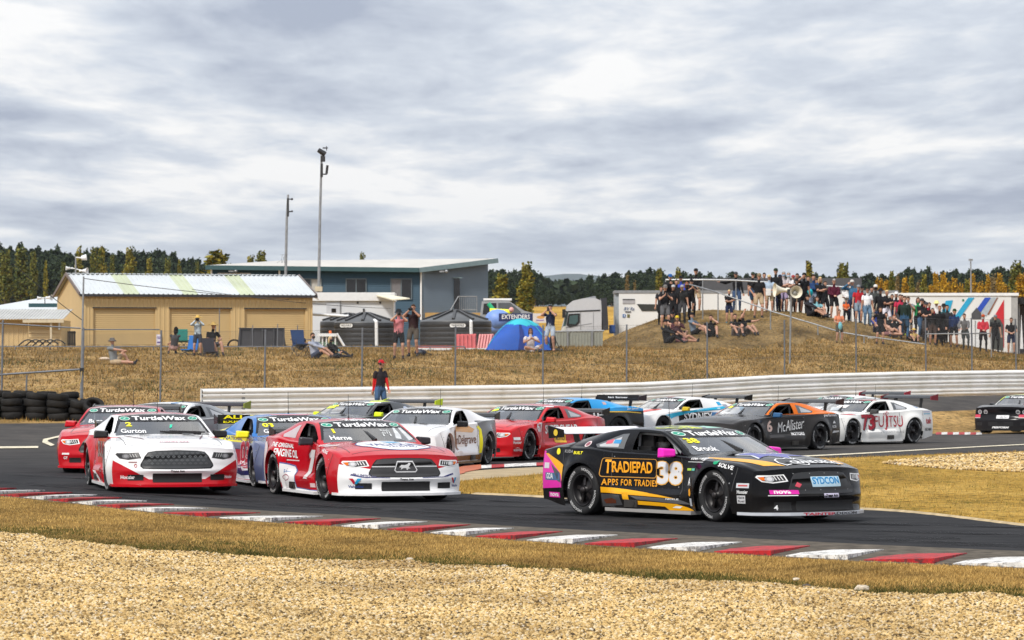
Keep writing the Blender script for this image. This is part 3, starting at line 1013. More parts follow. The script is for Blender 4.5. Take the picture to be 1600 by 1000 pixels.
# ---------------------------------------------------------------- tyre wall
M_tyre=mat('old_tyre_rubber',(0.012,0.011,0.010),0.8,var=0.5,scale=5,spec=0.3)
M_dirt=mat('tyre_dirt',(0.20,0.13,0.06),1.0,var=0.4,scale=6)
def tyre_mesh(ro=0.31,w=0.20,name='old_tyre',m=None):
    b=MB()
    ri_=ro*0.6
    prof=[(ri_,-w*0.42),(ri_+0.03,-w*0.5),(ro-0.035,-w*0.5),(ro,-w*0.33),(ro,w*0.33),(ro-0.035,w*0.5),(ri_+0.03,w*0.5),(ri_,w*0.42),(ri_+0.015,0)]
    b.lathe(prof,22,close=True)
    return b.mesh(name,m or M_tyre)
tm=[tyre_mesh(0.31,0.21),tyre_mesh(0.33,0.22),tyre_mesh(0.29,0.19)]
first=True
for rowi,(Dr,x0) in enumerate(((106.3,-14),(106.9,4))):
    px=x0
    ci=0
    while px<(134 if rowi==0 else 150):
        nlay=4 if px<120 else 3
        if px<20 and rowi==0:nlay=3
        c=hit(px,640)
        x=(px-800)/F*Dr
        zz=gz(x,Dr)
        for j in range(nlay):
            m_=R.choice(tm)
            o=link('tyre',m_)
            o.location=(x+R.uniform(-0.05,0.05),Dr+R.uniform(-0.05,0.05),zz+0.10+j*0.195)
            o.rotation_euler=(R.uniform(-0.1,0.1),R.uniform(-0.1,0.1),R.uniform(0,6))
            lb='black used tyre stacked flat in the tyre wall left of the bend'
            tag(o,lb,'tyre','tyres stacked in the tyre wall')
            first=False
        px+=34.5
        ci+=1
o=link('tyre',tyre_mesh(0.32,0.2))
o.location=at(146,634,106.1); o.rotation_euler=(rad(38),rad(8),0)
tag(o,'tyre leaning tilted at the right end of the tyre wall, dry grass inside it','tyre')
o=link('tyre',tyre_mesh(0.31,0.2))
o.location=at(150,655,105.9); o.rotation_euler=(rad(80),0,rad(20))
tag(o,'tyre standing on its tread at the right end of the tyre wall','tyre')
# ---------------------------------------------------------------- buildings
def frame(o_,yaw):
    """local X along the front, Y to the back"""
    return Matrix.Translation(o_)@Matrix.Rotation(yaw,4,'Z')
M_cream=mat('cream_sheet',(0.56,0.405,0.195),0.6,var=0.06,scale=0.8)
M_cream2=mat('cream_shutter',(0.54,0.385,0.175),0.55,var=0.06,scale=0.8)
M_roofw=mat('white_roof_sheet',(0.52,0.55,0.565),0.42,var=0.08,scale=0.7)
M_roofg=mat('green_skylight_sheet',(0.45,0.49,0.34),0.45,var=0.10,scale=0.7)
def ribbed(mb,a,b,up,n,depth,nrm,mi=0):
    """profiled sheet from corner a along to b, up vector; n ribs standing out by depth"""
    a,b,up,nrm=Vector(a),Vector(b),Vector(up),Vector(nrm).normalized()*depth
    ts,ds=[],[]
    for i in range(n):
        t0=i/n
        for f_,d_ in ((0.0,0),(0.62,0),(0.70,1),(0.92,1)):
            ts.append(t0+f_/n); ds.append(d_)
    ts.append(1.0); ds.append(0)
    lo=[a.lerp(b,t)+nrm*d for t,d in zip(ts,ds)]
    m=len(lo)
    return mb.add(lo+[p+up for p in lo],[(i,i+1,m+i+1,m+i) for i in range(m-1)],mi)
def slats(mb,a,b,h,n,depth,nrm,mi=0):
    """horizontal lapped boards: n courses over height h"""
    a,b,nrm=Vector(a),Vector(b),Vector(nrm).normalized()*depth
    vs=[]
    for i in range(n):
        z0,z1=h*i/n,h*(i+1)/n
        vs+=[a+Vector((0,0,z0))+nrm,b+Vector((0,0,z0))+nrm,b+Vector((0,0,z1)),a+Vector((0,0,z1))]
    fs=[(4*i,4*i+1,4*i+2,4*i+3) for i in range(n)]
    fs+=[(4*i+3,4*i+2,4*i+5,4*i+4) for i in range(n-1)]
    return mb.add(vs,fs,mi)
# -- shed
sh=empty('shed',(0,0,0),0,'cream metal shed with three roller doors and white ribbed roof','shed')
o_=at(129,541,150); o_.z=2.3
yaw=rad(17)
sh.matrix_world=frame(o_,yaw)
Ls,Wd,Hs,Hr=9.9,6.2,2.82,0.88
def shx(px):return (px-129)/357*Ls
doors=[(shx(145),shx(241)),(shx(262),shx(358)),(shx(379),shx(475))]
dh=2.26
mb=MB()
segs=[(0,doors[0][0]),(doors[0][1],doors[1][0]),(doors[1][1],doors[2][0]),(doors[2][1],Ls)]
for a,b in segs:
    ribbed(mb,(a,0,0),(b,0,0),(0,0,Hs),max(3,int((b-a)/0.17)),0.02,(0,-1,0))
for a,b in doors:
    ribbed(mb,(a,0,dh),(b,0,dh),(0,0,Hs-dh),int((b-a)/0.17),0.02,(0,-1,0))
    mb.span((a,0.0,0),(a+0.02,0.16,dh)); mb.span((b-0.02,0.0,0),(b,0.16,dh)); mb.span((a+0.02,0,dh-0.02),(b-0.02,0.16,dh))
mb.build('front_wall',M_cream,sh)
mb=MB()
gv=[(0,0,0),(0,Wd,0),(0,Wd,Hs),(0,Wd/2,Hs+Hr),(0,0,Hs)]
mb.add(gv,[(0,1,2,3,4)])
mb.add([(Ls,y,z) for x,y,z in gv],[(4,3,2,1,0)])
mb.span((0,Wd-0.02,0),(Ls,Wd,Hs))
mb.build('side_wall',M_cream,sh,fix=False)
for a,b in doors:
    mb=MB(); slats(mb,(a+0.02,0.10,0),(b-0.02,0.10,0),dh-0.02,26,0.03,(0,-1,0))
    mb.build('roller_door',M_cream2,sh,fix=False)
    MB().span((a-0.03,-0.045,dh+0.004),(b+0.03,-0.022,dh+0.05)).build('door_head',M_dark,sh)
strips=[(shx(192),shx(216)),(shx(283),shx(306)),(shx(371),shx(395))]
bounds=[(-0.15,strips[0][0],0),(*strips[0],1),(strips[0][1],strips[1][0],0),(*strips[1],1),(strips[1][1],strips[2][0],0),(*strips[2],1),(strips[2][1],Ls+0.12,0)]
for a,b,g in bounds:
    mb=MB()
    for y0,z0,y1,z1 in ((-0.14,Hs+0.03,Wd/2,Hs+Hr+0.06),(Wd+0.14,Hs+0.03,Wd/2,Hs+Hr+0.06)):
        ribbed(mb,(a,y0,z0),(b,y0,z0),(0,y1-y0,z1-z0),max(3,int((b-a)/0.19)),0.035,(0,0,1))
    mb.build('skylight_strip' if g else 'roof_sheet',M_roofg if g else M_roofw,sh,fix=False)
mb=MB()
for i in range(50):
    x=-0.1+i*(Ls+0.15)/50
    mb.span((x,Wd/2-0.12,Hs+Hr+0.085),(x+0.12,Wd/2+0.12,Hs+Hr+0.12))
mb.build('ridge_cap',M_roofw,sh)
M_gut=mat('dark_gutter',(0.03,0.03,0.035),0.5)
MB().span((-0.15,-0.26,Hs-0.07),(Ls+0.16,-0.15,Hs+0.035)).build('gutter',M_gut,sh)
mb=MB()
mb.bar((-0.16,-0.14,Hs+0.05),(-0.16,Wd/2,Hs+Hr+0.08),0.05,0.14).bar((-0.16,Wd+0.14,Hs+0.05),(-0.16,Wd/2,Hs+Hr+0.08),0.05,0.14)
mb.bar((Ls+0.14,-0.14,Hs+0.05),(Ls+0.14,Wd/2,Hs+Hr+0.08),0.05,0.12)
mb.build('barge_board',mat('brown_barge',(0.16,0.13,0.12),0.6),sh)
MB().tube((Ls+0.05,-0.2,Hs-0.03),(Ls+0.22,-0.2,Hs-0.12),0.05).build('downpipe_elbow',M_white,sh)
# paper notice pinned beside the first door (flat print, illegible lines)
M_paper=mat('notice_paper',(0.72,0.70,0.80),0.7,var=0.03)
M_ink=mat('notice_ink',(0.10,0.06,0.30),0.7)
M0=sh.matrix_world
def shw(px,py,dy=-0.05):return Vector((shx(px),dy,CZ+(H0-py)/F*150.4-2.3))
pn=flat_sign('notice',[(RECT(0,0,0.24,0.46),M_paper),(RECT(0,0.12,0.17,0.035),M_ink),(RECT(0,0.06,0.15,0.03),M_ink),(RECT(0.0,-0.10,0.17,0.06),M_ink)],
               M0@shw(246,531),M0.to_3x3()@Vector((1,0,0)),(0,0,1))
tag(pn,'white paper notice on the cream wall between the first two roller doors','notice')
# -- small cream cabin at far left
cb=empty('cabin',(0,0,0),0,'low cream cabin with pale iron roof at the left edge','cabin')
o_=at(-60,541,146); o_.z=2.4
cb.matrix_world=frame(o_,0)
kx=146/F
def cbp(px,py):return Vector(((px+60)*kx,0,CZ+(H0-py)*kx-2.4))
a,b=cbp(-60,541),cbp(96,500)
mb=MB(); ribbed(mb,(0,0,0),(cbp(44,0).x,0,0),(0,0,b.z),14,0.02,(0,-1,0)); mb.build('wall_sheet',M_cream,cb,fix=False)
mb=MB(); slats(mb,(cbp(45,0).x,-0.02,0),(cbp(94,0).x,-0.02,0),b.z,9,0.04,(0,-1,0)); mb.build('weatherboard_wall',M_cream,cb,fix=False)
MB().span((cbp(94,0).x,-0.03,0),(cbp(96,0).x,3,b.z)).build('corner',M_cream,cb)
mb=MB()
c1=cbp(101,499)
ribbed(mb,(-1,-0.45,c1.z),(c1.x,-0.45,c1.z),(0,3.2,0.45),40,0.02,(0,0,1))
mb.build('roof',mat('weathered_roof',(0.44,0.44,0.42),0.5,var=0.15,scale=1.0),cb,fix=False)
MB().span((cbp(38,0).x,-0.50,c1.z-0.14),(c1.x+0.02,-0.44,c1.z-0.02)).build('gutter',mat('cream_trim',(0.55,0.47,0.33),0.5),cb)
MB().span((cbp(80,0).x,-0.42,0),(cbp(83,0).x,-0.34,c1.z-0.15)).build('veranda_post',mat('cream_trim',(0.55,0.47,0.33),0.5),cb)
MB().span((cbp(91.5,0).x,-0.1,cbp(0,515).z),(cbp(94.5,0).x,-0.07,cbp(0,504).z)).build('light_fitting',M_white,cb)
# -- white hipped roof building behind it
hb=empty('building',(0,0,0),0,'white roofed building with teal fascia behind the small cabin','building')
o_=at(0,541,168); o_.z=2.4
hb.matrix_world=frame(o_,0)
kx=168/F
def hbp(px,py,y=0):return Vector((px*kx,y,CZ+(H0-py)*kx-2.4))
z1,z2=hbp(0,485).z,hbp(0,461).z
mb=MB()
mb.add([hbp(-60,487,0),hbp(92,487,0),(hbp(92,0).x,8,z1),(hbp(-60,0).x,8,z1),(hbp(56,0).x,4,z2),(hbp(90,0).x,4,z2)],[(0,1,5,4),(1,2,5),(2,3,4,5),(3,0,4)])
mb.build('roof',M_roofw,hb)
M_teal=mat('teal_fascia',(0.020,0.075,0.095),0.45)
MB().span(hbp(45,480,-0.1),hbp(89,474,0.05)).build('fascia',M_teal,hb)
MB().span((hbp(-58,0).x,0.3,0),(hbp(92,0).x,7,z1-0.1)).build('wall',M_cream,hb)
# dark slatted panel beside the shed
pr=empty('slatted_panel',at(109,545,148),0,'dark grey timber slat panel at the left end of the cream shed','panel')
pi_=Matrix.Translation(-pr.location)
for i in range(5):
    c=pi_@at(102+i*3.6,530,148)
    MB().box(c+Vector((0,R.uniform(-0.004,0.004),0)),(0.085,0.02,0.68)).build('slat',mat('grey_timber',(0.06,0.055,0.05),0.8,var=0.3),pr)
for y_ in (520,538):MB().box(pi_@at(109,y_,148.05),(0.5,0.03,0.06)).build('rail',mat('grey_timber',(0.06,0.055,0.05),0.8,var=0.3),pr)
# black bent hoops on the ground before the cabin
hp=MB()
for i in range(5):
    c0=at(28+i*11,541,143)
    pts_=[c0+Vector((t*0.75,0.05*i,0.26*math.sin(math.pi*min(1,t*0.9)))) for t in np.linspace(0,1,9)]
    hp.path(pts_,0.03)
tag(hp.build('pipe_coil',M_black),'loose black plastic hoops lying in front of the small cabin','pipe')
# -- blue building
M_blue=mat('blue_weatherboard',(0.028,0.075,0.118),0.55,var=0.08,scale=0.6)
M_blueg=mat('blue_grey_weatherboard',(0.135,0.175,0.215),0.55,var=0.06,scale=0.6)
M_roofp=mat('pale_roof_sheet',(0.50,0.48,0.44),0.5,var=0.08,scale=0.8)
M_glassd=mat('dark_window_glass',(0.012,0.012,0.014),0.08,var=0.1,spec=0.6)
bb=empty('building',(0,0,0),0,'two tone blue weatherboard building with sloping pale roof and two big windows','building')
DB=196.0
o_=at(661,541,DB); o_.z=2.3
bb.location=o_
kb=DB/F
def bp(px,py,y=0.0):return Vector(((px-661)*kb,y,CZ+(H0-py)*kb-2.3))
zl=bp(0,418).z
mb=MB()
slats(mb,(bp(330,0).x,0,0),(0,0,0),zl,52,0.025,(0,-1,0))
mb.build('front_wall',M_blue,bb,fix=False)
# end wall runs back to the right; its top follows the rising roof
ex,ey=bp(762,0).x,2.2
mb=MB()
n=62
ztop0,ztop1=bp(0,421).z,bp(0,404).z+0.1
for i in range(n):
    za,zb_=ztop1*i/n,ztop1*(i+1)/n
    def xt(z):return 0.0 if z<=ztop0 else (z-ztop0)/(ztop1-ztop0)
    t0,t1=xt(za),xt(zb_)
    P=lambda t,z,d:Vector((ex*t,ey*t,z))+Vector((ey,-ex,0)).normalized()*d
    mb.add([P(t0,za,0.022),P(1,za,0.022),P(1,zb_,0),P(t1,zb_,0)],[(0,1,2,3)])
mb.build('end_wall',M_blueg,bb,fix=False)
# roof: front sheet slopes up to the back, with fascia
mb=MB()
r0,r1,r2,r3=bp(322,415,-0.5),bp(655,419,-0.5),bp(778,402,1.9),bp(430,402,5.5)
r0b=bp(330,412,3.0)
mb.add([r0,r1,r2,r3],[(0,1,2,3)])
mb.add([p-Vector((0,0,0.12)) for p in (r0,r1,r2,r3)],[(3,2,1,0)])
mb.build('roof',M_roofp,bb,fix=False)
mb=MB(); mb.bar(r0-Vector((0,0.02,0.11)),r1-Vector((0,0.02,0.11)),0.06,0.24); mb.build('gutter',mat('teal_gutter',(0.035,0.085,0.095),0.45),bb)
mb=MB(); mb.bar(r1+Vector((0.02,-0.03,-0.12)),r2+Vector((0,0,-0.12)),0.06,0.26); mb.build('barge_board',mat('grey_green_trim',(0.17,0.24,0.26),0.5),bb)
for (x0,y0,x1,y1,half) in ((540,435,573,458,0),(610,435,644,468,1),(468,435,503,458,0)):
    a,b=bp(x0,y1,-0.06),bp(x1,y0,-0.03)
    w=MB()
    for (p,q) in (((a.x,a.z),(a.x+0.06,b.z)),((b.x-0.06,a.z),(b.x,b.z)),((a.x+0.06,a.z),(b.x-0.06,a.z+0.05)),((a.x+0.06,b.z-0.05),(b.x-0.06,b.z)),(((a.x+b.x)/2-0.03,a.z+0.05),((a.x+b.x)/2+0.03,b.z-0.05))):
        w.span((p[0],-0.09,p[1]),(q[0],-0.02,q[1]))
    wo_=w.build('window',mat('window_frame_grey',(0.10,0.13,0.15),0.5),bb)
    m_=(a.x+b.x)/2
    MB().span((a.x+0.06,-0.05,a.z+0.05),(m_-0.03,-0.03,b.z-0.05)).build('pane',M_glassd if not half else mat('grey_blind',(0.16,0.155,0.16),0.7),wo_)
    MB().span((m_+0.03,-0.05,a.z+0.05),(b.x-0.06,-0.03,b.z-0.05)).build('pane',M_glassd if x0!=468 else mat('pale_blind',(0.42,0.41,0.38),0.7),wo_)
MB().tube(bp(658,424,-0.1),bp(658,500,-0.1),0.055).tube(bp(655,420,-0.3),bp(658,425,-0.1),0.055).build('downpipe',M_white,bb)
for px in (331,437):MB().tube(bp(px,421,-0.35),bp(px,445,-0.12),0.05).build('downpipe',M_white,bb)
dw=MB().span(bp(709,497,-0.02)+Vector((0,1.0,0)),bp(718,434,0.0)+Vector((0,1.02,0))).build('door',M_glassd,bb)
MB().span(bp(707,434,0.9),bp(722,432.5,0.98)).build('door_head',mat('grey_green_trim',(0.17,0.24,0.26),0.5),bb)
# balcony rail
rl=MB()
for i in range(10):rl.tube(bp(718+i*3.0,484,0.2),bp(718+i*3.0,463,0.2),0.014,n=5)
rl.tube(bp(716,463,0.2),bp(745,463,0.2),0.025,n=6).tube(bp(712,484,0.2),bp(745,484,0.2),0.02,n=6).tube(bp(745,463,0.2),bp(745,488,0.2),0.025,n=6)
rl.tube(bp(716,463,0.2),bp(700,492,-0.4),0.03,n=6)
rl.build('stair_rail',M_steel,bb)
MB().span(bp(664,512,0.02),bp(764,488.5,0.1)+Vector((0,1.9,0))).build('base_wall',mat('ochre_board',(0.42,0.26,0.09),0.7),bb)
# signs on the front under the eave, and lamps
flat=flat_sign('wall_sign',[(RECT(0,0,1.8,0.45),mat('sign_navy',(0.012,0.02,0.10),0.5)),(OUT([(-0.9,-0.22),(0.9,-0.22),(0.9,0.22),(-0.9,0.22)],0.035),M_white)],bp(366,433,-0.06),(1,0,0),(0,0,1),bb)
lp=MB()
for px,py in ((362,424),(690,424)):
    c=bp(px,py,-0.4 if px<600 else 0.2)
    lp.box(c,(0.28,0.2,0.09)).tube(c+Vector((0.1,0,0)),c+Vector((0.25,0.25,0.02)),0.03)
    lp.ball(c+Vector((0.26,-0.08,0)),0.1)
lp.build('wall_lamp',M_steel,bb)
av=MB()
for k_ in (0,1):av.tube(bp(437+k_*5,418,1),bp(439+k_*4,397,1),0.012,n=5)
av.tube(bp(436,397,1),bp(448,397,1),0.012,n=5).tube(bp(425,414,1),bp(438,405,1),0.012,n=5).tube(bp(437,417,1),bp(442,400,1),0.014,n=5)
av.build('antenna',M_steel,bb)
# -- white cabin with awning
M_wcab=mat('white_cabin_panel',(0.60,0.63,0.66),0.5,var=0.06,scale=0.7)
wc=empty('site_cabin',at(552,545,166),0,'white flat roofed cabin with grey door and beige awning behind the tanks','cabin')
wi=Matrix.Translation(-wc.location)
def wp(px,py,dy=0.0):return wi@(at(px,py,166)+Vector((0,dy,0)))
MB().span(wp(484,552),wp(615,470,2.5)).build('wall',M_wcab,wc)
MB().span(wp(486,470,-0.15),wp(617,457,2.5)).build('roof_box',mat('white_cabin_roof',(0.70,0.71,0.71),0.5,var=0.05),wc)
MB().span(wp(531,552,-0.03),wp(533,470,-0.002)).build('joint_strip',M_steel,wc)
d=MB().span(wp(510,541,-0.06),wp(531,474,-0.005)).build('door',mat('door_grey',(0.48,0.50,0.53),0.5),wc)
MB().span(wp(518,488,-0.08),wp(525,482,-0.062)).build('pane',M_glassd,d)
for px in (559,594):MB().ball(wp(px,473,-0.02),0.05).build('lamp',M_black,wc)
MB().span(wp(567,487,-0.06),wp(569.5,482,-0.003)).build('tap',M_black,wc)
MB().span(wp(614,545,-0.06),wp(616,470,-0.003)).build('downpipe',M_white,wc)
aw=MB()
p0,p1,p2,p3=wp(588,461,-0.2),wp(610,461,-0.2),wp(642,467,-2.0),wp(616,469,-2.0)
aw.add([p0,p1,p2,p3]+[p-Vector((0,0,0.05)) for p in (p0,p1,p2,p3)],[(0,1,2,3),(7,6,5,4),(0,4,5,1),(1,5,6,2),(2,6,7,3),(3,7,4,0)])
aw.build('awning',mat('beige_canvas',(0.66,0.62,0.48),0.8),wc)
tag(MB().tube(at(487,491,156),at(545,494,155),0.06).build('pipe',M_white),'white horizontal pipe between the cream shed and the left tank','pipe')
# -- water tanks
M_tank=mat('dark_grey_tank',(0.040,0.041,0.043),0.45,var=0.15,scale=1.2,spec=0.4)
M_tankr=mat('tank_roof_grey',(0.10,0.105,0.11),0.42,var=0.12,scale=1.5,spec=0.4)
M_plate=mat('tank_plate',(0.72,0.72,0.70),0.5)
def tank(px,rpx,rim,apex,D,label,plate=None):
    k_=D/F
    c=at(px,545,D); c.z=2.35
    o=empty('water_tank',c,0,label,'tank','dark round water tanks')
    rr,zr,za=rpx*k_,CZ+(H0-rim)*k_-2.35,CZ+(H0-apex)*k_-2.35
    prof=[]
    n=8
    for i in range(n):
        z0=zr*i/n
        prof+=[(rr,z0),(rr,z0+zr/n*0.82),(rr-0.006,z0+zr/n*0.88),(rr-0.006,z0+zr/n*0.96)]
    prof.append((rr,zr))
    MB().lathe(prof,48).build('wall',M_tank,o)
    MB().lathe([(rr,zr),(rr*0.985,zr+0.05),(rr*0.18,za-0.03),(0.001,za)],48).build('roof',M_tankr,o)
    for i in range(10):
        a=2*math.pi*(i+0.4)/10
        d_=Vector((math.cos(a),math.sin(a),0))
        b=MB()
        p,q=d_*rr*0.93+Vector((0,0,zr+0.10)),d_*rr*0.16+Vector((0,0,za+0.01))
        b.bar(p,q,0.11,0.10)
        b.build('roof_rib',M_tank,o)
    MB().lathe([(rr*0.17,za-0.02),(rr*0.17,za+0.06),(0.001,za+0.08)],20).build('hatch',M_tank,o)
    if plate:
        ppx,ppy=plate
        dx=(ppx-px)*k_
        ang=math.asin(max(-0.95,min(0.95,dx/rr)))
        zc_=CZ+(H0-ppy)*k_-2.35
        o2=MB()
        mats_=[M_plate,M_tank]
        for (vs_,fs_),mi,off in ((RECT(0,0,0.66,0.16,0.07),0,0.050),(T('TANKWORLD',0,0,0.52,0.09,bold=0.01),1,0.056)):
            o2.add([((rr+off)*math.sin(ang+p[0]/rr),-(rr+off)*math.cos(ang+p[0]/rr),zc_+p[1]) for p in vs_],fs_,mi)
        o2.build('maker_plate',mats_,o,fix=False)
    return o
tank(545,45,504,491,159.5,'dark grey water tank half hidden behind the two labelled ones, at their left')
t1=tank(571,49,505,490,154.5,'dark grey water tank with a maker plate at left, nearer the white cabin',(543,509))
t2=tank(712,56,503,486,153.5,'dark grey water tank with a maker plate at right, beside the red plastic barriers',(716,509))
for t_,px in ((t1,588),(t2,736)):
    iv=Matrix.Translation(-t_.location)
    b=MB()
    D_=t_.location.y-(1.28 if t_ is t1 else 1.4)
    b.tube(iv@at(px,503,D_),iv@at(px+0.5,545,D_),0.075,n=10).tube(iv@at(px,503,D_),iv@at(px-3,500.5,D_+0.35),0.075,n=10).ball(iv@at(px,503,D_),0.075)
    b.build('downpipe',M_white,t_)
# -- red plastic barriers and bench
M_rpl=mat('faded_red_plastic',(0.55,0.10,0.10),0.6,var=0.2,scale=3)
M_rpl2=mat('pale_red_plastic',(0.66,0.25,0.24),0.6,var=0.15,scale=3)
for i,(px,w,yw,m_,lb) in enumerate(((729,0.78,0.05,M_rpl,'faded red ribbed plastic barrier leaning in front of the right tank'),(756,0.60,-0.35,M_rpl2,'pale red ribbed plastic barrier leaning beside the blue tent'))):
    c=at(px,541,141.5); c.z=gz(c.x,c.y)
    o=empty('plastic_barrier',c,yw,lb,'barrier','leaning red plastic barriers')
    b=MB(); b.prism([(-w/2,0),(w/2,0),(w/2,0.62),(-w/2,0.60)],'y',0.0,0.12)
    b.v=[tuple(Vector(v)+Vector((0,v[2]*0.45,0))) for v in b.v]
    b.build('body',m_,o)
    for j in range(5):
        x_=-w/2+w*(j+0.5)/5
        MB().bar((x_,-0.03,0.03),(x_,0.23,0.6),0.07,0.06).build('rib',m_,o)
    MB().box((0,-0.02,0.03),(w*0.9,0.1,0.05)).build('foot',M_white,o)
c=at(679,541,140.5); c.z=gz(c.x,c.y)
o=empty('bench',c,0,'low red and white plank lying behind the photographers','plank')
MB().box((0,0,0.14),(1.35,0.22,0.08)).build('top',mat('red_paint',(0.45,0.02,0.03),0.5),o)
MB().box((0,-0.02,0.05),(1.38,0.18,0.09)).build('base',M_white,o)
# -- tent
M_tblue=mat('tent_blue',(0.010,0.085,0.42),0.75,var=0.15,scale=1.5)
M_tcy=mat('tent_turquoise',(0.03,0.42,0.50),0.75,var=0.1,scale=2)
c=at(810,545,141); c.z=gz(c.x,c.y)
te=empty('tent',c,0,'blue dome tent with a turquoise top on the bank','tent')
te.scale=(1.0,1.0,1.06)
kt=135/F
def tentP(u,v):
    """u around -1..1 left to right, v 0..1 front to back, dome with sagging panels between poles"""
    pass
nx,ny=28,20
vs=[]
for j in range(ny+1):
    for i in range(nx+1):
        x=-1.28+2.55*i/nx
        y=-1.0+2.0*j/ny
        e1=max(0.0,1-abs((x-0.12*(1-abs(y)))/1.30)**2.1)
        e2=max(0.0,1-abs(y)**2.2)
        z=1.16*(e1**0.75)*(e2**0.5)
        z *= 1-0.08*math.sin(abs(x)*3.0)**2*math.sin(abs(y)*3.0)**2
        vs.append((x,y,z))
fs=[(j*(nx+1)+i,j*(nx+1)+i+1,(j+1)*(nx+1)+i+1,(j+1)*(nx+1)+i) for j in range(ny) for i in range(nx)]
mbt,mbb=MB(),MB()
for f in fs:
    zc_=sum(vs[i][2] for i in f)/4; xc=sum(vs[i][0] for i in f)/4
    b_=mbt if (zc_>0.93-0.05*xc) or (xc>0.85 and zc_>0.5 and zc_<0.8 and False) else mbb
    b_.add([vs[i] for i in f],[(0,1,2,3)],0,True)
def weld(o):
    bm=bmesh.new(); bm.from_mesh(o.data); bmesh.ops.remove_doubles(bm,verts=bm.verts,dist=1e-4); bm.to_mesh(o.data); bm.free(); return o
weld(mbb.build('canopy',M_tblue,te,fix=False))
weld(mbt.build('top_panel',M_tcy,te,fix=False))
pb=MB()
for sgn in (1,-1):
    pts_=[]
    for t in np.linspace(-1,1,22):
        x=1.2*t; y=0.9*t*sgn
        e1=max(0.0,1-abs((x-0.12*(1-abs(y)))/1.30)**2.1); e2=max(0.0,1-abs(y/1.02)**2.2)
        pts_.append(Vector((x,y,1.16*(e1**0.75)*(e2**0.5)+0.01)))
    pb.path(pts_,0.012)
pb.build('pole',M_tcy,te)
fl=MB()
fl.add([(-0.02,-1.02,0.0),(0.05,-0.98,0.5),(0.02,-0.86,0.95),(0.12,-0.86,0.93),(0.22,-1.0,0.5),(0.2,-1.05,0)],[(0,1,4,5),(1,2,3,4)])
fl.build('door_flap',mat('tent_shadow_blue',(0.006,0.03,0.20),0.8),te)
o=MB().box((0,0,0.02),(1.45,0.75,0.03)).build('picnic_rug',mat('white_rug',(0.66,0.64,0.6),0.9)); o.location=hit(850,547)
tag(o,'white rug laid on the grass in front of the blue tent','rug')
# -- corrugated fence right of the tent
cf=empty('sheet_fence',at(905,541,148),0,'grey corrugated sheet fence in front of the truck cab','fence')
ci_=Matrix.Translation(-cf.location)
b=MB(); ribbed(b,ci_@at(862,544,148),ci_@at(942,544,148),(0,0,0.68),17,0.03,(0,-1,0)); b.build('sheet',mat('sheet_grey_green',(0.27,0.28,0.24),0.6,var=0.1),cf,fix=False)
MB().tube(ci_@at(860,518,148),ci_@at(944,517,148),0.035).build('top_rail',M_steel,cf)
for px in (887,925):MB().span(ci_@at(px-1.2,544,147.9),ci_@at(px+1.2,517,147.93)).build('post',M_steel,cf)
# -- banner and inflatable
M_navy=mat('banner_navy',(0.010,0.022,0.10),0.6)
bn=flat_sign('banner',[(RECT(0,0,1.52,0.36),M_navy),(T('EXTENDERS',0.0,0.03,1.25,0.2,bold=0.02),mat('banner_white',(0.7,0.7,0.7),0.6))],at(806,496,160),(1,0,0),(0,0,1))
tag(bn,'navy banner with white capital letters behind the tent','banner')
bn=flat_sign('banner',[(RECT(0,0,0.66,0.42),mat('banner_cream',(0.62,0.58,0.55),0.7)),(ELL(0.05,0.04,0.18,0.07),mat('banner_orange',(0.6,0.3,0.08),0.6)),(RECT(0.02,-0.1,0.35,0.05),mat('banner_violet',(0.3,0.2,0.4),0.6))],at(843,497,161),(1,0,0),(0,0,1))
tag(bn,'cream banner with an orange mark beside the navy banner','banner')
inf=empty('inflatable_slide',at(778,520,165),0,'blue yellow and green inflatable play castle behind the tent','inflatable')
ii=Matrix.Translation(-inf.location)
MB().ball(ii@at(778,500,165),(0.62,0.5,0.5)).tube(ii@at(765,512,165),ii@at(795,512,165),0.3,n=14).build('blue_tube',mat('inflatable_blue',(0.16,0.27,0.60),0.5),inf)
MB().tube(ii@at(765,487,165.4),ii@at(800,489,165.4),0.16,n=12).build('yellow_tube',mat('inflatable_yellow',(0.72,0.72,0.03),0.5),inf)
MB().tube(ii@at(763,474,165.6),ii@at(772,486,165.6),0.10,n=12).build('green_tube',mat('inflatable_green',(0.02,0.40,0.20),0.5),inf)
MB().ball(ii@at(799,484,165.2),0.12).build('pink_ball',mat('inflatable_pink',(0.65,0.33,0.30),0.5),inf)
# -- white ute with beacon behind the seated couple
ut=empty('utility_vehicle',at(512,545,146),0,'small white utility buggy with an orange beacon in front of the left tank','buggy')
ui=Matrix.Translation(-ut.location)
MB().span(ui@at(498,526,146.3),ui@at(526,521,145.4)).build('roof',M_white,ut)
for px in (504,510,524):MB().tube(ui@at(px,545,145.5),ui@at(px,523,145.5),0.03).build('pillar',M_white,ut)
MB().tube(ui@at(526,521,145.5),ui@at(538,541,145.5),0.05).build('front_pillar',M_white,ut)
MB().span(ui@at(498,546,146.3),ui@at(526,534,145.5)).build('body',mat('buggy_green',(0.12,0.2,0.14),0.5),ut)
MB().lathe([(0.06,0),(0.06,0.08),(0.045,0.11),(0.001,0.12)],12,Matrix.Translation(ui@at(516,521,145.8))).build('beacon',mat('orange_beacon',(0.75,0.14,0.02),0.3),ut)
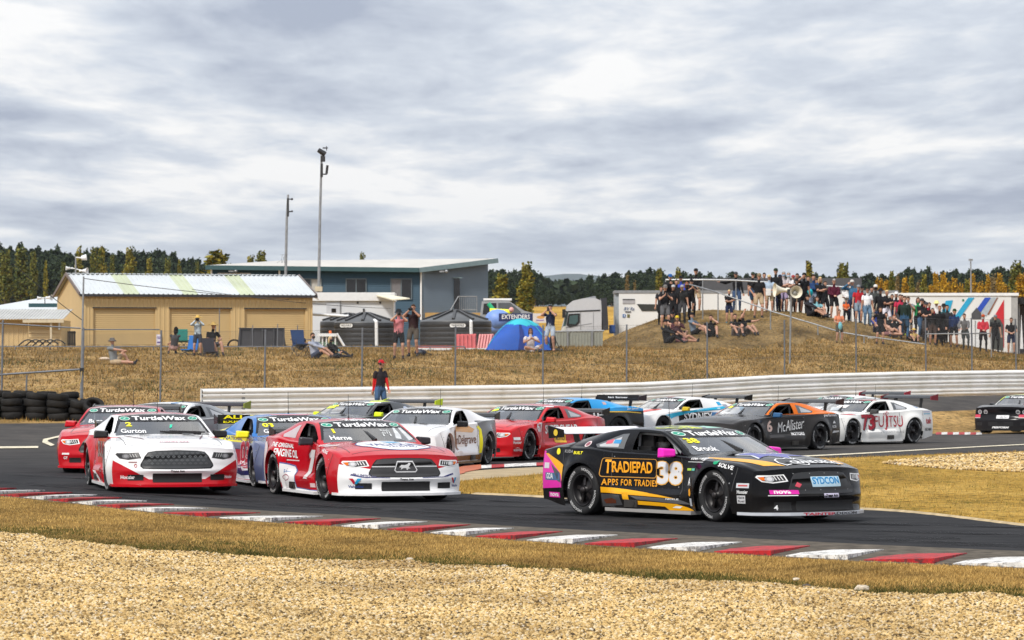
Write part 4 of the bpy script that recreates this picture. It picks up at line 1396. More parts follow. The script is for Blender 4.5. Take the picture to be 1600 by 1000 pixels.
# -- black cage trailer in front of third door
ct=empty('cage_trailer',at(410,543,144),0,'black mesh sided cage trailer in front of the third roller door','trailer')
ci_=Matrix.Translation(-ct.location)
MB().add([ci_@at(x,y,D) for x,y,D in ((374,513,143.8),(443,513,143.8),(447,542,143.4),(371,542,143.4),(377,512,145),(441,512,145),(445,542,145.2),(373,542,145.2))],
         [(3,2,1,0),(0,1,5,4),(4,5,6,7),(1,2,6,5),(0,4,7,3),(2,3,7,6)]).build('side_mesh',mat('black_mesh',(0.010,0.009,0.012),0.7,var=0.4,scale=5),ct)
for px in (374,392,410,428,444):MB().tube(ci_@at(px,543,143.3),ci_@at(px+(1 if px<400 else 0),512,143.65),0.022).build('stake',M_dark,ct)
MB().tube(ci_@at(373,513,143.7),ci_@at(444,513,143.7),0.025).build('rail',M_dark,ct)
b=MB(); b.lathe([(0.22,-0.05),(0.29,-0.05),(0.29,0.05),(0.22,0.05)],18,Matrix.Translation(ci_@at(366,541,143.6))@Matrix.Rotation(rad(90),4,'X'),close=True); b.build('wheel',M_tyre,ct)
# star pickets / sticks standing before the shed
for px,y0,y1,lb in ((343,482,545,'tall thin stick standing before the second roller door'),(337,506,545,'short dark stick beside the tall one'),(395,508,543,'thin grey stake in front of the cage trailer, left one'),
                       (434,506,543,'thin grey stake in front of the cage trailer, right one'),(465,508,543,'thin stake between cage trailer and camp chair')):
    tag(MB().tube(at(px-0.8,y1,141.5),at(px,y0,141.5),0.018).build('stake',M_post),lb,'stake')
# -- 4WD behind the tent
def simple_wagon(px0,px1,D,label):
    c=at((px0+px1)/2,540,D); c.z=2.35
    o=empty('parked_car',c,0,label,'car')
    L=(px1-px0)/F*D
    m_=mat('silver_car_paint',(0.36,0.38,0.40),0.3,0.4,coat=0.5)
    prof=[(-L/2,0.35),(-L/2,1.0),(-L/2+0.1,1.78),(-0.3*L/2+0.4,1.82),(0.25*L,1.30),(L/2-0.15,1.15),(L/2,0.7),(L/2,0.35)]
    MB().prism(prof,'y',-0.85,0.85).build('body',m_,o)
    win=[(-L/2+0.14,1.12),(-L/2+0.2,1.66),(-0.05*L,1.70),(0.19*L,1.26),(0.19*L,1.12)]
    MB().prism([(-L/2+0.14,1.12),(-L/2+0.2,1.66),(-0.22*L,1.70),(-0.22*L,1.12)],'y',-0.865,-0.855).build('window',M_glassd,o)
    MB().prism([(-0.19*L,1.12),(-0.19*L,1.70),(0.02*L,1.70),(0.19*L,1.26),(0.19*L,1.12)],'y',-0.865,-0.855).build('window',mat('grey_car_glass',(0.09,0.10,0.11),0.15),o)
    MB().box((-0.2*L,0,1.88),(L*0.48,1.6,0.1)).build('roof_box',M_white,o)
    for x in (-0.3*L,0.3*L):
        MB().lathe([(0.2,-0.1),(0.36,-0.1),(0.36,0.1),(0.2,0.1)],18,Matrix.Translation((x,-0.8,0.36))@Matrix.Rotation(rad(90),4,'X'),close=True).build('wheel',M_tyre,o)
    return o
o=simple_wagon(750,842,182,'silver four wheel drive with white roof box parked behind the tent')
o.location.z=CZ+(H0-466)/F*182-1.95
# -- truck cab
tk=empty('truck',at(915,545,176),0,'silver white truck cab with roof fairing seen side on','truck')
tk.location.z=2.35
kt=176/F
def tp(px,py):return ((px-915)*kt,CZ+(H0-py)*kt-2.35)
M_truck=mat('truck_silver',(0.50,0.51,0.53),0.35,0.1,var=0.04,coat=0.4)
prof=[tp(877,545),tp(877,517),tp(879,509),tp(884,490),tp(886,477),tp(895,470),tp(912,466),tp(931,466),tp(940,470),tp(940,545)]
MB().prism(prof,'y',0,2.4).build('cab',M_truck,tk)
MB().prism([tp(908,468),tp(915,465.5),tp(928,462.5),tp(931,463),tp(931,466),tp(912,467.5)],'y',0.1,2.3).build('roof_fairing',mat('truck_grey',(0.28,0.29,0.31),0.4),tk)
MB().prism([tp(939,466),tp(948,465),tp(951,515),tp(942,516)],'y',-0.05,2.45).build('side_deflector',mat('truck_dark',(0.03,0.032,0.038),0.4),tk)
MB().prism([tp(878.5,513),tp(880,508),tp(885,488.5),tp(888,488),tp(884.5,507),tp(881,514)],'y',-0.015,0.0).build('windscreen_edge',mat('truck_glass',(0.05,0.09,0.09),0.1),tk)
MB().prism([tp(885.5,508),tp(888.5,490.5),tp(906,489.5),tp(906,504),tp(901,509),tp(890,512)],'y',-0.03,-0.004).build('window_surround',M_black,tk)
MB().prism([tp(888.5,506),tp(890,493.5),tp(903,492),tp(903,502),tp(899,507)],'y',-0.045,-0.033).build('window',mat('truck_glass',(0.05,0.09,0.09),0.1),tk)
MB().prism([tp(884,486.2),tp(938,483.8),tp(938,486),tp(884,488)],'y',-0.02,-0.003).build('visor_line',M_black,tk)
b=MB()
for px in (907,927):b.prism([tp(px,488),tp(px+0.6,488),tp(px+0.6,520),tp(px,520)],'y',-0.012,-0.002)
b.prism([tp(880,512),tp(925,505),tp(925,505.8),tp(880,513)],'y',-0.012,-0.002)
b.build('door_seam',mat('seam_grey',(0.16,0.16,0.17),0.6),tk)
MB().box((tp(881,490)[0],-0.2,tp(0,490)[1]),(0.16,0.18,0.42)).tube((tp(886,487)[0],-0.02,tp(0,487)[1]),(tp(881,487)[0],-0.2,tp(0,486)[1]),0.03).build('mirror',M_black,tk)
MB().prism([tp(876,518),tp(880,510),tp(884,510),tp(884,518)],'y',-0.04,0.0).build('headlight',mat('truck_lamp',(0.55,0.55,0.5),0.2),tk)
b=MB()
for px in (884,932):b.lathe([(0.25,-0.12),(0.45,-0.12),(0.45,0.12),(0.25,0.12)],20,Matrix.Translation((tp(px,0)[0],0.2,0.45))@Matrix.Rotation(rad(90),4,'X'),close=True)
b.build('wheel',M_tyre,tk)
# small blue thing behind the truck
o=MB().lathe([(0.0,0),(0.15,0.0),(0.155,0.18),(0.15,0.2),(0.155,0.38),(0.15,0.42),(0.0,0.43)],16,Matrix.Translation(at(956.5,521,178))).build('rubbish_drum',mat('blue_drum',(0.03,0.12,0.45),0.5))
tag(o,'blue drum between the truck and the white trailer','drum')
# -- white race trailer behind the mound
M_trl=mat('trailer_white',(0.70,0.70,0.68),0.45,var=0.05,scale=0.6)
ta=empty('race_trailer',at(965,545,178),0,'long white race trailer with black parallelogram graphic behind the mound','trailer')
ti=Matrix.Translation(-ta.location)
MB().span(ti@at(967,545,178),ti@at(1395,457,180.6)).build('body',M_trl,ta)
MB().span(ti@at(961,545,178.1),ti@at(966.6,457,180.5)).build('end_door',mat('trailer_grey',(0.32,0.35,0.37),0.5),ta)
MB().span(ti@at(960,458,177.97),ti@at(1395,455.5,180.6)).build('roof_edge',M_steel,ta)
def onp(name,poly,m_,D=177.985,root=ta,iv=ti,dy=0.0):
    b=MB(); b.prism([(p.x,p.z) for p in [iv@at(x,y,D) for x,y in poly]],'y',(iv@at(0,0,D)).y-0.012-dy,(iv@at(0,0,D)).y-dy)
    return b.build(name,m_,root)
onp('graphic',[(995,475),(1029,475.5),(1036,486),(1003,486)],mat('graphic_dark',(0.03,0.032,0.028),0.5))
onp('vent',[(973,468),(992,468),(992,474.5),(973,474.5)],mat('vent_grey',(0.36,0.35,0.36),0.5))
onp('vent_slot',[(973,467.2),(992,467.2),(992,468.6),(973,468.6)],M_dark,dy=0.015)
onp('social_icon',[(973,491),(977.5,491),(977.5,496),(973,496)],mat('icon_blue',(0.02,0.12,0.35),0.5))
onp('social_icon',[(980,491),(984,491),(984,496),(980,496)],mat('icon_olive',(0.14,0.13,0.04),0.5))
f_=flat_sign('lettering',[(T('f',0,0,0.06,0.12,bold=0.02),M_white)],ti@at(975.6,493.7,177.96),(1,0,0),(0,0,1),ta)
flat_sign('lettering',[(T('RV Ra',0,0,0.52,0.17,bold=0.01,shear=0.3),mat('graphic_blue',(0.05,0.09,0.2),0.5)),(RECT(-0.05,-0.15,0.3,0.05),M_dark)],ti@at(983,482.5,177.97),(1,0,0),(0,0,1),ta)
# grey shade wall above the trailer
o=MB().span(at(1092,470,186),at(1335,437.5,190)).build('shade_building',mat('shade_grey',(0.075,0.075,0.08),0.7,var=0.1))
tag(o,'dark grey flat topped building behind the rail on the mound','building')
# -- striped trailer
tb=empty('race_trailer',at(1480,560,171),0,'white trailer with diagonal cyan blue and red stripes at right','trailer')
tbi=Matrix.Translation(-tb.location)
MB().span(tbi@at(1396,565,171),tbi@at(1569,462,173.5)).build('body',M_trl,tb)
MB().span(tbi@at(1394,462,170.95),tbi@at(1580,459.5,173.6)).build('roof_edge',M_white,tb)
MB().span(tbi@at(1569.3,565,171.02),tbi@at(1579,462,173.5)).build('corner_post',mat('trailer_grey2',(0.36,0.36,0.35),0.5),tb)
def ons(name,poly,col,dy=0.0):
    return onp(name,poly,mat('stripe_'+'_'.join(str(int(c*99)) for c in col),col,0.45),170.985,tb,tbi,dy)
ons('stripe',[(1513,465),(1522.5,465),(1496,502),(1490,497)],(0.02,0.33,0.55))
ons('stripe',[(1478,470),(1489,469),(1483,490),(1470,490)],(0.02,0.33,0.55))
ons('stripe',[(1539,465),(1548.5,465),(1533,487),(1522,489)],(0.02,0.07,0.42))
ons('stripe',[(1549,465),(1557.5,465),(1541,494),(1533,488)],(0.38,0.43,0.47))
ons('stripe',[(1557.8,465),(1559.5,465),(1545,492),(1543,491)],(0.26,0.10,0.05))
ons('stripe',[(1568.8,468),(1568.8,543),(1562,541),(1552,497)],(0.52,0.02,0.03))
ons('graphic',[(1518,490),(1526,480.5),(1533,489),(1533,499),(1518,499)],(0.07,0.07,0.075),0.015)
ons('graphic',[(1503.5,467.5),(1506.5,467.5),(1506.5,470.5),(1503.5,470.5)],(0.01,0.16,0.08))
b=empty('fridge',at(1522,545,168),0,'white box fridge in front of the striped trailer','fridge'); bi=Matrix.Translation(-b.location)
MB().span(bi@at(1511,548,168),bi@at(1531,500,168.6)).build('body',M_white,b)
MB().span(bi@at(1523.5,545,167.97),bi@at(1524.3,501,167.995)).build('seam',M_steel,b)
o=MB().prism([(p.x,p.z) for p in [at(1551,545,167.5),at(1549,500,167.5),at(1553,495,167.5),at(1562,498,167.5),at(1568,508,167.5),at(1568,548,167.5)]],'y',167.5,168.1).build('covered_machine',mat('dark_cover',(0.06,0.065,0.06),0.8,var=0.2))
tag(o,'dark grey covered machine against the red end of the striped trailer','machine')
# -- dark stall at right edge
st=empty('stall',at(1595,560,172),0,'black roofed stall at the right edge beyond the striped trailer','stall'); si=Matrix.Translation(-st.location)
MB().span(si@at(1580,475,171.6),si@at(1640,467,175)).build('roof',M_black,st)
MB().span(si@at(1583,565,174.6),si@at(1640,475,174.8)).build('back_wall',mat('stall_wall',(0.10,0.09,0.11),0.7),st)
for px in (1584,1592,1612):MB().tube(si@at(px,565,171.8),si@at(px,475,171.8),0.05).build('post',M_steel,st)
o=MB().prism([(p.x,p.z) for p in [at(1594,545,168),at(1596,492,168),at(1599,545,168)]],'y',168,168.05).build('feather_flag',M_white)
tag(o,'narrow white feather banner at the right edge','flag')
# ---------------------------------------------------------------- poles, lamps, speakers, cables
def mast(name,pts_,r,label,cat='mast'):
    o=empty(name,pts_[0],0,label,cat); iv=Matrix.Translation(-o.location)
    n=len(pts_)-1
    b=MB()
    for i in range(n):b.tube(iv@pts_[i],iv@pts_[i+1],r*(1-0.4*i/n),r*(1-0.4*(i+1)/n),10)
    b.build('pole',M_steel,o)
    return o,iv
o,iv=mast('radio_mast',[at(497.5,545,170),at(498,445,170),at(500,330,170),at(502.5,240,170)],0.085,'tall steel mast with a camera and aerials on top, taller of the two')
MB().tube(iv@at(497,234,170),iv@at(508,241,170),0.11,0.13).build('camera',M_black,o)
b=MB(); b.tube(iv@at(504,231,170),iv@at(512,231,170),0.03).tube(iv@at(510,228,170),iv@at(510,235,170),0.02); b.build('wind_vane',M_dark,o)
b=MB(); b.tube(iv@at(511.5,258,169.9),iv@at(510,271,169.9),0.06).tube(iv@at(502,272,170),iv@at(511,272,170),0.03); b.build('aerial',M_dark,o)
MB().span(iv@at(500.5,276,169.8),iv@at(504.5,256,170.1)).build('equipment_box',M_dark,o)
MB().span(iv@at(500.5,252,169.8),iv@at(508,244,170.1)).build('equipment_box',M_dark,o)
MB().span(iv@at(492,455,169.7),iv@at(504,448,170.2)).build('bracket',mat('cream_trim',(0.55,0.47,0.33),0.5),o)
o,iv=mast('radio_mast',[at(445,545,178),at(446,440,178),at(448,340,178),at(450,304,178)],0.085,'shorter grey mast with small aerials rising behind the cream shed')
b=MB(); b.span(iv@at(448,338,177.85),iv@at(451.5,310,178.1)); b.build('equipment_box',M_dark,o)
b=MB(); b.tube(iv@at(450,311,178),iv@at(456,311,178),0.03).ball(iv@at(456,311,178),0.06).tube(iv@at(450,331,178),iv@at(456,330,178),0.03).ball(iv@at(456,330,178),0.05); b.build('aerial',M_dark,o)
o,iv=mast('lamp_post',[at(1518,545,230),at(1517,408,230)],0.07,'thin pale lamp post beyond the striped trailer','lamp post')
MB().box(iv@at(1517,406,230),(0.25,0.2,0.12)).build('lamp_head',M_steel,o)
o,iv=mast('floodlight_pole',[at(118,545,172),at(118,401,172)],0.06,'grey floodlight pole with a horn speaker behind the left end of the shed','pole')
MB().tube(iv@at(118,402,172),iv@at(127,403,172),0.03).tube(iv@at(127,403,172),iv@at(135,402,172),0.10,0.15).build('floodlight',M_white,o)
def horn(mb,p,d,L,r,mi=0):
    d=Vector(d).normalized()
    M=Matrix.Translation(p)@d.to_track_quat('Z','Y').to_matrix().to_4x4()
    mb.lathe([(0.08*r/0.35,-L*0.35),(0.13*r/0.35,-L*0.3),(0.13*r/0.35,-L*0.05),(0.09*r/0.35,0),(r*0.35,L*0.35),(r*0.62,L*0.7),(r*0.95,L),(r,L*1.02),(r*0.9,L*0.96),(r*0.5,L*0.6),(0.06,L*0.2),(0.001,L*0.2)],24,M,mi)
    return mb
b=MB(); horn(b,iv@at(127,423,172),(1,-0.3,0),0.3,0.16); b.tube(iv@at(118,420,172),iv@at(128,423,172),0.025); b.build('horn_speaker',M_white,o)
b=MB(); horn(b,iv@at(111,419,172),(-1,-0.2,0),0.25,0.11); b.tube(iv@at(118,420,172),iv@at(111,419,172),0.02); b.build('horn_speaker',M_white,o)
o=empty('roof_speaker',at(70,474,160),0,'pair of white horn speakers on the roof of the left cabin','loudspeaker'); iv=Matrix.Translation(-o.location)
b=MB(); horn(b,iv@at(66,466,160),(-1,-0.2,0),0.22,0.1); b.build('horn',M_white,o)
b=MB(); horn(b,iv@at(74,465,160),(1,-0.5,0),0.22,0.14); b.build('horn',M_white,o)
MB().tube(iv@at(70,475,160),iv@at(70,465,160),0.02).build('bracket',M_dark,o)
# big horn loudspeakers in front of the crowd
M_horn=mat('cream_horn',(0.66,0.62,0.50),0.45,var=0.06)
o=empty('loudspeaker',hit(1233,596),0,'pole with two big cream horn loudspeakers in front of the crowd','loudspeaker'); iv=Matrix.Translation(-o.location)
Dp=136.0
q_=at(1234,600,Dp); q_.z=gz(q_.x,q_.y)-0.1
MB().tube(iv@q_,iv@at(1236,462,Dp),0.035).build('pole',M_steel,o)
b=MB(); horn(b,iv@at(1228,453.5,Dp),(-1,-0.22,0.02),0.44,0.27); b.build('horn',M_horn,o)
b=MB(); horn(b,iv@at(1241,457,Dp-0.05),(0.12,-1,0.02),0.40,0.24); b.build('horn',M_horn,o)
b=MB(); b.box(iv@at(1233,456,Dp),(0.16,0.2,0.2)).tube(iv@at(1228,466,Dp),iv@at(1247,466,Dp),0.02); b.build('bracket',M_dark,o)
b=MB(); b.ball(iv@at(1242,458,Dp-0.32),(0.09,0.05,0.08)); b.build('driver_unit',mat('horn_grey',(0.25,0.25,0.23),0.5),o)
def cable(a,b,sag,label):
    a,b=Vector(a),Vector(b)
    pts_=[a.lerp(b,t)-Vector((0,0,sag*4*t*(1-t))) for t in np.linspace(0,1,14)]
    tag(MB().path(pts_,0.012,5).build('cable',M_black),label,'cable')
cable(at(131,435,108.4),at(488,470,160),0.10,'upper black cable from the steel pole across the cream shed')
cable(at(300,452,140),at(610,482,164),0.12,'lower black cable crossing the shed end and the white cabin')
cable(at(128,500,108.4),at(20,412,108.4),0.04,'thin stay wire rising left from the fence gate')
# ---------------------------------------------------------------- things lying on the bank
def placed(name,b,mats_,px,py,label,cat,rz=0.0,dz=0.0):
    o=b.build(name,mats_); o.location=hit(px,py)+Vector((0,0,dz)); o.rotation_euler=(0,0,rz)
    return tag(o,label,cat)
o=empty('backpack',hit(657,555),0.3,'dark navy backpack on the grass beside the photographers','bag')
MB().ball((0,0,0.11),(0.24,0.15,0.12)).build('body',mat('navy_nylon',(0.02,0.025,0.045),0.8),o)
MB().ball((-0.06,-0.1,0.10),(0.12,0.08,0.08)).build('pocket',mat('grey_nylon',(0.07,0.08,0.1),0.8),o)
MB().path([Vector((0.2,0,0.1)),Vector((0.36,-0.03,0.05)),Vector((0.45,0,0.01))],0.015).build('strap',M_black,o)
o=empty('pushchair',hit(868,549),0,'folded black pushchair behind the man at the tent','pushchair')
MB().tube((-0.1,0,0.1),(-0.12,0,0.75),0.09,0.07).ball((-0.1,0,0.42),(0.13,0.15,0.3)).build('seat',M_black,o)
for x in (-0.15,0.17):MB().lathe([(0.07,-0.02),(0.10,-0.02),(0.10,0.02),(0.07,0.02)],14,Matrix.Translation((x,-0.1,0.1))@Matrix.Rotation(rad(90),4,'X'),close=True).build('wheel',M_tyre,o)
MB().tube((-0.15,-0.1,0.1),(0.17,-0.1,0.1),0.015).tube((0.17,-0.1,0.1),(-0.08,0,0.6),0.015).build('frame',M_dark,o)
placed('jacket',MB().ball((0,0,0.05),(0.24,0.15,0.07)).ball((0.18,-0.05,0.04),(0.14,0.1,0.05)).ball((-0.2,0.03,0.045),(0.12,0.09,0.05)),mat('hi_vis_yellow',(0.55,0.80,0.02),0.7),1404,524,'crumpled fluorescent yellow jacket lying on the mound','jacket')
placed('bag',MB().ball((0,0,0.05),(0.2,0.1,0.06)).box((0.2,0,0.05),(0.08,0.1,0.07)),mat('white_bag',(0.65,0.65,0.62),0.7),1363,530,'small white bag lying on the slope below the seated crowd','bag')
placed('towel',MB().ball((0,0,0.05),(0.2,0.14,0.07)),mat('striped_towel',(0.60,0.48,0.36),0.8),163,563,'small cream and red towel under the man in the grey bucket hat','towel')
def camp_chair(px,py,rz,col,label,s=1.0,low=False):
    o=empty('camp_chair',hit(px,py),rz,label,'chair')
    mc=mat('chair_cloth_'+'_'.join(str(int(c*99)) for c in col),col,0.8)
    hs_=(0.2 if low else 0.42)*s
    b=MB()
    b.add([(-0.26*s,-0.24*s,hs_+0.04),(0.26*s,-0.24*s,hs_+0.04),(0.26*s,0.2*s,hs_-0.03),(-0.26*s,0.2*s,hs_-0.03)],[(0,1,2,3)])
    so=b.build('seat',mc,o); so.modifiers.new('s','SOLIDIFY').thickness=0.03
    b=MB()
    b.add([(-0.25*s,0.19*s,hs_),(0.25*s,0.19*s,hs_),(0.27*s,0.36*s,hs_+0.58*s),(-0.27*s,0.36*s,hs_+0.58*s)],[(0,1,2,3)])
    so=b.build('backrest',mc,o); so.modifiers.new('s','SOLIDIFY').thickness=0.03
    for sx_ in (-1,1):
        MB().tube((sx_*0.28*s,-0.28*s,0),(sx_*0.26*s,0.22*s,hs_),0.012).build('leg',M_dark,o)
        MB().tube((sx_*0.28*s,0.30*s,0),(sx_*0.26*s,-0.25*s,hs_+0.04),0.012).build('leg',M_dark,o)
        MB().tube((sx_*0.28*s,-0.28*s,0),(-sx_*0.26*s,-0.26*s,hs_+0.02),0.010).build('brace',M_dark,o)
        if not low:
            MB().box((sx_*0.3*s,0.0,hs_+0.22*s),(0.07,0.5*s,0.02)).build('armrest',mc,o)
            MB().tube((sx_*0.28*s,-0.26*s,0.0),(sx_*0.3*s,-0.24*s,hs_+0.21*s),0.010).build('arm_post',M_dark,o)
    return o
camp_chair(470,557,0.5,(0.015,0.045,0.13),'navy folding camp chair with a child in it')
camp_chair(296,555,-0.6,(0.01,0.13,0.42),'low bright blue beach chair seen from behind beside the straw hat pair',0.95,True)
camp_chair(286,546,0.2,(0.01,0.16,0.13),'green folding chair behind the low blue beach chair',0.8)
camp_chair(329,558,0.45,(0.02,0.02,0.03),'low black folding chair under the man in the straw hat',0.9,True)
# ---------------------------------------------------------------- trees and hills
M_bark=mat('bark',(0.09,0.065,0.045),0.9,var=0.3)
def crown_mesh(name,pts,sizes,cols,m,seed):
    rs=np.random.RandomState(seed)
    n=len(pts)
    a=rs.normal(size=(n,3)); a /= np.linalg.norm(a,axis=1)[:,None]
    b=np.cross(a,rs.normal(size=(n,3))); b /= np.linalg.norm(b,axis=1)[:,None]
    s=np.asarray(sizes)[:,None]
    v=np.stack([pts-a*s-b*s*0.5,pts+a*s-b*s*0.6,pts+a*s*0.4+b*s,pts-a*s*0.7+b*s*0.7],1).reshape(-1,3)
    me=bpy.data.meshes.new(name)
    me.from_pydata(v.tolist(),[],(np.arange(n*4).reshape(-1,4)).tolist())
    at_=me.color_attributes.new('col','FLOAT_COLOR','POINT')
    c4=np.ones((n,4,4)); c4[:,:,:3]=cols[:,None,:]
    at_.data.foreach_set('color',c4.ravel())
    me.materials.append(m)
    return me
M_leaf=vcol_mat('leaves',0.8)
def pine_crown(seed,h=10.0,w=3.2,bare=0.25):
    rs=np.random.RandomState(seed)
    P,Sz=[],[]
    nb=48
    for i in range(nb):                                  # branches, each a flattened spray of clumps
        z=h*(bare+(1-bare)*(i+rs.uniform(0,1))/nb)
        t=(z/h-bare)/(1-bare)
        rmax=w*(0.62+0.38*math.sin(t*2.8+0.2))*(1-t**5)**0.7*rs.uniform(0.4,1.15)+0.25
        a=rs.uniform(0,6.28)
        k=26
        rr=rmax*rs.uniform(0.1,1,k)**0.7
        aa=a+rs.normal(0,0.5,k)
        P.append(np.stack([rr*np.cos(aa),rr*np.sin(aa),z+rs.normal(0,0.28,k)+rr*0.12],-1)); Sz.append(rs.uniform(0.16,0.40,k))
    P,Sz=np.concatenate(P),np.concatenate(Sz)
    base=np.array([0.020,0.032,0.016]); hi=np.array([0.050,0.070,0.028])
    c=base+(hi-base)*rs.uniform(0,1,(len(P),1))**1.6
    return crown_mesh('pine_crown',P,Sz,c,M_leaf,seed)
def poplar_crown(seed,h=10.0,w=1.1,dry=0.3,tone='green',open_=0.0):
    rs=np.random.RandomState(seed)
    P,Sz,Cc=[],[],[]
    nb=80
    for i in range(nb):                                  # steep upright branches
        z0=h*rs.uniform(0.08,0.80); a=rs.uniform(0,6.28)
        L=h*rs.uniform(0.10,0.24)*(1.15-z0/h)+0.5
        k=22
        t=rs.uniform(0,1,k)
        sp=w*(0.95-0.75*(z0/h))*rs.uniform(0.5,1.15)
        rr=sp*(0.35+0.65*np.sqrt(t))
        aa=a+rs.normal(0,0.35,k)
        P.append(np.stack([rr*np.cos(aa),rr*np.sin(aa),z0+L*t*1.5+rs.normal(0,0.1,k)],-1)); Sz.append(rs.uniform(0.09,0.22,k))
        y=rs.uniform(0,1)
        for _ in range(k):Cc.append(min(1,max(0,y+rs.normal(0,0.25))))
    P,Sz,Cc=np.concatenate(P),np.concatenate(Sz),np.array(Cc)[:,None]
    pal={'green':((0.038,0.058,0.015),(0.19,0.185,0.038)),'gold':((0.20,0.13,0.018),(0.60,0.34,0.022)),'mix':((0.045,0.065,0.015),(0.32,0.265,0.04)),'bare':((0.15,0.11,0.05),(0.26,0.19,0.08))}[tone]
    c=np.array(pal[0])+(np.array(pal[1])-np.array(pal[0]))*Cc
    keep=P[:,2]<h
    if open_:keep &= rs.uniform(0,1,len(P))>open_
    return crown_mesh('poplar_crown',P[keep],Sz[keep],c[keep],M_leaf,seed)
pines=[pine_crown(10+i,10,2.6+0.5*(i % 3),0.12+0.1*(i % 3)) for i in range(6)]
poplars={'green':[poplar_crown(30+i,10,1.15+0.2*i) for i in range(3)],'mix':[poplar_crown(40+i,10,1.0+0.25*i,tone='mix') for i in range(3)],
           'gold':[poplar_crown(50+i,10,1.0+0.25*i,tone='gold') for i in range(3)],'bare':[poplar_crown(60+i,10,0.8+0.2*i,tone='bare',open_=0.55) for i in range(2)]}
trunk_me=MB().tube((0,0,-0.3),(0,0,8.4),0.2,0.04,7).mesh('trunk',M_bark)
def tree(kind,me,px,ytop,D,label,cat='tree',group=None,wscale=1.0,base=None):
    x=(px-800)/F*D
    zb=gz(x,D) if base is None else base
    h=CZ+(H0-ytop)/F*D-zb
    o=empty(kind,(x,D,zb),R.uniform(0,6.28),label,cat,group)
    s=h/10.0
    wscale=wscale*(0.72 if 'poplar' in kind else 1.0)
    o.scale=(s*wscale,s*wscale,s)
    link('trunk',trunk_me,o); link('crown',me,o)
    return o
# pines: the dark plantation along the skyline
def skyline(px):
    return np.interp(px,[-60,0,60,120,150,200,260,300,330,400,560,760,790,815,850,880,905,930,980,1020,1060,1120,1200,1260,1300,1380,1420,1500,1560,1600,1660],
                     [384,386,388,395,392,396,399,407,414,420,424,426,422,425,428,437,434,431,428,422,430,429,434,432,428,432,421,426,424,416,416])
LMX=[30,88,130,190,240,285,800,850,900,965,1040,1120,1200,1290,1400,1470,1530]
LMK=['at the left edge above the small cabin','above the white hipped roof','beside the floodlight pole','above the left end of the shed roof','above the first skylight strip of the shed','between the first and second skylight strips',
       'at the low right end of the left plantation','close to the right end of the blue building','beside the pointed poplar','above the truck cab','above the graphic on the white trailer','behind the left end of the crowd','behind the man leaning on the rail',
       'behind the horn loudspeakers','behind the man in maroon','behind the right hand group of the crowd','above the striped trailer','at the right edge beyond the lamp post']
n=0
for rowi,(D0,dy,step) in enumerate(((1080,0,11.0),(1000,9,12.5),(930,20,14.0))):
    px=-40+rowi*4
    while px<1640:
        if not (336<px<750):
            gap=850<px<900 and rowi<2
            if 1195<px<1395 and rowi==2:px+=step; continue
            if not (gap and R.random()<0.8):
                y=float(skyline(px))+dy+R.uniform(-4,7)
                k_=int(np.searchsorted(LMX,px))
                lb=('tall dark pine ','dark pine ','lower dark pine ')[rowi]+LMK[k_]
                gp='pines '+LMK[k_]+(' back row',' middle row',' front row')[rowi]
                tree('pine_tree',R.choice(pines),px+R.uniform(-3,3),y,D0+R.uniform(-15,15),lb,'tree',gp,R.uniform(0.75,1.15))
                n+=1
        px+=step*R.uniform(0.8,1.2)
# dense undergrowth of the wood behind and below the pines
def wood(name,label,px0,px1,D,ytop,ybot,n_,seed):
    rs=np.random.RandomState(seed)
    u=rs.uniform(px0,px1,n_); d=D+rs.uniform(-25,25,n_)
    y=ytop(u)+(ybot-ytop(u))*rs.uniform(0,1,n_)**0.8
    P=np.stack([(u-800)/F*d,d,CZ+(H0-y)/F*d],-1)
    c=np.array([0.016,0.024,0.013])+np.array([0.022,0.03,0.012])*rs.uniform(0,1,(n_,1))**2
    o=link(name,crown_mesh(name,P,rs.uniform(0.6,1.3,n_),c,M_leaf,seed))
    tag(o,label,kind='stuff')
wood('pine_forest','dark massed wood behind the pines on the left',-60,345,1120,lambda u:skyline(u)+8,486,5200,1)
wood('pine_forest','dark massed wood behind the pines in the middle',755,860,1120,lambda u:skyline(u)+8,474,1500,2)
wood('pine_forest','dark massed wood behind the pines behind the mound',885,1650,1120,lambda u:skyline(u)+9,474,9000,3)
wood('scrub','low grey scrub in the gap of the skyline',845,905,1000,lambda u:440+0*u,472,700,4)
# poplars
for k,(px,y,tone,w,lb) in enumerate((
        (8,386,'green',1.5,'broad green poplar at the left edge'),(33,384,'green',1.7,'broad dull green poplar second from the left edge'),(52,388,'green',1.2,'dark green poplar behind the white roof'),
        (71,404,'mix',0.8,'slim yellow green poplar above the white roof'),(123,378,'mix',0.9,'thin poplar beside the floodlight pole'),(99,408,'green',1.0,'short green poplar left of the shed gable'),
        (146,381,'green',1.1,'green poplar just right of the floodlight pole'),(158,382,'mix',1.2,'olive poplar above the left end of the shed roof'),(203,379,'mix',1.5,'tall full poplar above the first skylight strip'),
        (175,393,'green',0.8,'narrow green poplar between two fuller ones above the shed'),(233,397,'mix',1.1,'yellowish poplar above the shed roof'),(262,400,'green',1.0,'green poplar above the middle of the shed roof'),(280,402,'mix',0.9,'gold tipped poplar above the shed roof'),(308,404,'green',0.7,'thin poplar at the end of the left skyline'))):
    tree('poplar_tree',R.choice(poplars[tone]),px,y,R.uniform(700,780),lb,'tree','poplars on the left skyline',w)
tree('leafy_tree',poplars['mix'][2],337,386,420,'loose yellow green tree rising behind the blue building roof at its left','tree',None,2.2)
tree('poplar_tree',poplars['mix'][1],392,393,600,'yellow tipped tree just showing over the blue building roof','tree',None,1.5)
tree('poplar_tree',poplars['green'][1],408,389,620,'green tree just showing over the blue building roof, right of the yellow one','tree',None,1.6)
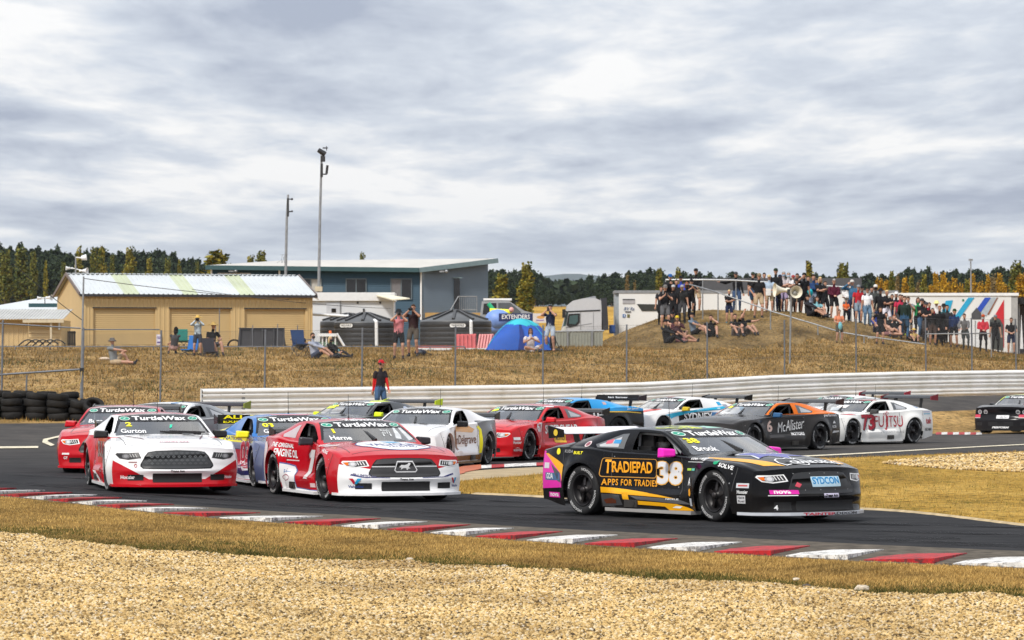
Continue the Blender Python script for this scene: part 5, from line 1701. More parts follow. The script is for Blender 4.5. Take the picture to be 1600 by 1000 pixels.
tree('poplar_tree',poplars['green'][0],566,390,640,'tip of a small tree over the middle of the blue building roof','tree',None,1.0)
tree('poplar_tree',poplars['mix'][1],823,402,420,'tall pointed poplar right of the blue building','tree',None,1.7)
tree('poplar_tree',poplars['mix'][2],784,424,400,'bushy olive poplar beside the right end of the blue building','tree',None,2.0)
for px,y,tone,w,lb in ((980,424,'bare',1.1,'pale half bare poplar above the white trailer, left one'),(992,436,'bare',1.0,'shorter pale poplar above the white trailer'),(1030,416,'mix',1.5,'olive poplar above the left end of the crowd'),(1060,415,'mix',1.1,'yellow green poplar behind the first spectators'),
                           (1264,404,'mix',1.5,'leafy poplar rising behind the middle of the crowd'),(1313,408,'mix',1.4,'twin tipped green poplar behind the crowd'),(1321,406,'green',1.3,'green poplar beside the twin tipped one')):
    tree('poplar_tree',R.choice(poplars[tone]),px,y,R.uniform(520,560),lb,'tree',None,w)
px=1374
k=0
while px<1640:
    tone=R.choice(['gold','gold','gold','mix','mix','bare'])
    tree('poplar_tree',R.choice(poplars[tone]),px,R.uniform(420,442),R.uniform(480,540),'autumn poplar in the golden row above the striped trailer','tree','golden poplars behind the striped trailer',R.uniform(0.9,1.6))
    px+=R.uniform(7,12); k+=1
tree('poplar_tree',poplars['green'][2],1588,404,500,'tall dark green poplar at the right edge','tree',None,1.6)
tree('poplar_tree',poplars['gold'][2],1597,424,470,'broad orange poplar at the right edge','tree',None,2.2)
# golden field behind the truck
M_field=dry_grass_mat('golden_field',[(0.30,0.17,0.035),(0.44,0.26,0.05),(0.52,0.33,0.075)],(0.30,0.18,0.04,0.3),0.12,0.2)
uu=np.linspace(-200,1800,60)
rows=np.array([np.full(len(uu),d) for d in np.geomspace(262,905,24)])
sheet('field',uu,rows,0.25,M_field,label='golden dry field in front of the far trees')
# distant hills
def ridge(name,label,D,prof,m,depth):
    us=np.linspace(400,1500,120)
    yt=prof(us)
    vs=[]
    for i,u in enumerate(us):
        x=(u-800)/F*D
        z=CZ+(H0-yt[i])/F*D
        vs+=[((u-800)/F*D,D-600,2.0),(x,D,z),((u-800)/F*D,D+depth,2.0)]
    fs=[]
    for i in range(len(us)-1):
        for j in range(2):
            a=i*3+j
            fs.append((a,a+3,a+4,a+1))
    me=bpy.data.meshes.new(name); me.from_pydata(vs,[],fs); me.materials.append(m)
    o=link(name,me); tag(o,label,kind='structure')
M_hill=mat('wooded_hill',(0.035,0.05,0.04),0.9,var=0.3,scale=0.02)
rs_=np.random.RandomState(5)
jag_=rs_.uniform(0,1.6,120)
ridge('hills','distant wooded blue hills',13600,lambda u:np.interp(u,[400,700,840,870,905,930,960,1100,1500],[440,436,431,428,427.5,429,433,436,440])+jag_,M_hill,1500)
# air: one even, thin haze over the whole plain
hb_=MB().span((-7000,-600,-2.0),(7000,14500,330.0)).build('haze',None)
hb_.data.materials.clear()
mh=bpy.data.materials.new('haze'); mh.use_nodes=True
nt=mh.node_tree; nt.nodes.clear()
pv_=nt.nodes.new('ShaderNodeVolumePrincipled'); ou=nt.nodes.new('ShaderNodeOutputMaterial')
pv_.inputs['Color'].default_value=(0.80,0.88,1.0,1)
pv_.inputs['Density'].default_value=0.00003
pv_.inputs['Anisotropy'].default_value=0.2
nt.links.new(pv_.outputs[0],ou.inputs['Volume'])
hb_.data.materials.append(mh)
tag(hb_,'thin pale haze over the plain',kind='stuff')
# ================================================================ race cars
XF,XR,RA,ZA=1.34,-1.33,0.378,0.325
def body_shape(kind):
    """side and plan curves of one body style; x forward, z up"""
    P={}
    if kind=='pony':
        P['zsh']=pchip([-2.36,-2.0,-1.33,-0.8,0.0,0.5,0.9,1.34,1.75,2.08],[0.88,0.92,0.92,0.88,0.86,0.845,0.825,0.785,0.725,0.64])
        P['ysh']=pchip([-2.36,-2.0,-1.33,-0.8,0.0,0.5,0.9,1.34,1.75,2.08],[0.76,0.85,0.905,0.86,0.835,0.85,0.875,0.915,0.93,0.905])
        P['zc']=pchip([-2.36,-2.05,0.66,0.9,1.34,1.75,2.08],[0.925,0.955,0.905,0.892,0.852,0.785,0.695])
        P['nose']=0.24
    elif kind=='coupe':      # sharper wedge with a slim nose
        P['zsh']=pchip([-2.36,-2.0,-1.33,-0.8,0.0,0.5,0.9,1.34,1.75,2.08],[0.92,0.95,0.945,0.895,0.87,0.855,0.84,0.795,0.735,0.65])
        P['ysh']=pchip([-2.36,-2.0,-1.33,-0.8,0.0,0.5,0.9,1.34,1.75,2.08],[0.77,0.86,0.915,0.86,0.83,0.85,0.875,0.915,0.93,0.90])
        P['zc']=pchip([-2.36,-2.05,0.66,0.9,1.34,1.75,2.08],[0.945,0.975,0.91,0.90,0.865,0.80,0.71])
        P['nose']=0.22
    else:                      # 'muscle': long, square shouldered, upright nose
        P['zsh']=pchip([-2.42,-2.0,-1.33,-0.8,0.0,0.5,0.9,1.34,1.7,2.04],[0.92,0.965,0.965,0.90,0.885,0.885,0.88,0.87,0.83,0.775])
        P['ysh']=pchip([-2.42,-2.0,-1.33,-0.8,0.0,0.5,0.9,1.34,1.7,2.04],[0.80,0.87,0.91,0.85,0.83,0.84,0.87,0.90,0.89,0.86])
        P['zc']=pchip([-2.42,-2.05,0.66,0.9,1.34,1.7,2.04],[0.955,0.98,0.925,0.92,0.90,0.875,0.83])
        P['nose']=0.14
    P['xf']=2.04 if kind=='muscle' else 2.06
    P['xt']=-2.42 if kind=='muscle' else -2.36
    # greenhouse: outer rail (pillar) line and centre line
    gx=[-2.12,-1.9,-1.55,-1.2,-0.85,-0.5,-0.06,0.11,0.36,0.66]
    P['yr']=pchip(gx,[0.62,0.61,0.605,0.615,0.63,0.645,0.66,0.685,0.735,0.80])
    P['zr']=pchip(gx,[0.962,1.00,1.075,1.145,1.185,1.197,1.178,1.130,1.025,0.878])
    P['zt']=pchip(gx,[0.972,1.025,1.11,1.185,1.228,1.243,1.225,1.178,1.062,0.912])
    def low(f,d,a=None,b=None):
        return (lambda x:f(x)-d) if a is None else (lambda x:f(x)-d*sstep(a,b,x))
    P['zsh']=low(P['zsh'],0.035,1.75,0.9)
    P['zc']=low(P['zc'],0.042,2.0,1.0)
    P['zr']=low(P['zr'],0.042)
    P['zt']=low(P['zt'],0.042)
    return P
def stations(P):
    xs=set(np.round(np.linspace(P['xt'],P['xf'],62),4).tolist())
    for xa in (XF,XR):
        for k in range(15):
            xs.add(round(xa+RA*math.cos(math.pi*k/14),4))
        xs.add(round(xa-RA-0.003,4)); xs.add(round(xa+RA+0.003,4))
    xs |= {0.66,0.52,-0.48,-0.58,-0.05,-0.87,-1.88,-2.12}
    xs=sorted(xs)
    out=[xs[0]]
    for x in xs[1:]:
        if x-out[-1]>0.0025:out.append(x)
    return np.array(out)
def zlow(x):
    z=0.115+0.07*float(sstep(-1.75,-2.3,x))
    for xa in (XF,XR):
        d=abs(x-xa)
        if d<=RA+1e-4:return ZA+math.sqrt(max(0,RA*RA-d*d))
    return z
def yside(P,x,z):
    ysh,zsh=float(P['ysh'](x)),float(P['zsh'](x))
    t=np.clip((z-0.1)/(zsh-0.1),0,1)
    y=ysh+0.035*math.sin(math.pi*t)-0.015*(1-t)
    door=float(sstep(-0.88,-0.62,x)*sstep(0.86,0.60,x))
    skirt=float(sstep(0.40,0.30,z))
    y=y+door*(skirt*0.085-(1-skirt)*0.02*math.sin(math.pi*min(1,max(0,(z-0.35)/0.5))))
    # raised crease line behind the door and along it
    y+=0.012*math.exp(-((z-0.70)/0.035)**2)*float(sstep(0.8,0.3,x)*sstep(-1.2,-0.6,x))
    for xa in (XF,XR):
        r=math.hypot(x-xa,z-ZA)
        y+=0.062*math.exp(-(max(0,r-RA)/0.13)**2)*float(sstep(0.93,0.70,z))
    y+=0.02*float(sstep(-1.7,-2.0,x))*(1-t)+0.035*float(sstep(1.72,1.95,x))*(1-t)
    return y
NS=11
_shape={}
def car_shape(kind):
    """body grid -> dict of meshes-in-numpy: body, windscreen, rear_window, inner; plus a BVH for lettering"""
    if kind in _shape:return _shape[kind]
    P=body_shape(kind)
    xs=stations(P)
    rows=[]
    for x in xs:
        zl,zsh,ysh=zlow(x),float(P['zsh'](x)),float(P['ysh'](x))
        pts=[]
        for i in range(NS):
            z=zl+(zsh-zl)*i/(NS-1)
            pts.append((yside(P,x,z),z))
        cab=-2.12<=x<=0.66
        if cab:
            yb,zb=ysh-0.055,zsh+0.022
            yr,zr,zt=float(P['yr'](x)),float(P['zr'](x)),float(P['zt'](x))
            zr=max(zr,zb+0.004); yr=min(yr,yb-0.01)
            zt=max(zt,zr+0.004)
            pts.append((ysh-0.02,zsh+0.016))
            pts.append((yb,zb))
            for t in (0.10,0.36,0.64,0.90,1.0):
                b=0.02*math.sin(math.pi*t)
                pts.append((yb+(yr-yb)*t+b,zb+(zr-zb)*t))
            yi=yr-0.055
            top=lambda y:zr+(zt-zr)*(1-(y/yr)**2)
            pts.append((yi,top(yi)))
            for f in (0.75,0.5,0.25,0.0):pts.append((yi*f,top(yi*f)))
        else:
            zc=float(P['zc'](x))
            hz_=lambda y:zsh+(zc-zsh)*(1-(abs(y)/ysh)**3.2)
            front=x>0
            rail=min(0.80,ysh*0.90) if front else min(0.62,ysh*0.74)
            yb=ysh-0.055
            pts.append((ysh-0.02,hz_(ysh-0.02) if False else zsh+0.012)); pts.append((yb,max(zsh+0.018,hz_(yb))))
            for t in (0.10,0.36,0.64,0.90,1.0):
                y=yb+(rail-yb)*t; pts.append((y,max(zsh+0.018,hz_(y))))
            yi=rail-0.055
            for f in (1,0.75,0.5,0.25,0.0):
                y=yi*f
                z=hz_(y)
                if front:      # power dome on the bonnet
                    z+=0.016*float(sstep(0.46,0.40,y))*float(sstep(0.65,0.9,x)*sstep(1.9,1.6,x))
                pts.append((y,z))
        rows.append(pts)
    M=len(rows[0])
    N=len(xs)
    V=np.zeros((N,M,3))
    nose,xf,xt=P['nose'],P['xf'],P['xt']
    for s,x in enumerate(xs):
        if x>0.66:w=0.10+(nose-0.10)*((x-0.66)/(xf-0.66))**1.5
        elif x>-0.5:w=0.05+0.05*(x+0.5)/1.16
        elif x>-1.0:w=0.05*(x+1.0)/0.5
        elif x<-1.9:w=-0.11*(-1.9-x)/(-1.9-xt)-0.05
        else:w=-0.05*(-1.0-x)/0.9
        ym=float(P['ysh'](x))
        for r,(y,z) in enumerate(rows[s]):
            ex=2.0+0.7*max(0.0,min(1.0,(x-0.6)/1.4))
            V[s,r]=(x+w*max(0,1-(y/ym)**ex) if r>=NS-1 else x,y,z)
    # region masks per quad (between station s,s+1 and row r,r+1)
    iW0=NS+1                    # belt row index (yb)
    f_body,f_ws,f_rw=[],[],[]
    rail_row=NS+6
    for s in range(N-1):
        xm=(xs[s]+xs[s+1])/2
        for r in range(M-1):
            q=(s,r)
            if r>=rail_row+1 and -0.05<xm<0.66:f_ws.append(q)
            elif r>=rail_row+1 and -1.88<xm<-0.87:f_rw.append(q)
            elif iW0+1<=r<iW0+4 and -0.48<xm<0.52:continue
            else:f_body.append(q)
    def idx(s,r,side):return (s*M+r)*2+side
    verts=np.zeros((N*M*2,3))
    for s in range(N):
        for r in range(M):
            verts[idx(s,r,0)]=V[s,r]
            verts[idx(s,r,1)]=V[s,r]*(1,-1,1)
    def quads(fl):
        out=[]
        for s,r in fl:
            out.append((idx(s,r,0),idx(s,r+1,0),idx(s+1,r+1,0),idx(s+1,r,0)))
            out.append((idx(s,r,1),idx(s+1,r,1),idx(s+1,r+1,1),idx(s,r+1,1)))
        return out
    D={'P':P,'V':V,'xs':xs,'verts':verts,'kind':kind}
    D['body']=quads(f_body); D['ws']=quads(f_ws); D['rw']=quads(f_rw)
    # arch lips: short flange turned inward
    lip_v,lip_f=[],[]
    for xa in (XF,XR):
        ss=[s for s,x in enumerate(xs) if abs(x-xa)<=RA+1e-4]
        for sg in (1,-1):
            o=len(lip_v)
            for s in ss:
                p=V[s,0]
                lip_v.append((p[0],p[1]*sg,p[2])); lip_v.append((p[0],(p[1]-0.06)*sg,p[2]))
            for i in range(len(ss)-1):
                a=o+2*i
                lip_f.append((a,a+2,a+3,a+1) if sg>0 else (a,a+1,a+3,a+2))
    # sill underside and vertical arch edges
    D['lip']=(lip_v,lip_f)
    # nose fascia: columns follow the bonnet edge, rows go down
    tops=[V[N-1,r] for r in range(NS-1,M)]            # shoulder -> centre
    ysh=tops[0][1]
    nz_=16
    fas=[]
    zb=0.125
    for j in range(nz_+1):
        row=[]
        for c in tops:
            u=c[1]/ysh
            z=c[2]+(zb-c[2])*(j/nz_)
            h=(z-zb)/(c[2]-zb)
            ys=yside(P,xf,z)
            y=u*ys
            base=xf+nose*(1-u**2.7)
            jut=0.085*float(sstep(0.70,0.44,z))+0.04*math.exp(-((z-0.34)/0.05)**2)+0.045*float(sstep(0.22,0.11,z))-0.025*float(sstep(0.24,0.28,z))*0
            if kind=='muscle':jut=0.07*float(sstep(0.52,0.42,z))+(0.02 if z>0.74 else 0)-0.03*math.exp(-((z-0.62)/0.07)**2)
            row.append((base+jut*(1-u**4),y,z))
        fas.append(row)
    fas=np.array(fas)
    D['fas']=fas
    def sheet_mirror(A,flip):
        nj,nc,_=A.shape
        vv=np.concatenate([A.reshape(-1,3),(A*(1,-1,1)).reshape(-1,3)])
        o=nj*nc
        ff=[]
        for j in range(nj-1):
            for c in range(nc-1):
                a,b,d,e_=j*nc+c,j*nc+c+1,(j+1)*nc+c+1,(j+1)*nc+c
                ff.append((a,e_,d,b) if flip else (a,b,d,e_))
                ff.append((o+a,o+b,o+d,o+e_) if flip else (o+a,o+e_,o+d,o+b))
        return vv,ff
    D['nose']=sheet_mirror(fas,False)
    # tail panel
    tops=[V[0,r] for r in range(NS-1,M)]
    ysh=tops[0][1]
    tl=[]
    for j in range(11):
        row=[]
        for c in tops:
            u=c[1]/ysh
            z=c[2]+(0.20-c[2])*(j/10)
            row.append((c[0]-0.06*math.sin(math.pi*j/10)*(1-u**4),u*yside(P,xt,z),z))
        tl.append(row)
    D['tail']=sheet_mirror(np.array(tl),True)
    # BVH of everything lettering may sit on
    allv=[Vector(v) for v in verts]
    allf=list(D['body'])+list(D['ws'])+list(D['rw'])
    o=len(allv)
    for k in ('nose','tail'):
        vv,ff=D[k]
        o=len(allv)
        allv+=[Vector(v) for v in vv]; allf+=[tuple(i+o for i in f) for f in ff]
    # close the door window for flat stickers that cross the frame
    D['bvh']=BVHTree.FromPolygons(allv,allf)
    _shape[kind]=D
    return D
def npmesh(name,verts,faces,smooth=True,weld_=True):
    used=sorted({i for f in faces for i in f})
    mp={k:i for i,k in enumerate(used)}
    me=bpy.data.meshes.new(name)
    me.from_pydata([tuple(verts[i]) for i in used],[],[tuple(mp[i] for i in f) for f in faces])
    bm=bmesh.new(); bm.from_mesh(me)
    if weld_:bmesh.ops.remove_doubles(bm,verts=bm.verts,dist=1e-4)
    bmesh.ops.dissolve_degenerate(bm,edges=bm.edges,dist=1e-5)
    bm.to_mesh(me); bm.free()
    me.polygons.foreach_set('use_smooth',[smooth]*len(me.polygons))
    me.set_sharp_from_angle(angle=rad(38))
    me.update()
    return me
_cm={}
def car_meshes(kind):
    if kind in _cm:return _cm[kind]
    D=car_shape(kind)
    lv,lf=D['lip']
    verts=list(D['verts'])+[np.array(v) for v in lv]
    o=len(D['verts'])
    X={}
    X['body']=npmesh('car_body',verts,D['body']+[tuple(i+o for i in f) for f in lf])
    X['ws']=npmesh('car_windscreen',D['verts'],D['ws'])
    X['rw']=npmesh('car_rear_window',D['verts'],D['rw'])
    X['nose']=npmesh('car_nose',*D['nose'])
    X['tail']=npmesh('car_tail',*D['tail'])
    # floor pan, engine block volume and wheel tubs: black
    b=MB()
    b.span((-2.2,-0.58,0.12),(1.95,0.58,0.16))
    b.span((0.62,-0.60,0.16),(1.9,0.60,0.52)); b.span((-2.15,-0.60,0.2),(-0.92,0.60,0.66))
    b.span((-0.93,-0.80,0.12),(0.93,0.80,0.15))
    for xa in (XF,XR):
        for sg in (1,-1):
            pts_=[(xa+(RA+0.012)*math.cos(a),ZA+(RA+0.012)*math.sin(a)) for a in np.linspace(-0.5,math.pi+0.5,20)]
            vs=[(x,sg*0.60,max(z,0.13)) for x,z in pts_]+[(x,sg*0.90,max(z,0.13)) for x,z in pts_]
            n=len(pts_)
            b.add(vs,[(i,i+1,n+i+1,n+i) for i in range(n-1)]+[tuple(range(n))])
    X['floor']=b.mesh('car_floor',M_black)
    # interior: cage tubes, dash, seat
    b=MB()
    r=0.022
    for sg in (1,-1):
        b.path([Vector((0.42,0.68*sg,0.2)),Vector((0.48,0.70*sg,0.82)),Vector((0.0,0.60*sg,1.083)),Vector((-0.55,0.58*sg,1.105)),Vector((-0.55,0.68*sg,0.2))],r,7)
        b.path([Vector((-0.55,0.56*sg,1.075)),Vector((-1.6,0.48*sg,0.75))],r,7)
        b.path([Vector((-0.55,0.70*sg,0.62)),Vector((0.42,0.72*sg,0.62))],r,7)
        b.path([Vector((0.2,0.64*sg,0.98)),Vector((0.46,0.71*sg,0.55))],r*0.8,6)
    b.path([Vector((0.0,-0.60,1.083)),Vector((0.0,0.60,1.083))],r,7)
    b.path([Vector((-0.55,-0.58,1.105)),Vector((-0.55,0.58,1.105))],r,7)
    b.path([Vector((-0.55,-0.55,1.085)),Vector((-0.55,0.62,0.3))],r,7)
    b.path([Vector((-0.55,0.55,1.085)),Vector((-0.55,-0.62,0.3))],r,7)
    b.path([Vector((-0.55,-0.60,0.80)),Vector((-0.55,0.60,0.80))],r,7)
    b.path([Vector((0.0,-0.5,1.078)),Vector((-0.55,0.5,1.105))],r*0.9,6)
    X['cage']=b.mesh('roll_cage',mat('cage_grey',(0.24,0.25,0.26),0.5))
    b=MB()
    b.span((0.34,-0.70,0.62),(0.64,0.70,0.79))
    X['dash']=b.mesh('dashboard',M_black)
    b=MB()
    sy=-0.34                                       # driver sits on the right
    b.box((-0.20,sy,0.32),(0.5,0.46,0.18)).bar((-0.40,sy,0.3),(-0.54,sy,0.98),0.46,0.1)
    b.box((-0.42,sy+0.25,0.72),(0.28,0.06,0.42)).box((-0.42,sy-0.25,0.72),(0.28,0.06,0.42)).box((-0.42,sy+0.2,0.98),(0.24,0.05,0.2)).box((-0.42,sy-0.2,0.98),(0.24,0.05,0.2))
    X['seat']=b.mesh('seat',M_black)
    b=MB()
    M=Matrix.Translation((0.28,sy,0.74))@Matrix.Rotation(rad(70),4,'Y')
    b.lathe([(0.155+0.018*math.cos(a),0.018*math.sin(a)) for a in np.linspace(0,2*math.pi,8,endpoint=False)],22,M,close=True).tube(M@Vector((-0.15,0,0)),M@Vector((0.15,0,0)),0.02)
    X['wheel_s']=b.mesh('steering_wheel',M_black)
    # wheels
    b=MB()
    w,ro=0.285,0.335
    b.lathe([(0.215,-w*0.46),(0.235,-w*0.5),(0.275,-w*0.53),(0.318,-w*0.5),(ro,-w*0.40),(ro+0.001,0),(ro,w*0.40),(0.318,w*0.5),(0.275,w*0.53),(0.235,w*0.5),(0.215,w*0.46)],40,close=True)
    X['tyre']=b.mesh('tyre',mat('racing_tyre',(0.014,0.014,0.015),0.75,var=0.3,scale=9,spec=0.35))
    b=MB()
    rr=0.22
    b.lathe([(rr,-0.13),(rr,0.14),(rr-0.012,0.145),(rr-0.03,0.12),(rr-0.035,0.04),(0.15,0.045),(0.10,0.075),(0.055,0.085),(0.05,0.115),(0.001,0.12)],36)
    X['rim']=b.mesh('rim',mat('rim_black',(0.010,0.009,0.010),0.4,0.2,var=0.1,spec=0.3))
    b=MB()
    for k in range(5):                               # five holes shown as dark recess plates between stubby spokes, with nuts
        a=2*math.pi*k/5
        c,s_=math.cos(a),math.sin(a)
        b.bar((0.06*c,0.06*s_,0.082),(0.188*c,0.188*s_,0.062),0.045,0.03)
    b.lathe([(0.045,0.11),(0.048,0.135),(0.03,0.15),(0.001,0.15)],16)
    X['spokes']=b.mesh('spokes',mat('spoke_grey',(0.028,0.024,0.024),0.35,0.4,var=0.2))
    # tyre lettering, bent round the sidewall (outer face is +Z of the wheel)
    vs_,fs_=text2d('HOOSIER',0.015)
    b=MB()
    for a0 in (0.6,2.2,3.8,5.4):
        out=[]
        for p in vs_:
            ang=a0-p[0]*1.0
            rr_=0.279+p[1]*0.036
            z_=w*0.53+0.001-abs(p[1])*0.004
            out.append((rr_*math.cos(ang),rr_*math.sin(ang),z_))
        b.add(out,fs_)
    X['tyretext']=b.mesh('tyre_lettering',mat('tyre_white',(0.55,0.55,0.55),0.8),fix=False)
    _cm[kind]=X
    return X
def glass_mat(name,tint,alpha):
    m,nt,b=newmat(name)
    nt.nodes.remove(b)
    tr=nd(nt,'ShaderNodeBsdfTransparent'); tr.inputs[0].default_value=(*tint,1)
    gl=nd(nt,'ShaderNodeBsdfGlossy'); gl.inputs['Roughness'].default_value=0.03
    gl.inputs[0].default_value=(0.9,0.9,0.9,1)
    fr=nd(nt,'ShaderNodeFresnel'); fr.inputs[0].default_value=1.5
    mx_=nd(nt,'ShaderNodeMixShader')
    f=mth(nt,'ADD',mth(nt,'MULTIPLY',fr.outputs[0],2.0),alpha,True)
    nt.links.new(f,mx_.inputs[0]); nt.links.new(tr.outputs[0],mx_.inputs[1]); nt.links.new(gl.outputs[0],mx_.inputs[2])
    nt.links.new(mx_.outputs[0],nt.nodes['Material Output'].inputs[0])
    return m
M_wscreen=glass_mat('windscreen_glass',(0.72,0.76,0.78),0.06)
M_rwin=mat('rear_window_tint',(0.015,0.016,0.018),0.08,var=0.05)
def paint(name,base,zones=(),rough=0.22,coat=0.0):
    """car paint; zones: (colour, [(a,b,c,d), ...]) coloured where a*x+b*y+c*z<d for all planes, in the car's own axes ('|y|' by y mirrored)"""
    m,nt,b=newmat(name)
    m.diffuse_color=(*base,1)
    t=nd(nt,'ShaderNodeTexCoord').outputs['Object']
    sp=nd(nt,'ShaderNodeSeparateXYZ'); nt.links.new(t,sp.inputs[0])
    cv_=nd(nt,'ShaderNodeCombineXYZ')
    nt.links.new(sp.outputs[0],cv_.inputs[0]); nt.links.new(mth(nt,'ABSOLUTE',sp.outputs[1]),cv_.inputs[1]); nt.links.new(sp.outputs[2],cv_.inputs[2])
    rgb=nd(nt,'ShaderNodeRGB'); rgb.outputs[0].default_value=(*base,1)
    c=rgb.outputs[0]
    for col,planes in zones:
        msk=None
        for a_,b_,c_,d_ in planes:
            dp=nd(nt,'ShaderNodeVectorMath',operation='DOT_PRODUCT')
            nt.links.new(cv_.outputs[0],dp.inputs[0]); dp.inputs[1].default_value=(a_,b_,c_)
            q=mth(nt,'LESS_THAN',dp.outputs['Value'],d_)
            msk=q if msk is None else mth(nt,'MULTIPLY',msk,q)
        c=mixc(nt,msk,c,tuple(col))
    # road dust and rubber marks low on the body
    low=mth(nt,'MULTIPLY',mth(nt,'SUBTRACT',1.0,mth(nt,'DIVIDE',sp.outputs[2],0.55),True),nz(nt,t,5,6,0.7))
    c=mixc(nt,mth(nt,'MULTIPLY',low,0.22),c,(0.11,0.095,0.08))
    geo=nd(nt,'ShaderNodeNewGeometry')
    c=mixc(nt,geo.outputs['Backfacing'],c,(0.03,0.03,0.032))     # unpainted inside of the panels
    nt.links.new(c,b.inputs['Base Color'])
    b.inputs['Roughness'].default_value=max(0.12,rough-0.12)
    b.inputs['Specular IOR Level'].default_value=0.14 if sum(base)<0.12 else 0.30
    return m
def vinyl(col,rough=0.35):
    k='vinyl_%d_%d_%d' % tuple(int(c*250) for c in col)
    return mat(k,col,0.25,var=0.04,spec=0.2)
WHT,BLK,RED,YEL,GOLD,BLU,GRN=(0.78,0.78,0.78),(0.006,0.006,0.007),(0.50,0.012,0.02),(0.80,0.72,0.02),(0.85,0.36,0.02),(0.02,0.06,0.42),(0.01,0.25,0.14)
class Stickers:
    """flat print wrapped on the body: 2D shapes cut into small pieces and dropped on to the surface along one axis"""
    def __init__(s,D):
        s.D,s.parts,s.last=D,{},{}
    def add(s,part,col,shape,face,lift=1):
        """face: 'R','L' (x,z) sides; 'F' (across, z) from the front, across grows to the viewer's right; 'T' (x forward -> up, across) from above read from the front; 'W' windscreen (as F)"""
        vs,fs=shape
        if not len(vs):return s
        bm=bmesh.new()
        bv=[bm.verts.new((p[0],p[1],0)) for p in vs]
        for f in fs:
            try:bm.faces.new([bv[i] for i in f])
            except ValueError:pass
        g=0.042
        lo,hi=np.min(vs,0),np.max(vs,0)
        for ax in (0,1):
            k=math.floor(lo[ax]/g)+1
            while k*g<hi[ax]:
                co=[0,0,0]; no=[0,0,0]; co[ax]=k*g; no[ax]=1
                bmesh.ops.bisect_plane(bm,geom=bm.verts[:]+bm.edges[:]+bm.faces[:],plane_co=co,plane_no=no)
                k+=1
        bvh=s.D['bvh']
        out,okv=[],{}
        bm.verts.index_update()
        off=0.0025+0.0016*lift
        for v in bm.verts:
            a,b_=v.co.x,v.co.y
            if face=='W' or (face=='F' and b_>1.0):b_ -=0.042
            elif face in 'RL':b_ -=0.040*float(sstep(0.70,0.90,b_))
            if face=='F' and b_<0.80 and s.D['kind']!='muscle':b_=float(np.interp(b_,[0.10,0.265,0.405,0.445,0.50,0.60,0.67,0.70,0.72],[0.115,0.165,0.305,0.335,0.37,0.505,0.62,0.65,0.67]))
            if face=='R':o_,d_=Vector((a,-2,b_)),Vector((0,1,0))
            elif face=='L':o_,d_=Vector((-a,2,b_)),Vector((0,-1,0))
            elif face in 'FWf':o_,d_=Vector((4,a,b_)),Vector((-1,0,0))
            else:o_,d_=Vector((-b_,a,3)),Vector((0,0,-1))
            h,n,_,_=bvh.ray_cast(o_,d_)
            if h is None:
                h,n,_,_=bvh.find_nearest(o_+d_*1.2); okv[v.index]=False
            else:okv[v.index]=True
            if n.dot(d_)>0:n=-n
            out.append(h+n*off)
        fl=[tuple(v.index for v in f.verts) for f in bm.faces if all(okv[v.index] for v in f.verts)]
        bm.free()
        keep=part.split('.')[0] in ('headlight','grille','windscreen_lettering','windscreen_banner','intake','quarter_window','bonnet_logo','badge','grille_plate')
        q,l0=s.last.get(part,(0,99))
        if not keep and lift<=l0 and part in s.last:q+=1
        s.last[part]=(q,lift)
        key=part if keep else (part,q)
        P=s.parts.setdefault(key,([],[],[],[]))
        m=col if not isinstance(col,tuple) else vinyl(col)
        if m not in P[3]:P[3].append(m)
        o=len(P[0])
        P[0].extend(out); P[1].extend(tuple(i+o for i in f) for f in fl); P[2].extend([P[3].index(m)]*len(fl))
        return s
    def build(s,root):
        for name,(vs,fs,mi,ms) in s.parts.items():
            if not fs:continue
            name=name if isinstance(name,str) else name[0]
            name=name.split('.')[0]
            me=bpy.data.meshes.new(name)
            me.from_pydata([tuple(v) for v in vs],[],fs)
            for m in ms:me.materials.append(m)
            me.polygons.foreach_set('material_index',mi)
            me.polygons.foreach_set('use_smooth',[True]*len(fs))
            me.update()
            link(name,me,root)
def windscreen_print(st,number=None,name=None,ncol=YEL,banner='TurtleWax'):
    P=st.D['P']
    # black band across the top of the glass, with a name strip and two green ovals
    st.add('windscreen_banner',BLK,PG([(-0.655,1.10),(0.655,1.10),(0.615,1.178),(0.3,1.205),(-0.3,1.205),(-0.615,1.178)]),'W',1)
    st.add('windscreen_banner',BLK,PG([(-0.755,0.915),(-0.71,0.935),(-0.61,1.11),(-0.655,1.11)]),'W',1)
    st.add('windscreen_banner',BLK,PG([(0.755,0.915),(0.71,0.935),(0.61,1.11),(0.655,1.11)]),'W',1)
    st.add('windscreen_lettering',WHT,T(banner,0,1.148,0.84,0.062,bold=0.03),'W',2)
    for sg in (-1,1):
        st.add('windscreen_lettering',(0.55,0.68,0.62),ELL(0.535*sg,1.142,0.08,0.028),'W',2)
        st.add('windscreen_lettering',(0.005,0.27,0.17),ELL(0.535*sg,1.142,0.066,0.021),'W',3)
        st.add('windscreen_lettering',(0.6,0.75,0.7),PG([(0.535*sg-0.03,1.134),(0.535*sg,1.148),(0.535*sg+0.03,1.150),(0.535*sg,1.138)]),'W',4)
    if number:st.add('windscreen_lettering',ncol,T(number,-0.50,1.055,(0.085*len(number)+0.01) if number!='1' else 0.035,0.062,bold=0.04),'W',2)
    if name:st.add('windscreen_lettering',WHT,T(name,-0.45,0.955,0.38*len(name)/6,0.062,bold=0.02),'W',2)
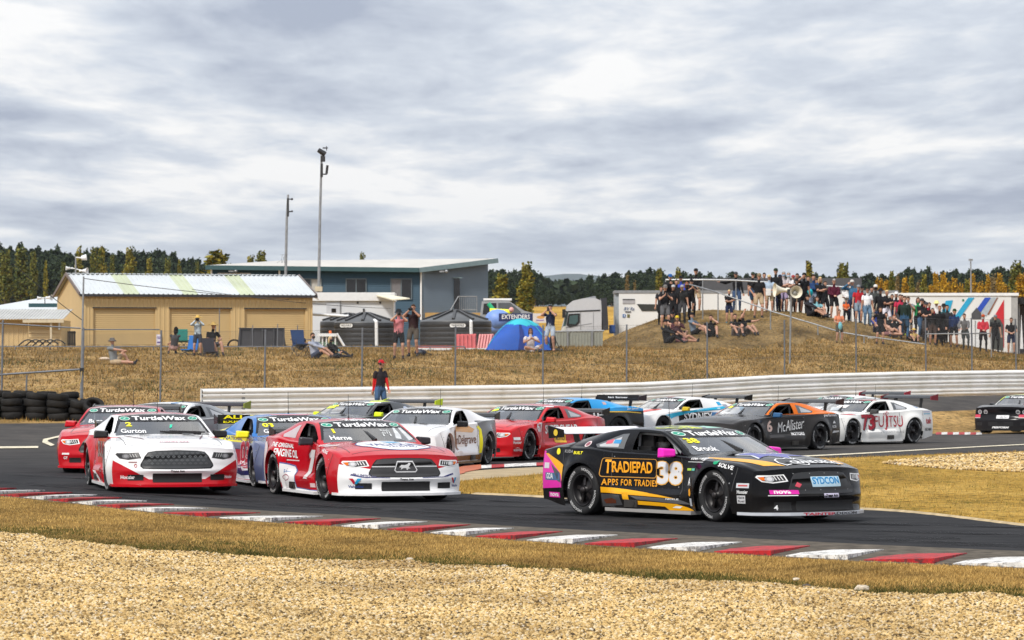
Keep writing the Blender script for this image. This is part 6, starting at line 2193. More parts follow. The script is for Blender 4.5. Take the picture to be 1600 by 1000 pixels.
def quarter_glass(st,col=(0.11,0.115,0.12),sides='RL',sticker=None):
    for f in sides:
        sg=1 if f=='R' else -1
        tr=lambda pts:[(p[0]*sg,p[1]) for p in pts] if sg>0 else [(-p[0] if False else -(p[0]),p[1]) for p in pts]
        pts=[(-0.64,0.935),(-0.64,1.135),(-0.78,1.125),(-1.20,0.985),(-1.14,0.945)]
        st.add('quarter_window',mat('quarter_glass',(0.10,0.105,0.11),0.12,var=0.1),PG(tr(pts)),f,1)
        st.add('quarter_window',(0.42,0.43,0.45),PG(tr([(-0.76,0.955),(-0.76,1.09),(-1.13,0.98),(-1.10,0.957)])),f,2)
        if sticker:st.add('quarter_window',sticker,PG(tr([(-0.74,1.0),(-0.74,1.05),(-0.88,1.05),(-0.88,1.0)])),f,3)
def headlamps(st,dark=False,amber=True):
    """printed lamp panels on the nose and fender corners; outline from the front, one per side"""
    fx=lambda x:0.535+(x-0.40)*0.86
    for sg in (-1,1):
        o=[(0.40,0.615),(0.62,0.600),(0.76,0.612),(0.825,0.648),(0.80,0.662),(0.60,0.662),(0.44,0.668)]
        pts=[(fx(p[0])*sg,p[1]) for p in o]
        nm='headlight'
        part=nm+('' if sg<0 else '.001')
        st.add(part,WHT if not dark else (0.05,0.05,0.05),PG(pts),'F',1)
        i=[(0.43,0.622),(0.62,0.608),(0.75,0.619),(0.80,0.647),(0.60,0.655),(0.455,0.661)]
        st.add(part,(0.03,0.03,0.032),PG([(fx(p[0])*sg,p[1]) for p in i]),'F',2)
        st.add(part,(0.40,0.41,0.42) if not dark else (0.13,0.13,0.14),ELL(fx(0.655)*sg,0.632,0.055,0.022),'F',3)
        st.add(part,(0.62,0.62,0.64) if not dark else (0.24,0.24,0.25),ELL(fx(0.655)*sg,0.633,0.030,0.014),'F',4)
        if amber:st.add(part,(0.72,0.15,0.01),PG([(fx(p[0])*sg,p[1]) for p in ((0.715,0.622),(0.75,0.622),(0.795,0.645),(0.72,0.650))]),'F',3)
        for k in range(3):
            x0=0.465+k*0.045
            st.add(part,(0.7,0.7,0.7) if not dark else (0.3,0.3,0.3),PG([(fx(x0+a)*sg,b) for a,b in ((0,0.624),(0.014,0.623),(0.042,0.654),(0.028,0.655))]),'F',3)
def grille_panel(st,col=(0.016,0.016,0.017),mesh_col=None,edge=None):
    o=[(-0.50,0.512),(-0.535,0.535),(-0.53,0.56),(-0.47,0.63),(-0.41,0.668),(-0.30,0.683),(0,0.692),(0.30,0.683),(0.41,0.668),(0.47,0.63),(0.53,0.56),(0.535,0.535),(0.50,0.512),(0,0.502)]
    st.add('grille',edge or BLK,PG([(x*1.035,0.605+(z-0.605)*1.10) for x,z in o]),'F',1)
    st.add('grille',mat('grille_panel_%d' % int(col[0]*999),col,0.4,var=0.15),PG(o),'F',2)
    if mesh_col:
        for j in range(4):
            for i in range(12):
                x=-0.46+i*0.082+(0.041 if j % 2 else 0); z=0.56+j*0.034
                if abs(x)>0.49-(z-0.55)*0.6:continue
                st.add('grille',mesh_col,OUT([(x-0.03,z),(x,z-0.012),(x+0.03,z),(x,z+0.012)],0.006),'F',3)
def lower_intake(st,boxes=((0,0.335,0.74,0.14),(-0.62,0.34,0.22,0.09),(0.62,0.34,0.22,0.09))):
    for k,(x,z,w,h) in enumerate(boxes):
        st.add('intake',mat('intake_black',(0.006,0.006,0.007),0.8),RECT(x,z,w,h,0.012,2),'F',1)
        n=max(2,int(w/0.12))
        for i in range(n+1):st.add('intake',(0.035,0.035,0.036),RECT(x-w/2+w*i/n,z,0.006,h),'F',2)
        for i in range(3):st.add('intake',(0.03,0.03,0.031),RECT(x,z-h/2+h*(i+0.5)/3,w,0.005),'F',2)
    st.add('nose_lettering',BLK,T('Trans Am',0,0.337,0.21,0.028,bold=0.03),'f',3)
def race_car(label,kind,yaw,where,body_mat,fascia_mat=None,roof=None,splitter=(0.02,0.02,0.022),mirror=BLK,wing=None,print_fn=None,steer=0.0,lod=0,skirt=None,lamps=True,antenna=True,plate=(0.012,0.012,0.014),wiper='mid'):
    """where: (px, py, wheel) ground pixel of one tyre's contact ('RF','LF','RR','LR') or ('at', x, D)"""
    D,X=car_shape(kind),car_meshes(kind)
    yw=rad(yaw)
    c_,s_=math.cos(yw),math.sin(yw)
    if where[0]=='at':
        x,y=where[1],where[2]
    else:
        h=hit(where[0],where[1])
        lx=XF if where[2][1]=='F' else XR
        ly=0.86 if where[2][0]=='L' else -0.86
        x,y=h.x-(lx*c_-ly*s_),h.y-(lx*s_+ly*c_)
    root=empty('race_car',(x,y,gz(x,y)+0.018),yw,label,'race car','race cars in the pack')
    fascia_mat=fascia_mat or body_mat
    def part(name,me,m=None,par=None,loc=None,rot=None):
        o=link(name,me,par or root)
        if m is not None:
            if not me.materials:me.materials.append(m)
            o.material_slots[0].link='OBJECT'; o.material_slots[0].material=m
        if loc:o.location=loc
        if rot:o.rotation_euler=rot
        return o
    part('body',X['body'],body_mat)
    part('front_bumper',X['nose'],fascia_mat)
    part('rear_bumper',X['tail'],body_mat)
    part('windscreen',X['ws'],M_wscreen)
    part('rear_window',X['rw'],M_rwin)
    part('floor_pan',X['floor']); part('roll_cage',X['cage']); part('dashboard',X['dash']); part('seat',X['seat']); part('steering_wheel',X['wheel_s'])
    for wx in (XF,XR):
        for sg in (1,-1):
            w=part('wheel',X['tyre'])
            w.location=(wx,sg*0.80,0.335)
            w.rotation_euler=(rad(-90*sg),0,(steer if wx>0 else 0))
            part('rim',X['rim'],None,w); part('spokes',X['spokes'],None,w,rot=(0,0,R.uniform(0,6)))
            if lod<2:part('tyre_lettering',X['tyretext'],None,w,rot=(0,0,R.uniform(0,6)))
    # splitter: flat tray that follows the nose in plan
    fas=D['fas']
    edge=[(p[0]+0.075*(0.5+0.5*(1-(p[1]/fas[-1][0][1])**2)),p[1]*1.03) for p in fas[-1]]
    edge[0]=(edge[0][0]-0.02,edge[0][1])
    outl=edge+[(a,-b) for a,b in reversed(edge[:-1])]
    ye=edge[0][1]
    outl=[(1.80,ye*1.0)]+outl+[(1.80,-ye)]
    MB().prism(outl,'z',0.10,0.138).build('splitter',vinyl(splitter),root)
    # side skirts
    for sg in (1,-1):
        b=MB()
        b.prism([(-0.90,0.90*sg),(-0.86,0.935*sg),(0.86,0.955*sg),(0.915,0.965*sg),(0.915,0.80*sg),(-0.90,0.80*sg)],'z',0.075,0.118)
        b.build('side_skirt',vinyl(skirt or splitter),root)
        # side exhaust box
        b=MB(); b.box((-0.32,0.925*sg,0.185),(0.26,0.05,0.10)); b.tube((-0.27,0.91*sg,0.185),(-0.27,0.958*sg,0.185),0.038,n=12)
        b.build('exhaust',mat('exhaust_steel',(0.05,0.045,0.04),0.5,0.5),root)
    # mirrors
    for sg in (1,-1):
        b=MB()
        M=Matrix.Translation((0.40,0.935*sg,0.855))@Matrix.Rotation(rad(12*sg),4,'Z')
        vs=[M@Vector(p) for p in ((0.07,-0.10,-0.045),(0.07,0.10,-0.04),(0.05,0.11,0.05),(0.05,-0.08,0.065),(-0.05,-0.12,-0.06),(-0.05,0.12,-0.055),(-0.05,0.125,0.06),(-0.05,-0.11,0.075))]
        b.add(vs,[(0,1,2,3),(7,6,5,4),(0,4,5,1),(1,5,6,2),(2,6,7,3),(3,7,4,0)])
        o=b.build('mirror',vinyl(mirror),root)
        bv=o.modifiers.new('b','BEVEL'); bv.width=0.02; bv.segments=2
        MB().bar((0.40,0.79*sg,0.815),(0.39,0.87*sg,0.835),0.05,0.03).build('arm',M_black,o)
        b2=[M@Vector(p) for p in ((-0.052,-0.09,-0.04),(-0.052,0.10,-0.04),(-0.052,0.105,0.045),(-0.052,-0.085,0.055))]
        MB().add(b2,[(0,1,2,3)]).build('mirror_glass',mat('mirror_glass',(0.5,0.5,0.5),0.05,1.0),o)
    # rear wing
    wg=dict(z=1.10,x=-2.30,span=1.66,chord=0.26,blade=(0.02,0.02,0.022),plate=BLK,emblem=None,text=None,tcol=WHT,t2=None)
    wg.update(wing or {})
    wr=None
    bl=MB()
    prof=[(-0.13,0.045),(-0.10,0.055),(0.02,0.03),(0.12,-0.012),(0.13,-0.022),(0.11,-0.03),(0.0,-0.012),(-0.10,0.03),(-0.132,0.04)]
    prof=[(wg['x']+a*wg['chord']/0.26,wg['z']+b_*1.15) for a,b_ in prof]
    n=len(prof)
    hs_=wg['span']/2
    vs=[(a,hs_,b_) for a,b_ in prof]+[(a,-hs_,b_) for a,b_ in prof]
    bl.add(vs,[(i,(i+1) % n,n+(i+1) % n,n+i) for i in range(n)]+[tuple(reversed(range(n))),tuple(range(n,2*n))])
    wo_=bl.build('rear_wing',vinyl(wg['blade']),root)
    for sg in (1,-1):
        MB().prism([(wg['x']-0.18,wg['z']+0.085),(wg['x']+0.15,wg['z']+0.03),(wg['x']+0.16,wg['z']-0.07),(wg['x']-0.16,wg['z']-0.09)],'y',sg*hs_-0.008,sg*hs_+0.012).build('end_plate',vinyl(wg['plate']),wo_)
        MB().prism([(wg['x']-0.05,wg['z']-0.0),(wg['x']+0.06,wg['z']-0.01),(wg['x']+0.12,0.9),(wg['x']+0.02,0.9)],'y',sg*0.42-0.012,sg*0.42+0.012).build('strut',M_black,wo_)
    if wg['emblem']:
        for sg in (1,-1):
            b=MB(); b.lathe([(0.001,0),(0.045,0)],14,Matrix.Translation((wg['x']-0.0,sg*(hs_+0.015),wg['z']-0.01))@Matrix.Rotation(rad(-90*sg),4,'X'))
            b.build('emblem',vinyl(wg['emblem']),wo_)
    if wg['text']:
        for txt,dz,hh,ww in wg['text']:
            vs_,fs_=text2d(txt,0.025)
            b=MB(); b.add([(wg['x']+0.136*wg['chord']/0.26-0.02-(dz+p[1]*hh)*0.0+0.004,p[0]*ww,wg['z']+dz+p[1]*hh) for p in vs_],fs_)
            # carried on a shallow face board along the leading edge
            b.build('wing_lettering',vinyl(wg['tcol']),wo_,fix=False)
        MB().span((wg['x']+0.105,-hs_+0.01,wg['z']-0.085),(wg['x']+0.117,hs_-0.01,wg['z']+0.075)).build('face_board',vinyl(wg['blade']),wo_)
    # wiper, bonnet pins, aerial
    b=MB()
    if wiper=='mid':
        b.bar((0.74,0.05,0.888),(0.12,-0.12,1.123),0.03,0.02).bar((0.76,0.06,0.888),(0.38,-0.03,1.028),0.045,0.03)
    else:
        b.bar((0.68,0.60,0.88),(0.75,-0.05,0.905),0.03,0.03).bar((0.73,0.1,0.915),(0.68,0.66,0.895),0.02,0.02)
    b.build('wiper',M_black,root)
    if lod<2:
        b=MB()
        for x_,y_ in ((1.78,0.5),(1.82,0.2),(1.82,-0.2),(1.78,-0.5)):
            z_=0.76 if y_ in (0.5,-0.5) else 0.785
            b.tube((x_-0.0,y_,z_-0.02),(x_,y_,z_+0.025),0.012,n=6)
        b.build('bonnet_pin',M_dark,root)
    if antenna:
        MB().tube((-0.75,0.1,1.18),(-0.77,0.1,1.56),0.006,0.003,5).tube((-0.75,0.1,1.17),(-0.75,0.1,1.22),0.02,0.012,8).build('aerial',M_black,root)
    # bonnet vents
    for sg in (1,-1):
        b=MB()
        for k in range(2):
            x0=1.05-0.0*k
        b.add([(1.12,0.24*sg,0.876),(1.15,0.42*sg,0.866),(0.98,0.44*sg,0.880),(0.95,0.27*sg,0.887)],[(0,1,2,3)])
        b.build('bonnet_vent',M_black,root)
    st=Stickers(D)
    SE=(0.02,0.02,0.022) if sum(tuple(body_mat.diffuse_color)[:3])>0.2 else (0.05,0.05,0.052)
    if lod<2:
        for f in 'RL':
            sg=1 if f=='R' else -1
            X_=lambda pts_:[(p[0]*sg,p[1]) for p in pts_]
            for pts_ in ([(0.60,0.83),(0.612,0.83),(0.672,0.30),(0.66,0.30)],[(-0.80,0.87),(-0.788,0.87),(-0.768,0.30),(-0.78,0.30)],[(1.79,0.70),(1.80,0.70),(1.765,0.40),(1.755,0.40)],
                         [(-1.80,0.90),(-1.79,0.90),(-1.745,0.42),(-1.755,0.42)]):
                st.add('panel_seam',SE,PG(X_(pts_)),f,0)
            for x_,z_ in ((-0.74,0.82),(-0.74,0.60),(-0.74,0.42),(0.58,0.42),(0.56,0.62),(1.73,0.62),(1.72,0.50)):
                st.add('rivet',(0.25,0.25,0.26),ELL(x_*sg,z_,0.010,0.010,6),f,4)
        for sg in (-1,1):
            st.add('panel_seam',SE,PG([(0.70*sg,-0.72),(0.712*sg,-0.72),(0.742*sg,-1.98),(0.73*sg,-1.98)]),'T',0)
        st.add('panel_seam',SE,RECT(0,-2.06,1.46,0.012),'T',0)
    if print_fn:print_fn(st)
    st.build(root)
    CARS.append((root,label))
    return root
CARS=[]
def muscle_front(st,lamp=(0.55,0.55,0.56)):
    st.add('grille',BLK,PG([(-0.84,0.58),(0.84,0.58),(0.80,0.75),(-0.80,0.75)]),'F',1)
    for sg in (-1,1):
        for x in (0.52,0.72):
            part='headlight'+('' if sg<0 else '.001')
            st.add(part,lamp,OUT([(x*sg+0.065*math.cos(a),0.665+0.065*math.sin(a)) for a in np.linspace(0,2*math.pi,16,endpoint=False)],0.018),'F',2)
            st.add(part,(0.2,0.2,0.22),ELL(x*sg,0.665,0.035,0.035,12),'F',2)
    lower_intake(st,((0,0.30,0.8,0.13),(-0.72,0.3,0.2,0.1),(0.72,0.3,0.2,0.1)))
# ---------------------------------------------------------------- the black and gold leader
PINK=(0.68,0.03,0.36)
MUST=(0.75,0.36,0.01)
def p38(st):
    A=st.add
    quarter_glass(st,sides='R',sticker=(0.05,0.25,0.5))
    A('quarter_window',(0.55,0.1,0.15),PG([(-0.90,1.0),(-0.90,1.06),(-1.02,1.03),(-1.02,0.99)]),'R',3)
    A('windscreen_surround',(0.16,0.17,0.18),PG([(-0.62,1.205),(0.62,1.205),(0.5,1.24),(-0.5,1.24)]),'F',1)
    A('roof_lettering',(0.65,0.75,0.02),T('EPIC FUEL',-0.30,1.221,0.5,0.03,bold=0.05),'F',2)
    A('roof_lettering',(0.30,0.62,0.48),RECT(0.28,1.221,0.5,0.022),'F',2)
    windscreen_print(st,'38','Brook')
    # door
    A('door_lettering',(0.55,0.27,0.05),OUT(rrect(-0.435,0.655,1.06,0.27,0.05),0.010),'R',2)
    A('door_lettering',GOLD,T('T',-0.845,0.665,0.11,0.19,bold=0.03),'R',2)
    A('door_lettering',GOLD,T('RADIEPAD',-0.385,0.660,0.79,0.15,bold=0.03),'R',2)
    A('door_lettering',(0.80,0.34,0.02),T('APPS FOR TRADIES',-0.40,0.455,1.04,0.085,bold=0.02,space=1.15),'R',2)
    A('race_number',(0.72,0.38,0.08),T('38',0.375,0.60,0.56,0.33,bold=0.075),'R',2)
    A('race_number',(0.66,0.66,0.67),T('38',0.375,0.60,0.52,0.30,bold=0.045),'R',3)
    # stripes
    A('livery_stripe',MUST,PG([(-0.93,0.39),(-0.93,0.315),(-0.3,0.295),(0.6,0.272),(0.2,0.315),(-0.4,0.36)]),'R',2)
    A('livery_stripe',MUST,PG([(-0.52,0.33),(-0.40,0.33),(-0.36,0.235),(-0.48,0.235)]),'R',2)
    A('livery_stripe',MUST,PG([(-0.20,0.225),(0.62,0.205),(0.92,0.125),(0.45,0.12),(0.36,0.165),(-0.20,0.175)]),'R',2)
    A('livery_stripe',(0.055,0.055,0.058),PG([(-0.93,0.30),(-0.56,0.29),(-0.50,0.16),(-0.93,0.13)]),'R',1)
    A('livery_stripe',(0.10,0.10,0.105),PG([(-0.35,0.285),(0.66,0.262),(0.86,0.20),(-0.2,0.24)]),'R',1)
    A('livery_stripe',(0.10,0.03,0.015),PG([(-0.9,0.22),(-0.85,0.235),(-0.72,0.25),(-0.62,0.225),(-0.62,0.18),(-0.88,0.17)]),'R',2)
    A('livery_stripe',WHT,PG([(0.52,0.155),(0.60,0.18),(0.70,0.175),(0.66,0.15)]),'R',3)
    # tail quarter
    A('livery_stripe',PINK,PG([(-2.37,0.83),(-2.32,0.84),(-1.78,0.60),(-1.76,0.36),(-2.37,0.33)]),'R',1)
    A('livery_stripe',MUST,PG([(-2.30,0.84),(-2.2,0.84),(-1.76,0.66),(-1.74,0.44),(-1.80,0.53)]),'R',2)
    A('livery_stripe',(0.08,0.08,0.085),PG([(-2.1,0.68),(-1.84,0.55),(-1.78,0.42),(-1.9,0.44)]),'R',2)
    A('sponsor_sticker',(0.6,0.58,0.62),RECT(-2.22,0.645,0.16,0.075),'R',3)
    A('sponsor_sticker',(0.06,0.13,0.25),RECT(-2.05,0.50,0.42,0.10),'R',2)
    A('sponsor_sticker',WHT,T('GDA',-2.12,0.505,0.2,0.075,bold=0.02),'R',3)
    A('sponsor_sticker',PINK,RECT(-2.0,0.255,0.30,0.07),'R',2)
    A('sponsor_sticker',WHT,T('nova',-2.0,0.255,0.22,0.045,bold=0.02),'R',3)
    A('sponsor_sticker',YEL,ELL(-1.92,0.875,0.045,0.05),'R',2)
    A('sponsor_sticker',(0.3,0.3,0.3),T('KUDA',-1.66,0.885,0.2,0.045,bold=0.02),'R',2)
    A('sponsor_sticker',YEL,T('BUILT',-1.44,0.865,0.2,0.05,bold=0.03),'R',2)
    A('sponsor_sticker',(0.6,0.5,0.5),ELL(-1.36,0.985,0.06,0.04),'R',2)
    A('sponsor_sticker',(0.25,0.08,0.1),ELL(-1.36,0.985,0.04,0.026),'R',3)
    # front guard
    A('sponsor_sticker',WHT,T('sterling',0.98,0.815,0.34,0.055,bold=0.015,shear=0.2),'R',2)
    A('sponsor_sticker',(0.5,0.52,0.52),RECT(0.94,0.762,0.36,0.012),'R',2)
    A('sponsor_sticker',(0.35,0.55,0.05),RECT(0.80,0.655,0.10,0.03),'R',2)
    A('sponsor_sticker',(0.1,0.45,0.35),RECT(0.90,0.655,0.08,0.03),'R',2)
    A('sponsor_sticker',WHT,T('A',0.83,0.50,0.08,0.1,bold=0.02),'R',2)
    A('sponsor_sticker',GOLD,ELL(0.84,0.36,0.035,0.05),'R',2)
    A('sponsor_sticker',(0.5,0.52,0.55),RECT(0.86,0.235,0.07,0.1),'R',2)
    A('sponsor_sticker',WHT,T('NICKLE',0.52,0.265,0.26,0.022,bold=0.02),'R',2)
    A('sponsor_sticker',(0.01,0.30,0.14),ELL(1.40,0.765,0.045,0.03),'R',2)
    A('sponsor_sticker',WHT,T('SOLVE',1.60,0.715,0.26,0.055,bold=0.025,rot=-0.18),'R',2)
    # bonnet: star burst badge, gold side flashes, crane logo
    fl=[(0.74,-1.0),(0.82,-1.08),(0.82,-1.5),(0.70,-2.02),(0.46,-2.16),(0.58,-1.7)]
    for sg in (-1,1):A('bonnet_stripe',MUST,PG([(a*sg,b) for a,b in fl]),'T',1)
    star0=[(-0.42,-0.98),(-0.12,-0.92),(0.02,-1.00),(0.30,-0.92),(0.24,-1.12),(0.34,-1.30),(0.06,-1.24),(-0.10,-1.40),(-0.20,-1.20),(-0.46,-1.28),(-0.36,-1.12)]
    star=[(a,-1.48+(b+1.15)*1.55) for a,b in star0]
    A('bonnet_logo',(0.62,0.64,0.68),PG([(a*1.10,b+(b+1.48)*0.1) for a,b in star]),'T',1)
    A('bonnet_logo',(0.02,0.03,0.32),PG(star),'T',2)
    A('bonnet_logo',WHT,T('NATIONAL',0.12,-1.28,0.5,0.13,bold=0.02),'T',3)
    aus=[(-0.42,-1.70),(-0.34,-1.64),(-0.24,-1.66),(-0.16,-1.62),(-0.10,-1.70),(-0.05,-1.66),(0.02,-1.78),(0.03,-1.90),(-0.08,-2.00),(-0.18,-1.96),(-0.28,-1.92),(-0.42,-1.96),(-0.46,-1.82)]
    aus=[(a,-2.03+(b+1.83)*1.0) for a,b in aus]
    A('bonnet_logo',WHT,OUT(aus,0.022),'T',2)
    A('bonnet_logo',BLK,RECT(0.12,-2.06,0.86,0.15),'T',3)
    A('bonnet_logo',WHT,T('CRANE DECKS',0.14,-2.06,0.82,0.13,bold=0.035),'T',4)
    # nose
    headlamps(st)
    grille_panel(st,(0.012,0.012,0.013),edge=(0.04,0.04,0.042))
    A('grille_plate',(0.45,0.62,0.72),RECT(0.05,0.605,0.50,0.085,0.01,2),'F',3)
    A('grille_plate',(0.01,0.22,0.50),T('SYDCON',0.05,0.615,0.46,0.055,bold=0.03),'F',4)
    for k in range(8):A('grille_plate',(0.4,0.4,0.4),ELL(-0.44+0.125*k,0.535 if k % 2 else 0.675,0.006,0.006,6),'F',3)
    lower_intake(st,((0.05,0.31,1.0,0.15),(-0.62,0.31,0.2,0.12)))
    A('nose_sticker',(0.62,0.58,0.72),RECT(0.10,0.345,0.26,0.05),'f',2)
    A('nose_sticker',BLK,T('Trans Am',0.10,0.345,0.20,0.028,bold=0.03),'f',4)
    A('nose_sticker',PINK,RECT(-0.60,0.395,0.36,0.055),'f',2)
    A('nose_sticker',WHT,T('nova',-0.63,0.395,0.20,0.040,bold=0.03),'f',3)
    A('nose_sticker',WHT,RECT(-0.62,0.352,0.36,0.010),'f',2)
    A('nose_sticker',(0.62,0.08,0.12),PG([(-0.46,0.47),(-0.42,0.52),(-0.36,0.49),(-0.40,0.45)]),'f',3)
    A('nose_sticker',(0.55,0.57,0.6),RECT(1.92,0.475,0.20,0.06),'R',2)
    A('nose_sticker',(0.5,0.1,0.1),RECT(1.92,0.475,0.15,0.02),'R',3)
    A('nose_sticker',WHT,T('Hoosier',1.92,0.395,0.17,0.045,bold=0.02),'R',2)
    A('nose_sticker',(0.55,0.55,0.56),RECT(1.90,0.30,0.13,0.10),'R',2)
    A('nose_sticker',(0.05,0.05,0.06),T('race',1.90,0.322,0.10,0.028,bold=0.02),'R',3)
    A('nose_sticker',(0.05,0.05,0.06),T('fuel',1.90,0.280,0.10,0.030,bold=0.02),'R',3)
    A('nose_sticker',WHT,T('4',-0.70,0.30,0.05,0.065,bold=0.03),'F',3)
m38=paint('black_livery',(0.005,0.005,0.006),((PINK,[(1,0,0,-2.30),(0,0,-1,-0.33),(0,0,1,0.84)]),),0.28)
c38=race_car('black and gold race car number 38 leading the pack with pink mirrors','pony',-52,(1123,817,'RF'),m38,splitter=(0.52,0.54,0.58),mirror=(0.80,0.02,0.45),
               wing=dict(blade=(0.74,0.72,0.76),plate=BLK,emblem=(0.7,0.5,0.05),z=1.10,x=-2.12,span=1.5),print_fn=p38,skirt=(0.30,0.29,0.28),steer=rad(-4))
# splitter lettering
vs_,fs_=text2d('TAINTERDIXON',0.03)
b=MB(); D_=car_shape('pony'); fe=D_['fas'][-1]
ms_=[vinyl((0.55,0.03,0.06)),vinyl((0.03,0.03,0.04))]
for f in fs_:
    pass
pv=[]
for p in vs_:
    yy=0.05+p[0]*0.95
    xx=np.interp(abs(yy),[q[1]*1.03 for q in fe][::-1],[q[0]+0.075*(0.5+0.5*(1-(q[1]/fe[0][1])**2)) for q in fe][::-1])
    pv.append((xx+0.004,yy,0.119+p[1]*0.034))
for f in fs_:
    b.add([pv[i] for i in f],[tuple(range(len(f)))],0 if np.mean([vs_[i][0] for i in f])<0.02 else 1)
b.build('splitter_lettering',ms_,c38,fix=False)
# ---------------------------------------------------------------- red and white number 1
def p1(st):
    A=st.add
    A('quarter_window',(0.45,0.38,0.39),PG([(-0.64,0.935),(-0.64,1.135),(-0.78,1.125),(-1.20,0.985),(-1.14,0.945)]),'R',1)
    A('roof_lettering',WHT,T('Valvoline',0.1,1.218,0.72,0.028,bold=0.03),'F',2)
    windscreen_print(st,'1','Herne')
    for k in range(3):A('windscreen_lettering',(0.6,0.62,0.62),T(('Reds','ell','11')[k],0.30,1.06-0.035*k,0.14,0.03),'W',2)
    A('door_lettering',WHT,T('THE ORIGINAL',-0.95,0.80,0.86,0.095,bold=0.03,rot=-0.03),'R',2)
    A('door_lettering',WHT,T('ENGINE OIL',-0.74,0.66,0.86,0.12,bold=0.03,rot=-0.03),'R',2)
    A('door_lettering',(0.7,0.6,0.6),RECT(-0.5,0.555,0.55,0.015),'R',2)
    A('race_number',(0.62,0.60,0.60),PG([(0.25,0.30),(0.47,0.30),(0.66,0.74),(0.44,0.74),(0.30,0.66),(0.34,0.60),(0.42,0.63)]),'R',2)
    A('livery_panel',(0.10,0.12,0.30),PG([(-0.95,0.52),(-0.38,0.48),(-0.25,0.40),(-0.12,0.16),(0.85,0.14),(0.85,0.125),(-0.95,0.125)]),'R',1)
    A('livery_panel',WHT,PG([(-0.95,0.50),(-0.40,0.46),(-0.28,0.39),(-0.14,0.145),(0.86,0.125),(0.86,0.12),(-0.95,0.115)]),'R',2)
    A('sponsor_sticker',(0.1,0.2,0.4),T('pace',-0.68,0.38,0.3,0.06,bold=0.02),'R',3)
    A('sponsor_sticker',(0.35,0.12,0.15),OUT([(-0.68+0.2*math.cos(a),0.29+0.05*math.sin(a)) for a in np.linspace(0,2*math.pi,18,endpoint=False)],0.012),'R',3)
    A('sponsor_sticker',(0.7,0.5,0.5),RECT(0.72,0.21,0.14,0.06),'R',2)
    A('sponsor_sticker',WHT,T('RACING',1.50,0.74,0.26,0.05,bold=0.02,rot=-0.2),'R',2)
    A('sponsor_sticker',WHT,T('Penrite',1.0,0.84,0.4,0.05,bold=0.02),'R',2)
    A('livery_panel',WHT,PG([(-2.36,0.80),(-1.9,0.86),(-1.76,0.70),(-1.74,0.2),(-2.36,0.22)]),'R',1)
    # bonnet oval
    A('bonnet_logo',(0.05,0.06,0.22),ELL(0.08,-1.52,0.57,0.56,32),'T',1)
    A('bonnet_logo',WHT,ELL(0.08,-1.52,0.545,0.53,32),'T',2)
    A('bonnet_logo',(0.01,0.025,0.20),T('VALVOLINE',0.08,-1.62,0.88,0.30,bold=0.03),'T',3)
    A('bonnet_logo',(0.04,0.05,0.2),T('TRUSTED',0.12,-1.86,0.46,0.12,bold=0.02),'T',3)
    A('bonnet_logo',(0.05,0.35,0.62),PG([(0.0,-1.12),(0.22,-1.12),(0.26,-1.36),(0.06,-1.36)]),'T',3)
    headlamps(st)
    grille_panel(st,(0.035,0.034,0.035),edge=(0.02,0.02,0.02))
    for sg in (-1,1):A('grille',(0.45,0.45,0.46),RECT(0.33*sg,0.61,0.34,0.010),'F',3)
    A('badge',(0.55,0.55,0.56),OUT([(-0.18,0.575),(-0.15,0.55),(0.15,0.55),(0.18,0.575),(0.12,0.66),(-0.12,0.66)],0.012),'F',3)
    horse=[(-0.10,0.605),(-0.06,0.625),(-0.01,0.622),(0.03,0.630),(0.06,0.645),(0.085,0.635),(0.065,0.62),(0.045,0.605),(0.075,0.592),(0.04,0.59),(0.02,0.572),(0.0,0.595),(-0.04,0.595),(-0.08,0.578),(-0.065,0.60)]
    A('badge',(0.5,0.5,0.5),PG(horse),'F',3)
    lower_intake(st)
    A('nose_stripe',(0.02,0.025,0.14),PG([(-0.78,0.535),(-0.60,0.50),(-0.25,0.487),(-0.25,0.475),(-0.60,0.487),(-0.80,0.52)]),'F',2)
    A('nose_stripe',(0.02,0.025,0.14),PG([(0.78,0.535),(0.60,0.50),(0.25,0.487),(0.25,0.475),(0.60,0.487),(0.80,0.52)]),'F',2)
    for x in (-0.74,0.80):
        s=1 if x<0 else 0.6
        A('nose_lettering',(0.50,0.02,0.04),PG([(x-0.08*s,0.47),(x-0.03*s,0.47),(x+0.02*s,0.375),(x-0.015*s,0.37)]),'F',2)
        A('nose_lettering',(0.02,0.30,0.55),PG([(x+0.09*s,0.47),(x+0.035*s,0.47),(x-0.005*s,0.38),(x+0.03*s,0.37)]),'F',3)
        A('nose_lettering',(0.02,0.05,0.2),T('Valvoline',x+0.02,0.335,0.20*s,0.04,bold=0.02),'F',2)
    A('nose_lettering',(0.12,0.12,0.2),T('PLUMBIZAR',-0.60,0.515,0.32,0.03,bold=0.02,rot=-0.08),'F',2)
    A('nose_lettering',(0.08,0.08,0.12),T('LIGHTFORCE NO TIME TO LOSE',0.05,0.155,0.86,0.028,bold=0.02),'F',2)
CRED=(0.46,0.004,0.012)
m1=paint('red_livery',CRED,(),0.25)
m1f=paint('red_white_nose',(0.80,0.80,0.80),((CRED,[(0,0.17,-1,-0.40)]),),0.28)
race_car('red and white race car number 1 with silver horse badge in its grille','pony',-70,(514,784,'RF'),m1,m1f,splitter=(0.78,0.78,0.78),mirror=(0.03,0.025,0.03),print_fn=p1,skirt=(0.75,0.75,0.75),
         wing=dict(z=0.97,span=1.3,x=-2.4,blade=(0.02,0.02,0.02)),steer=rad(6))
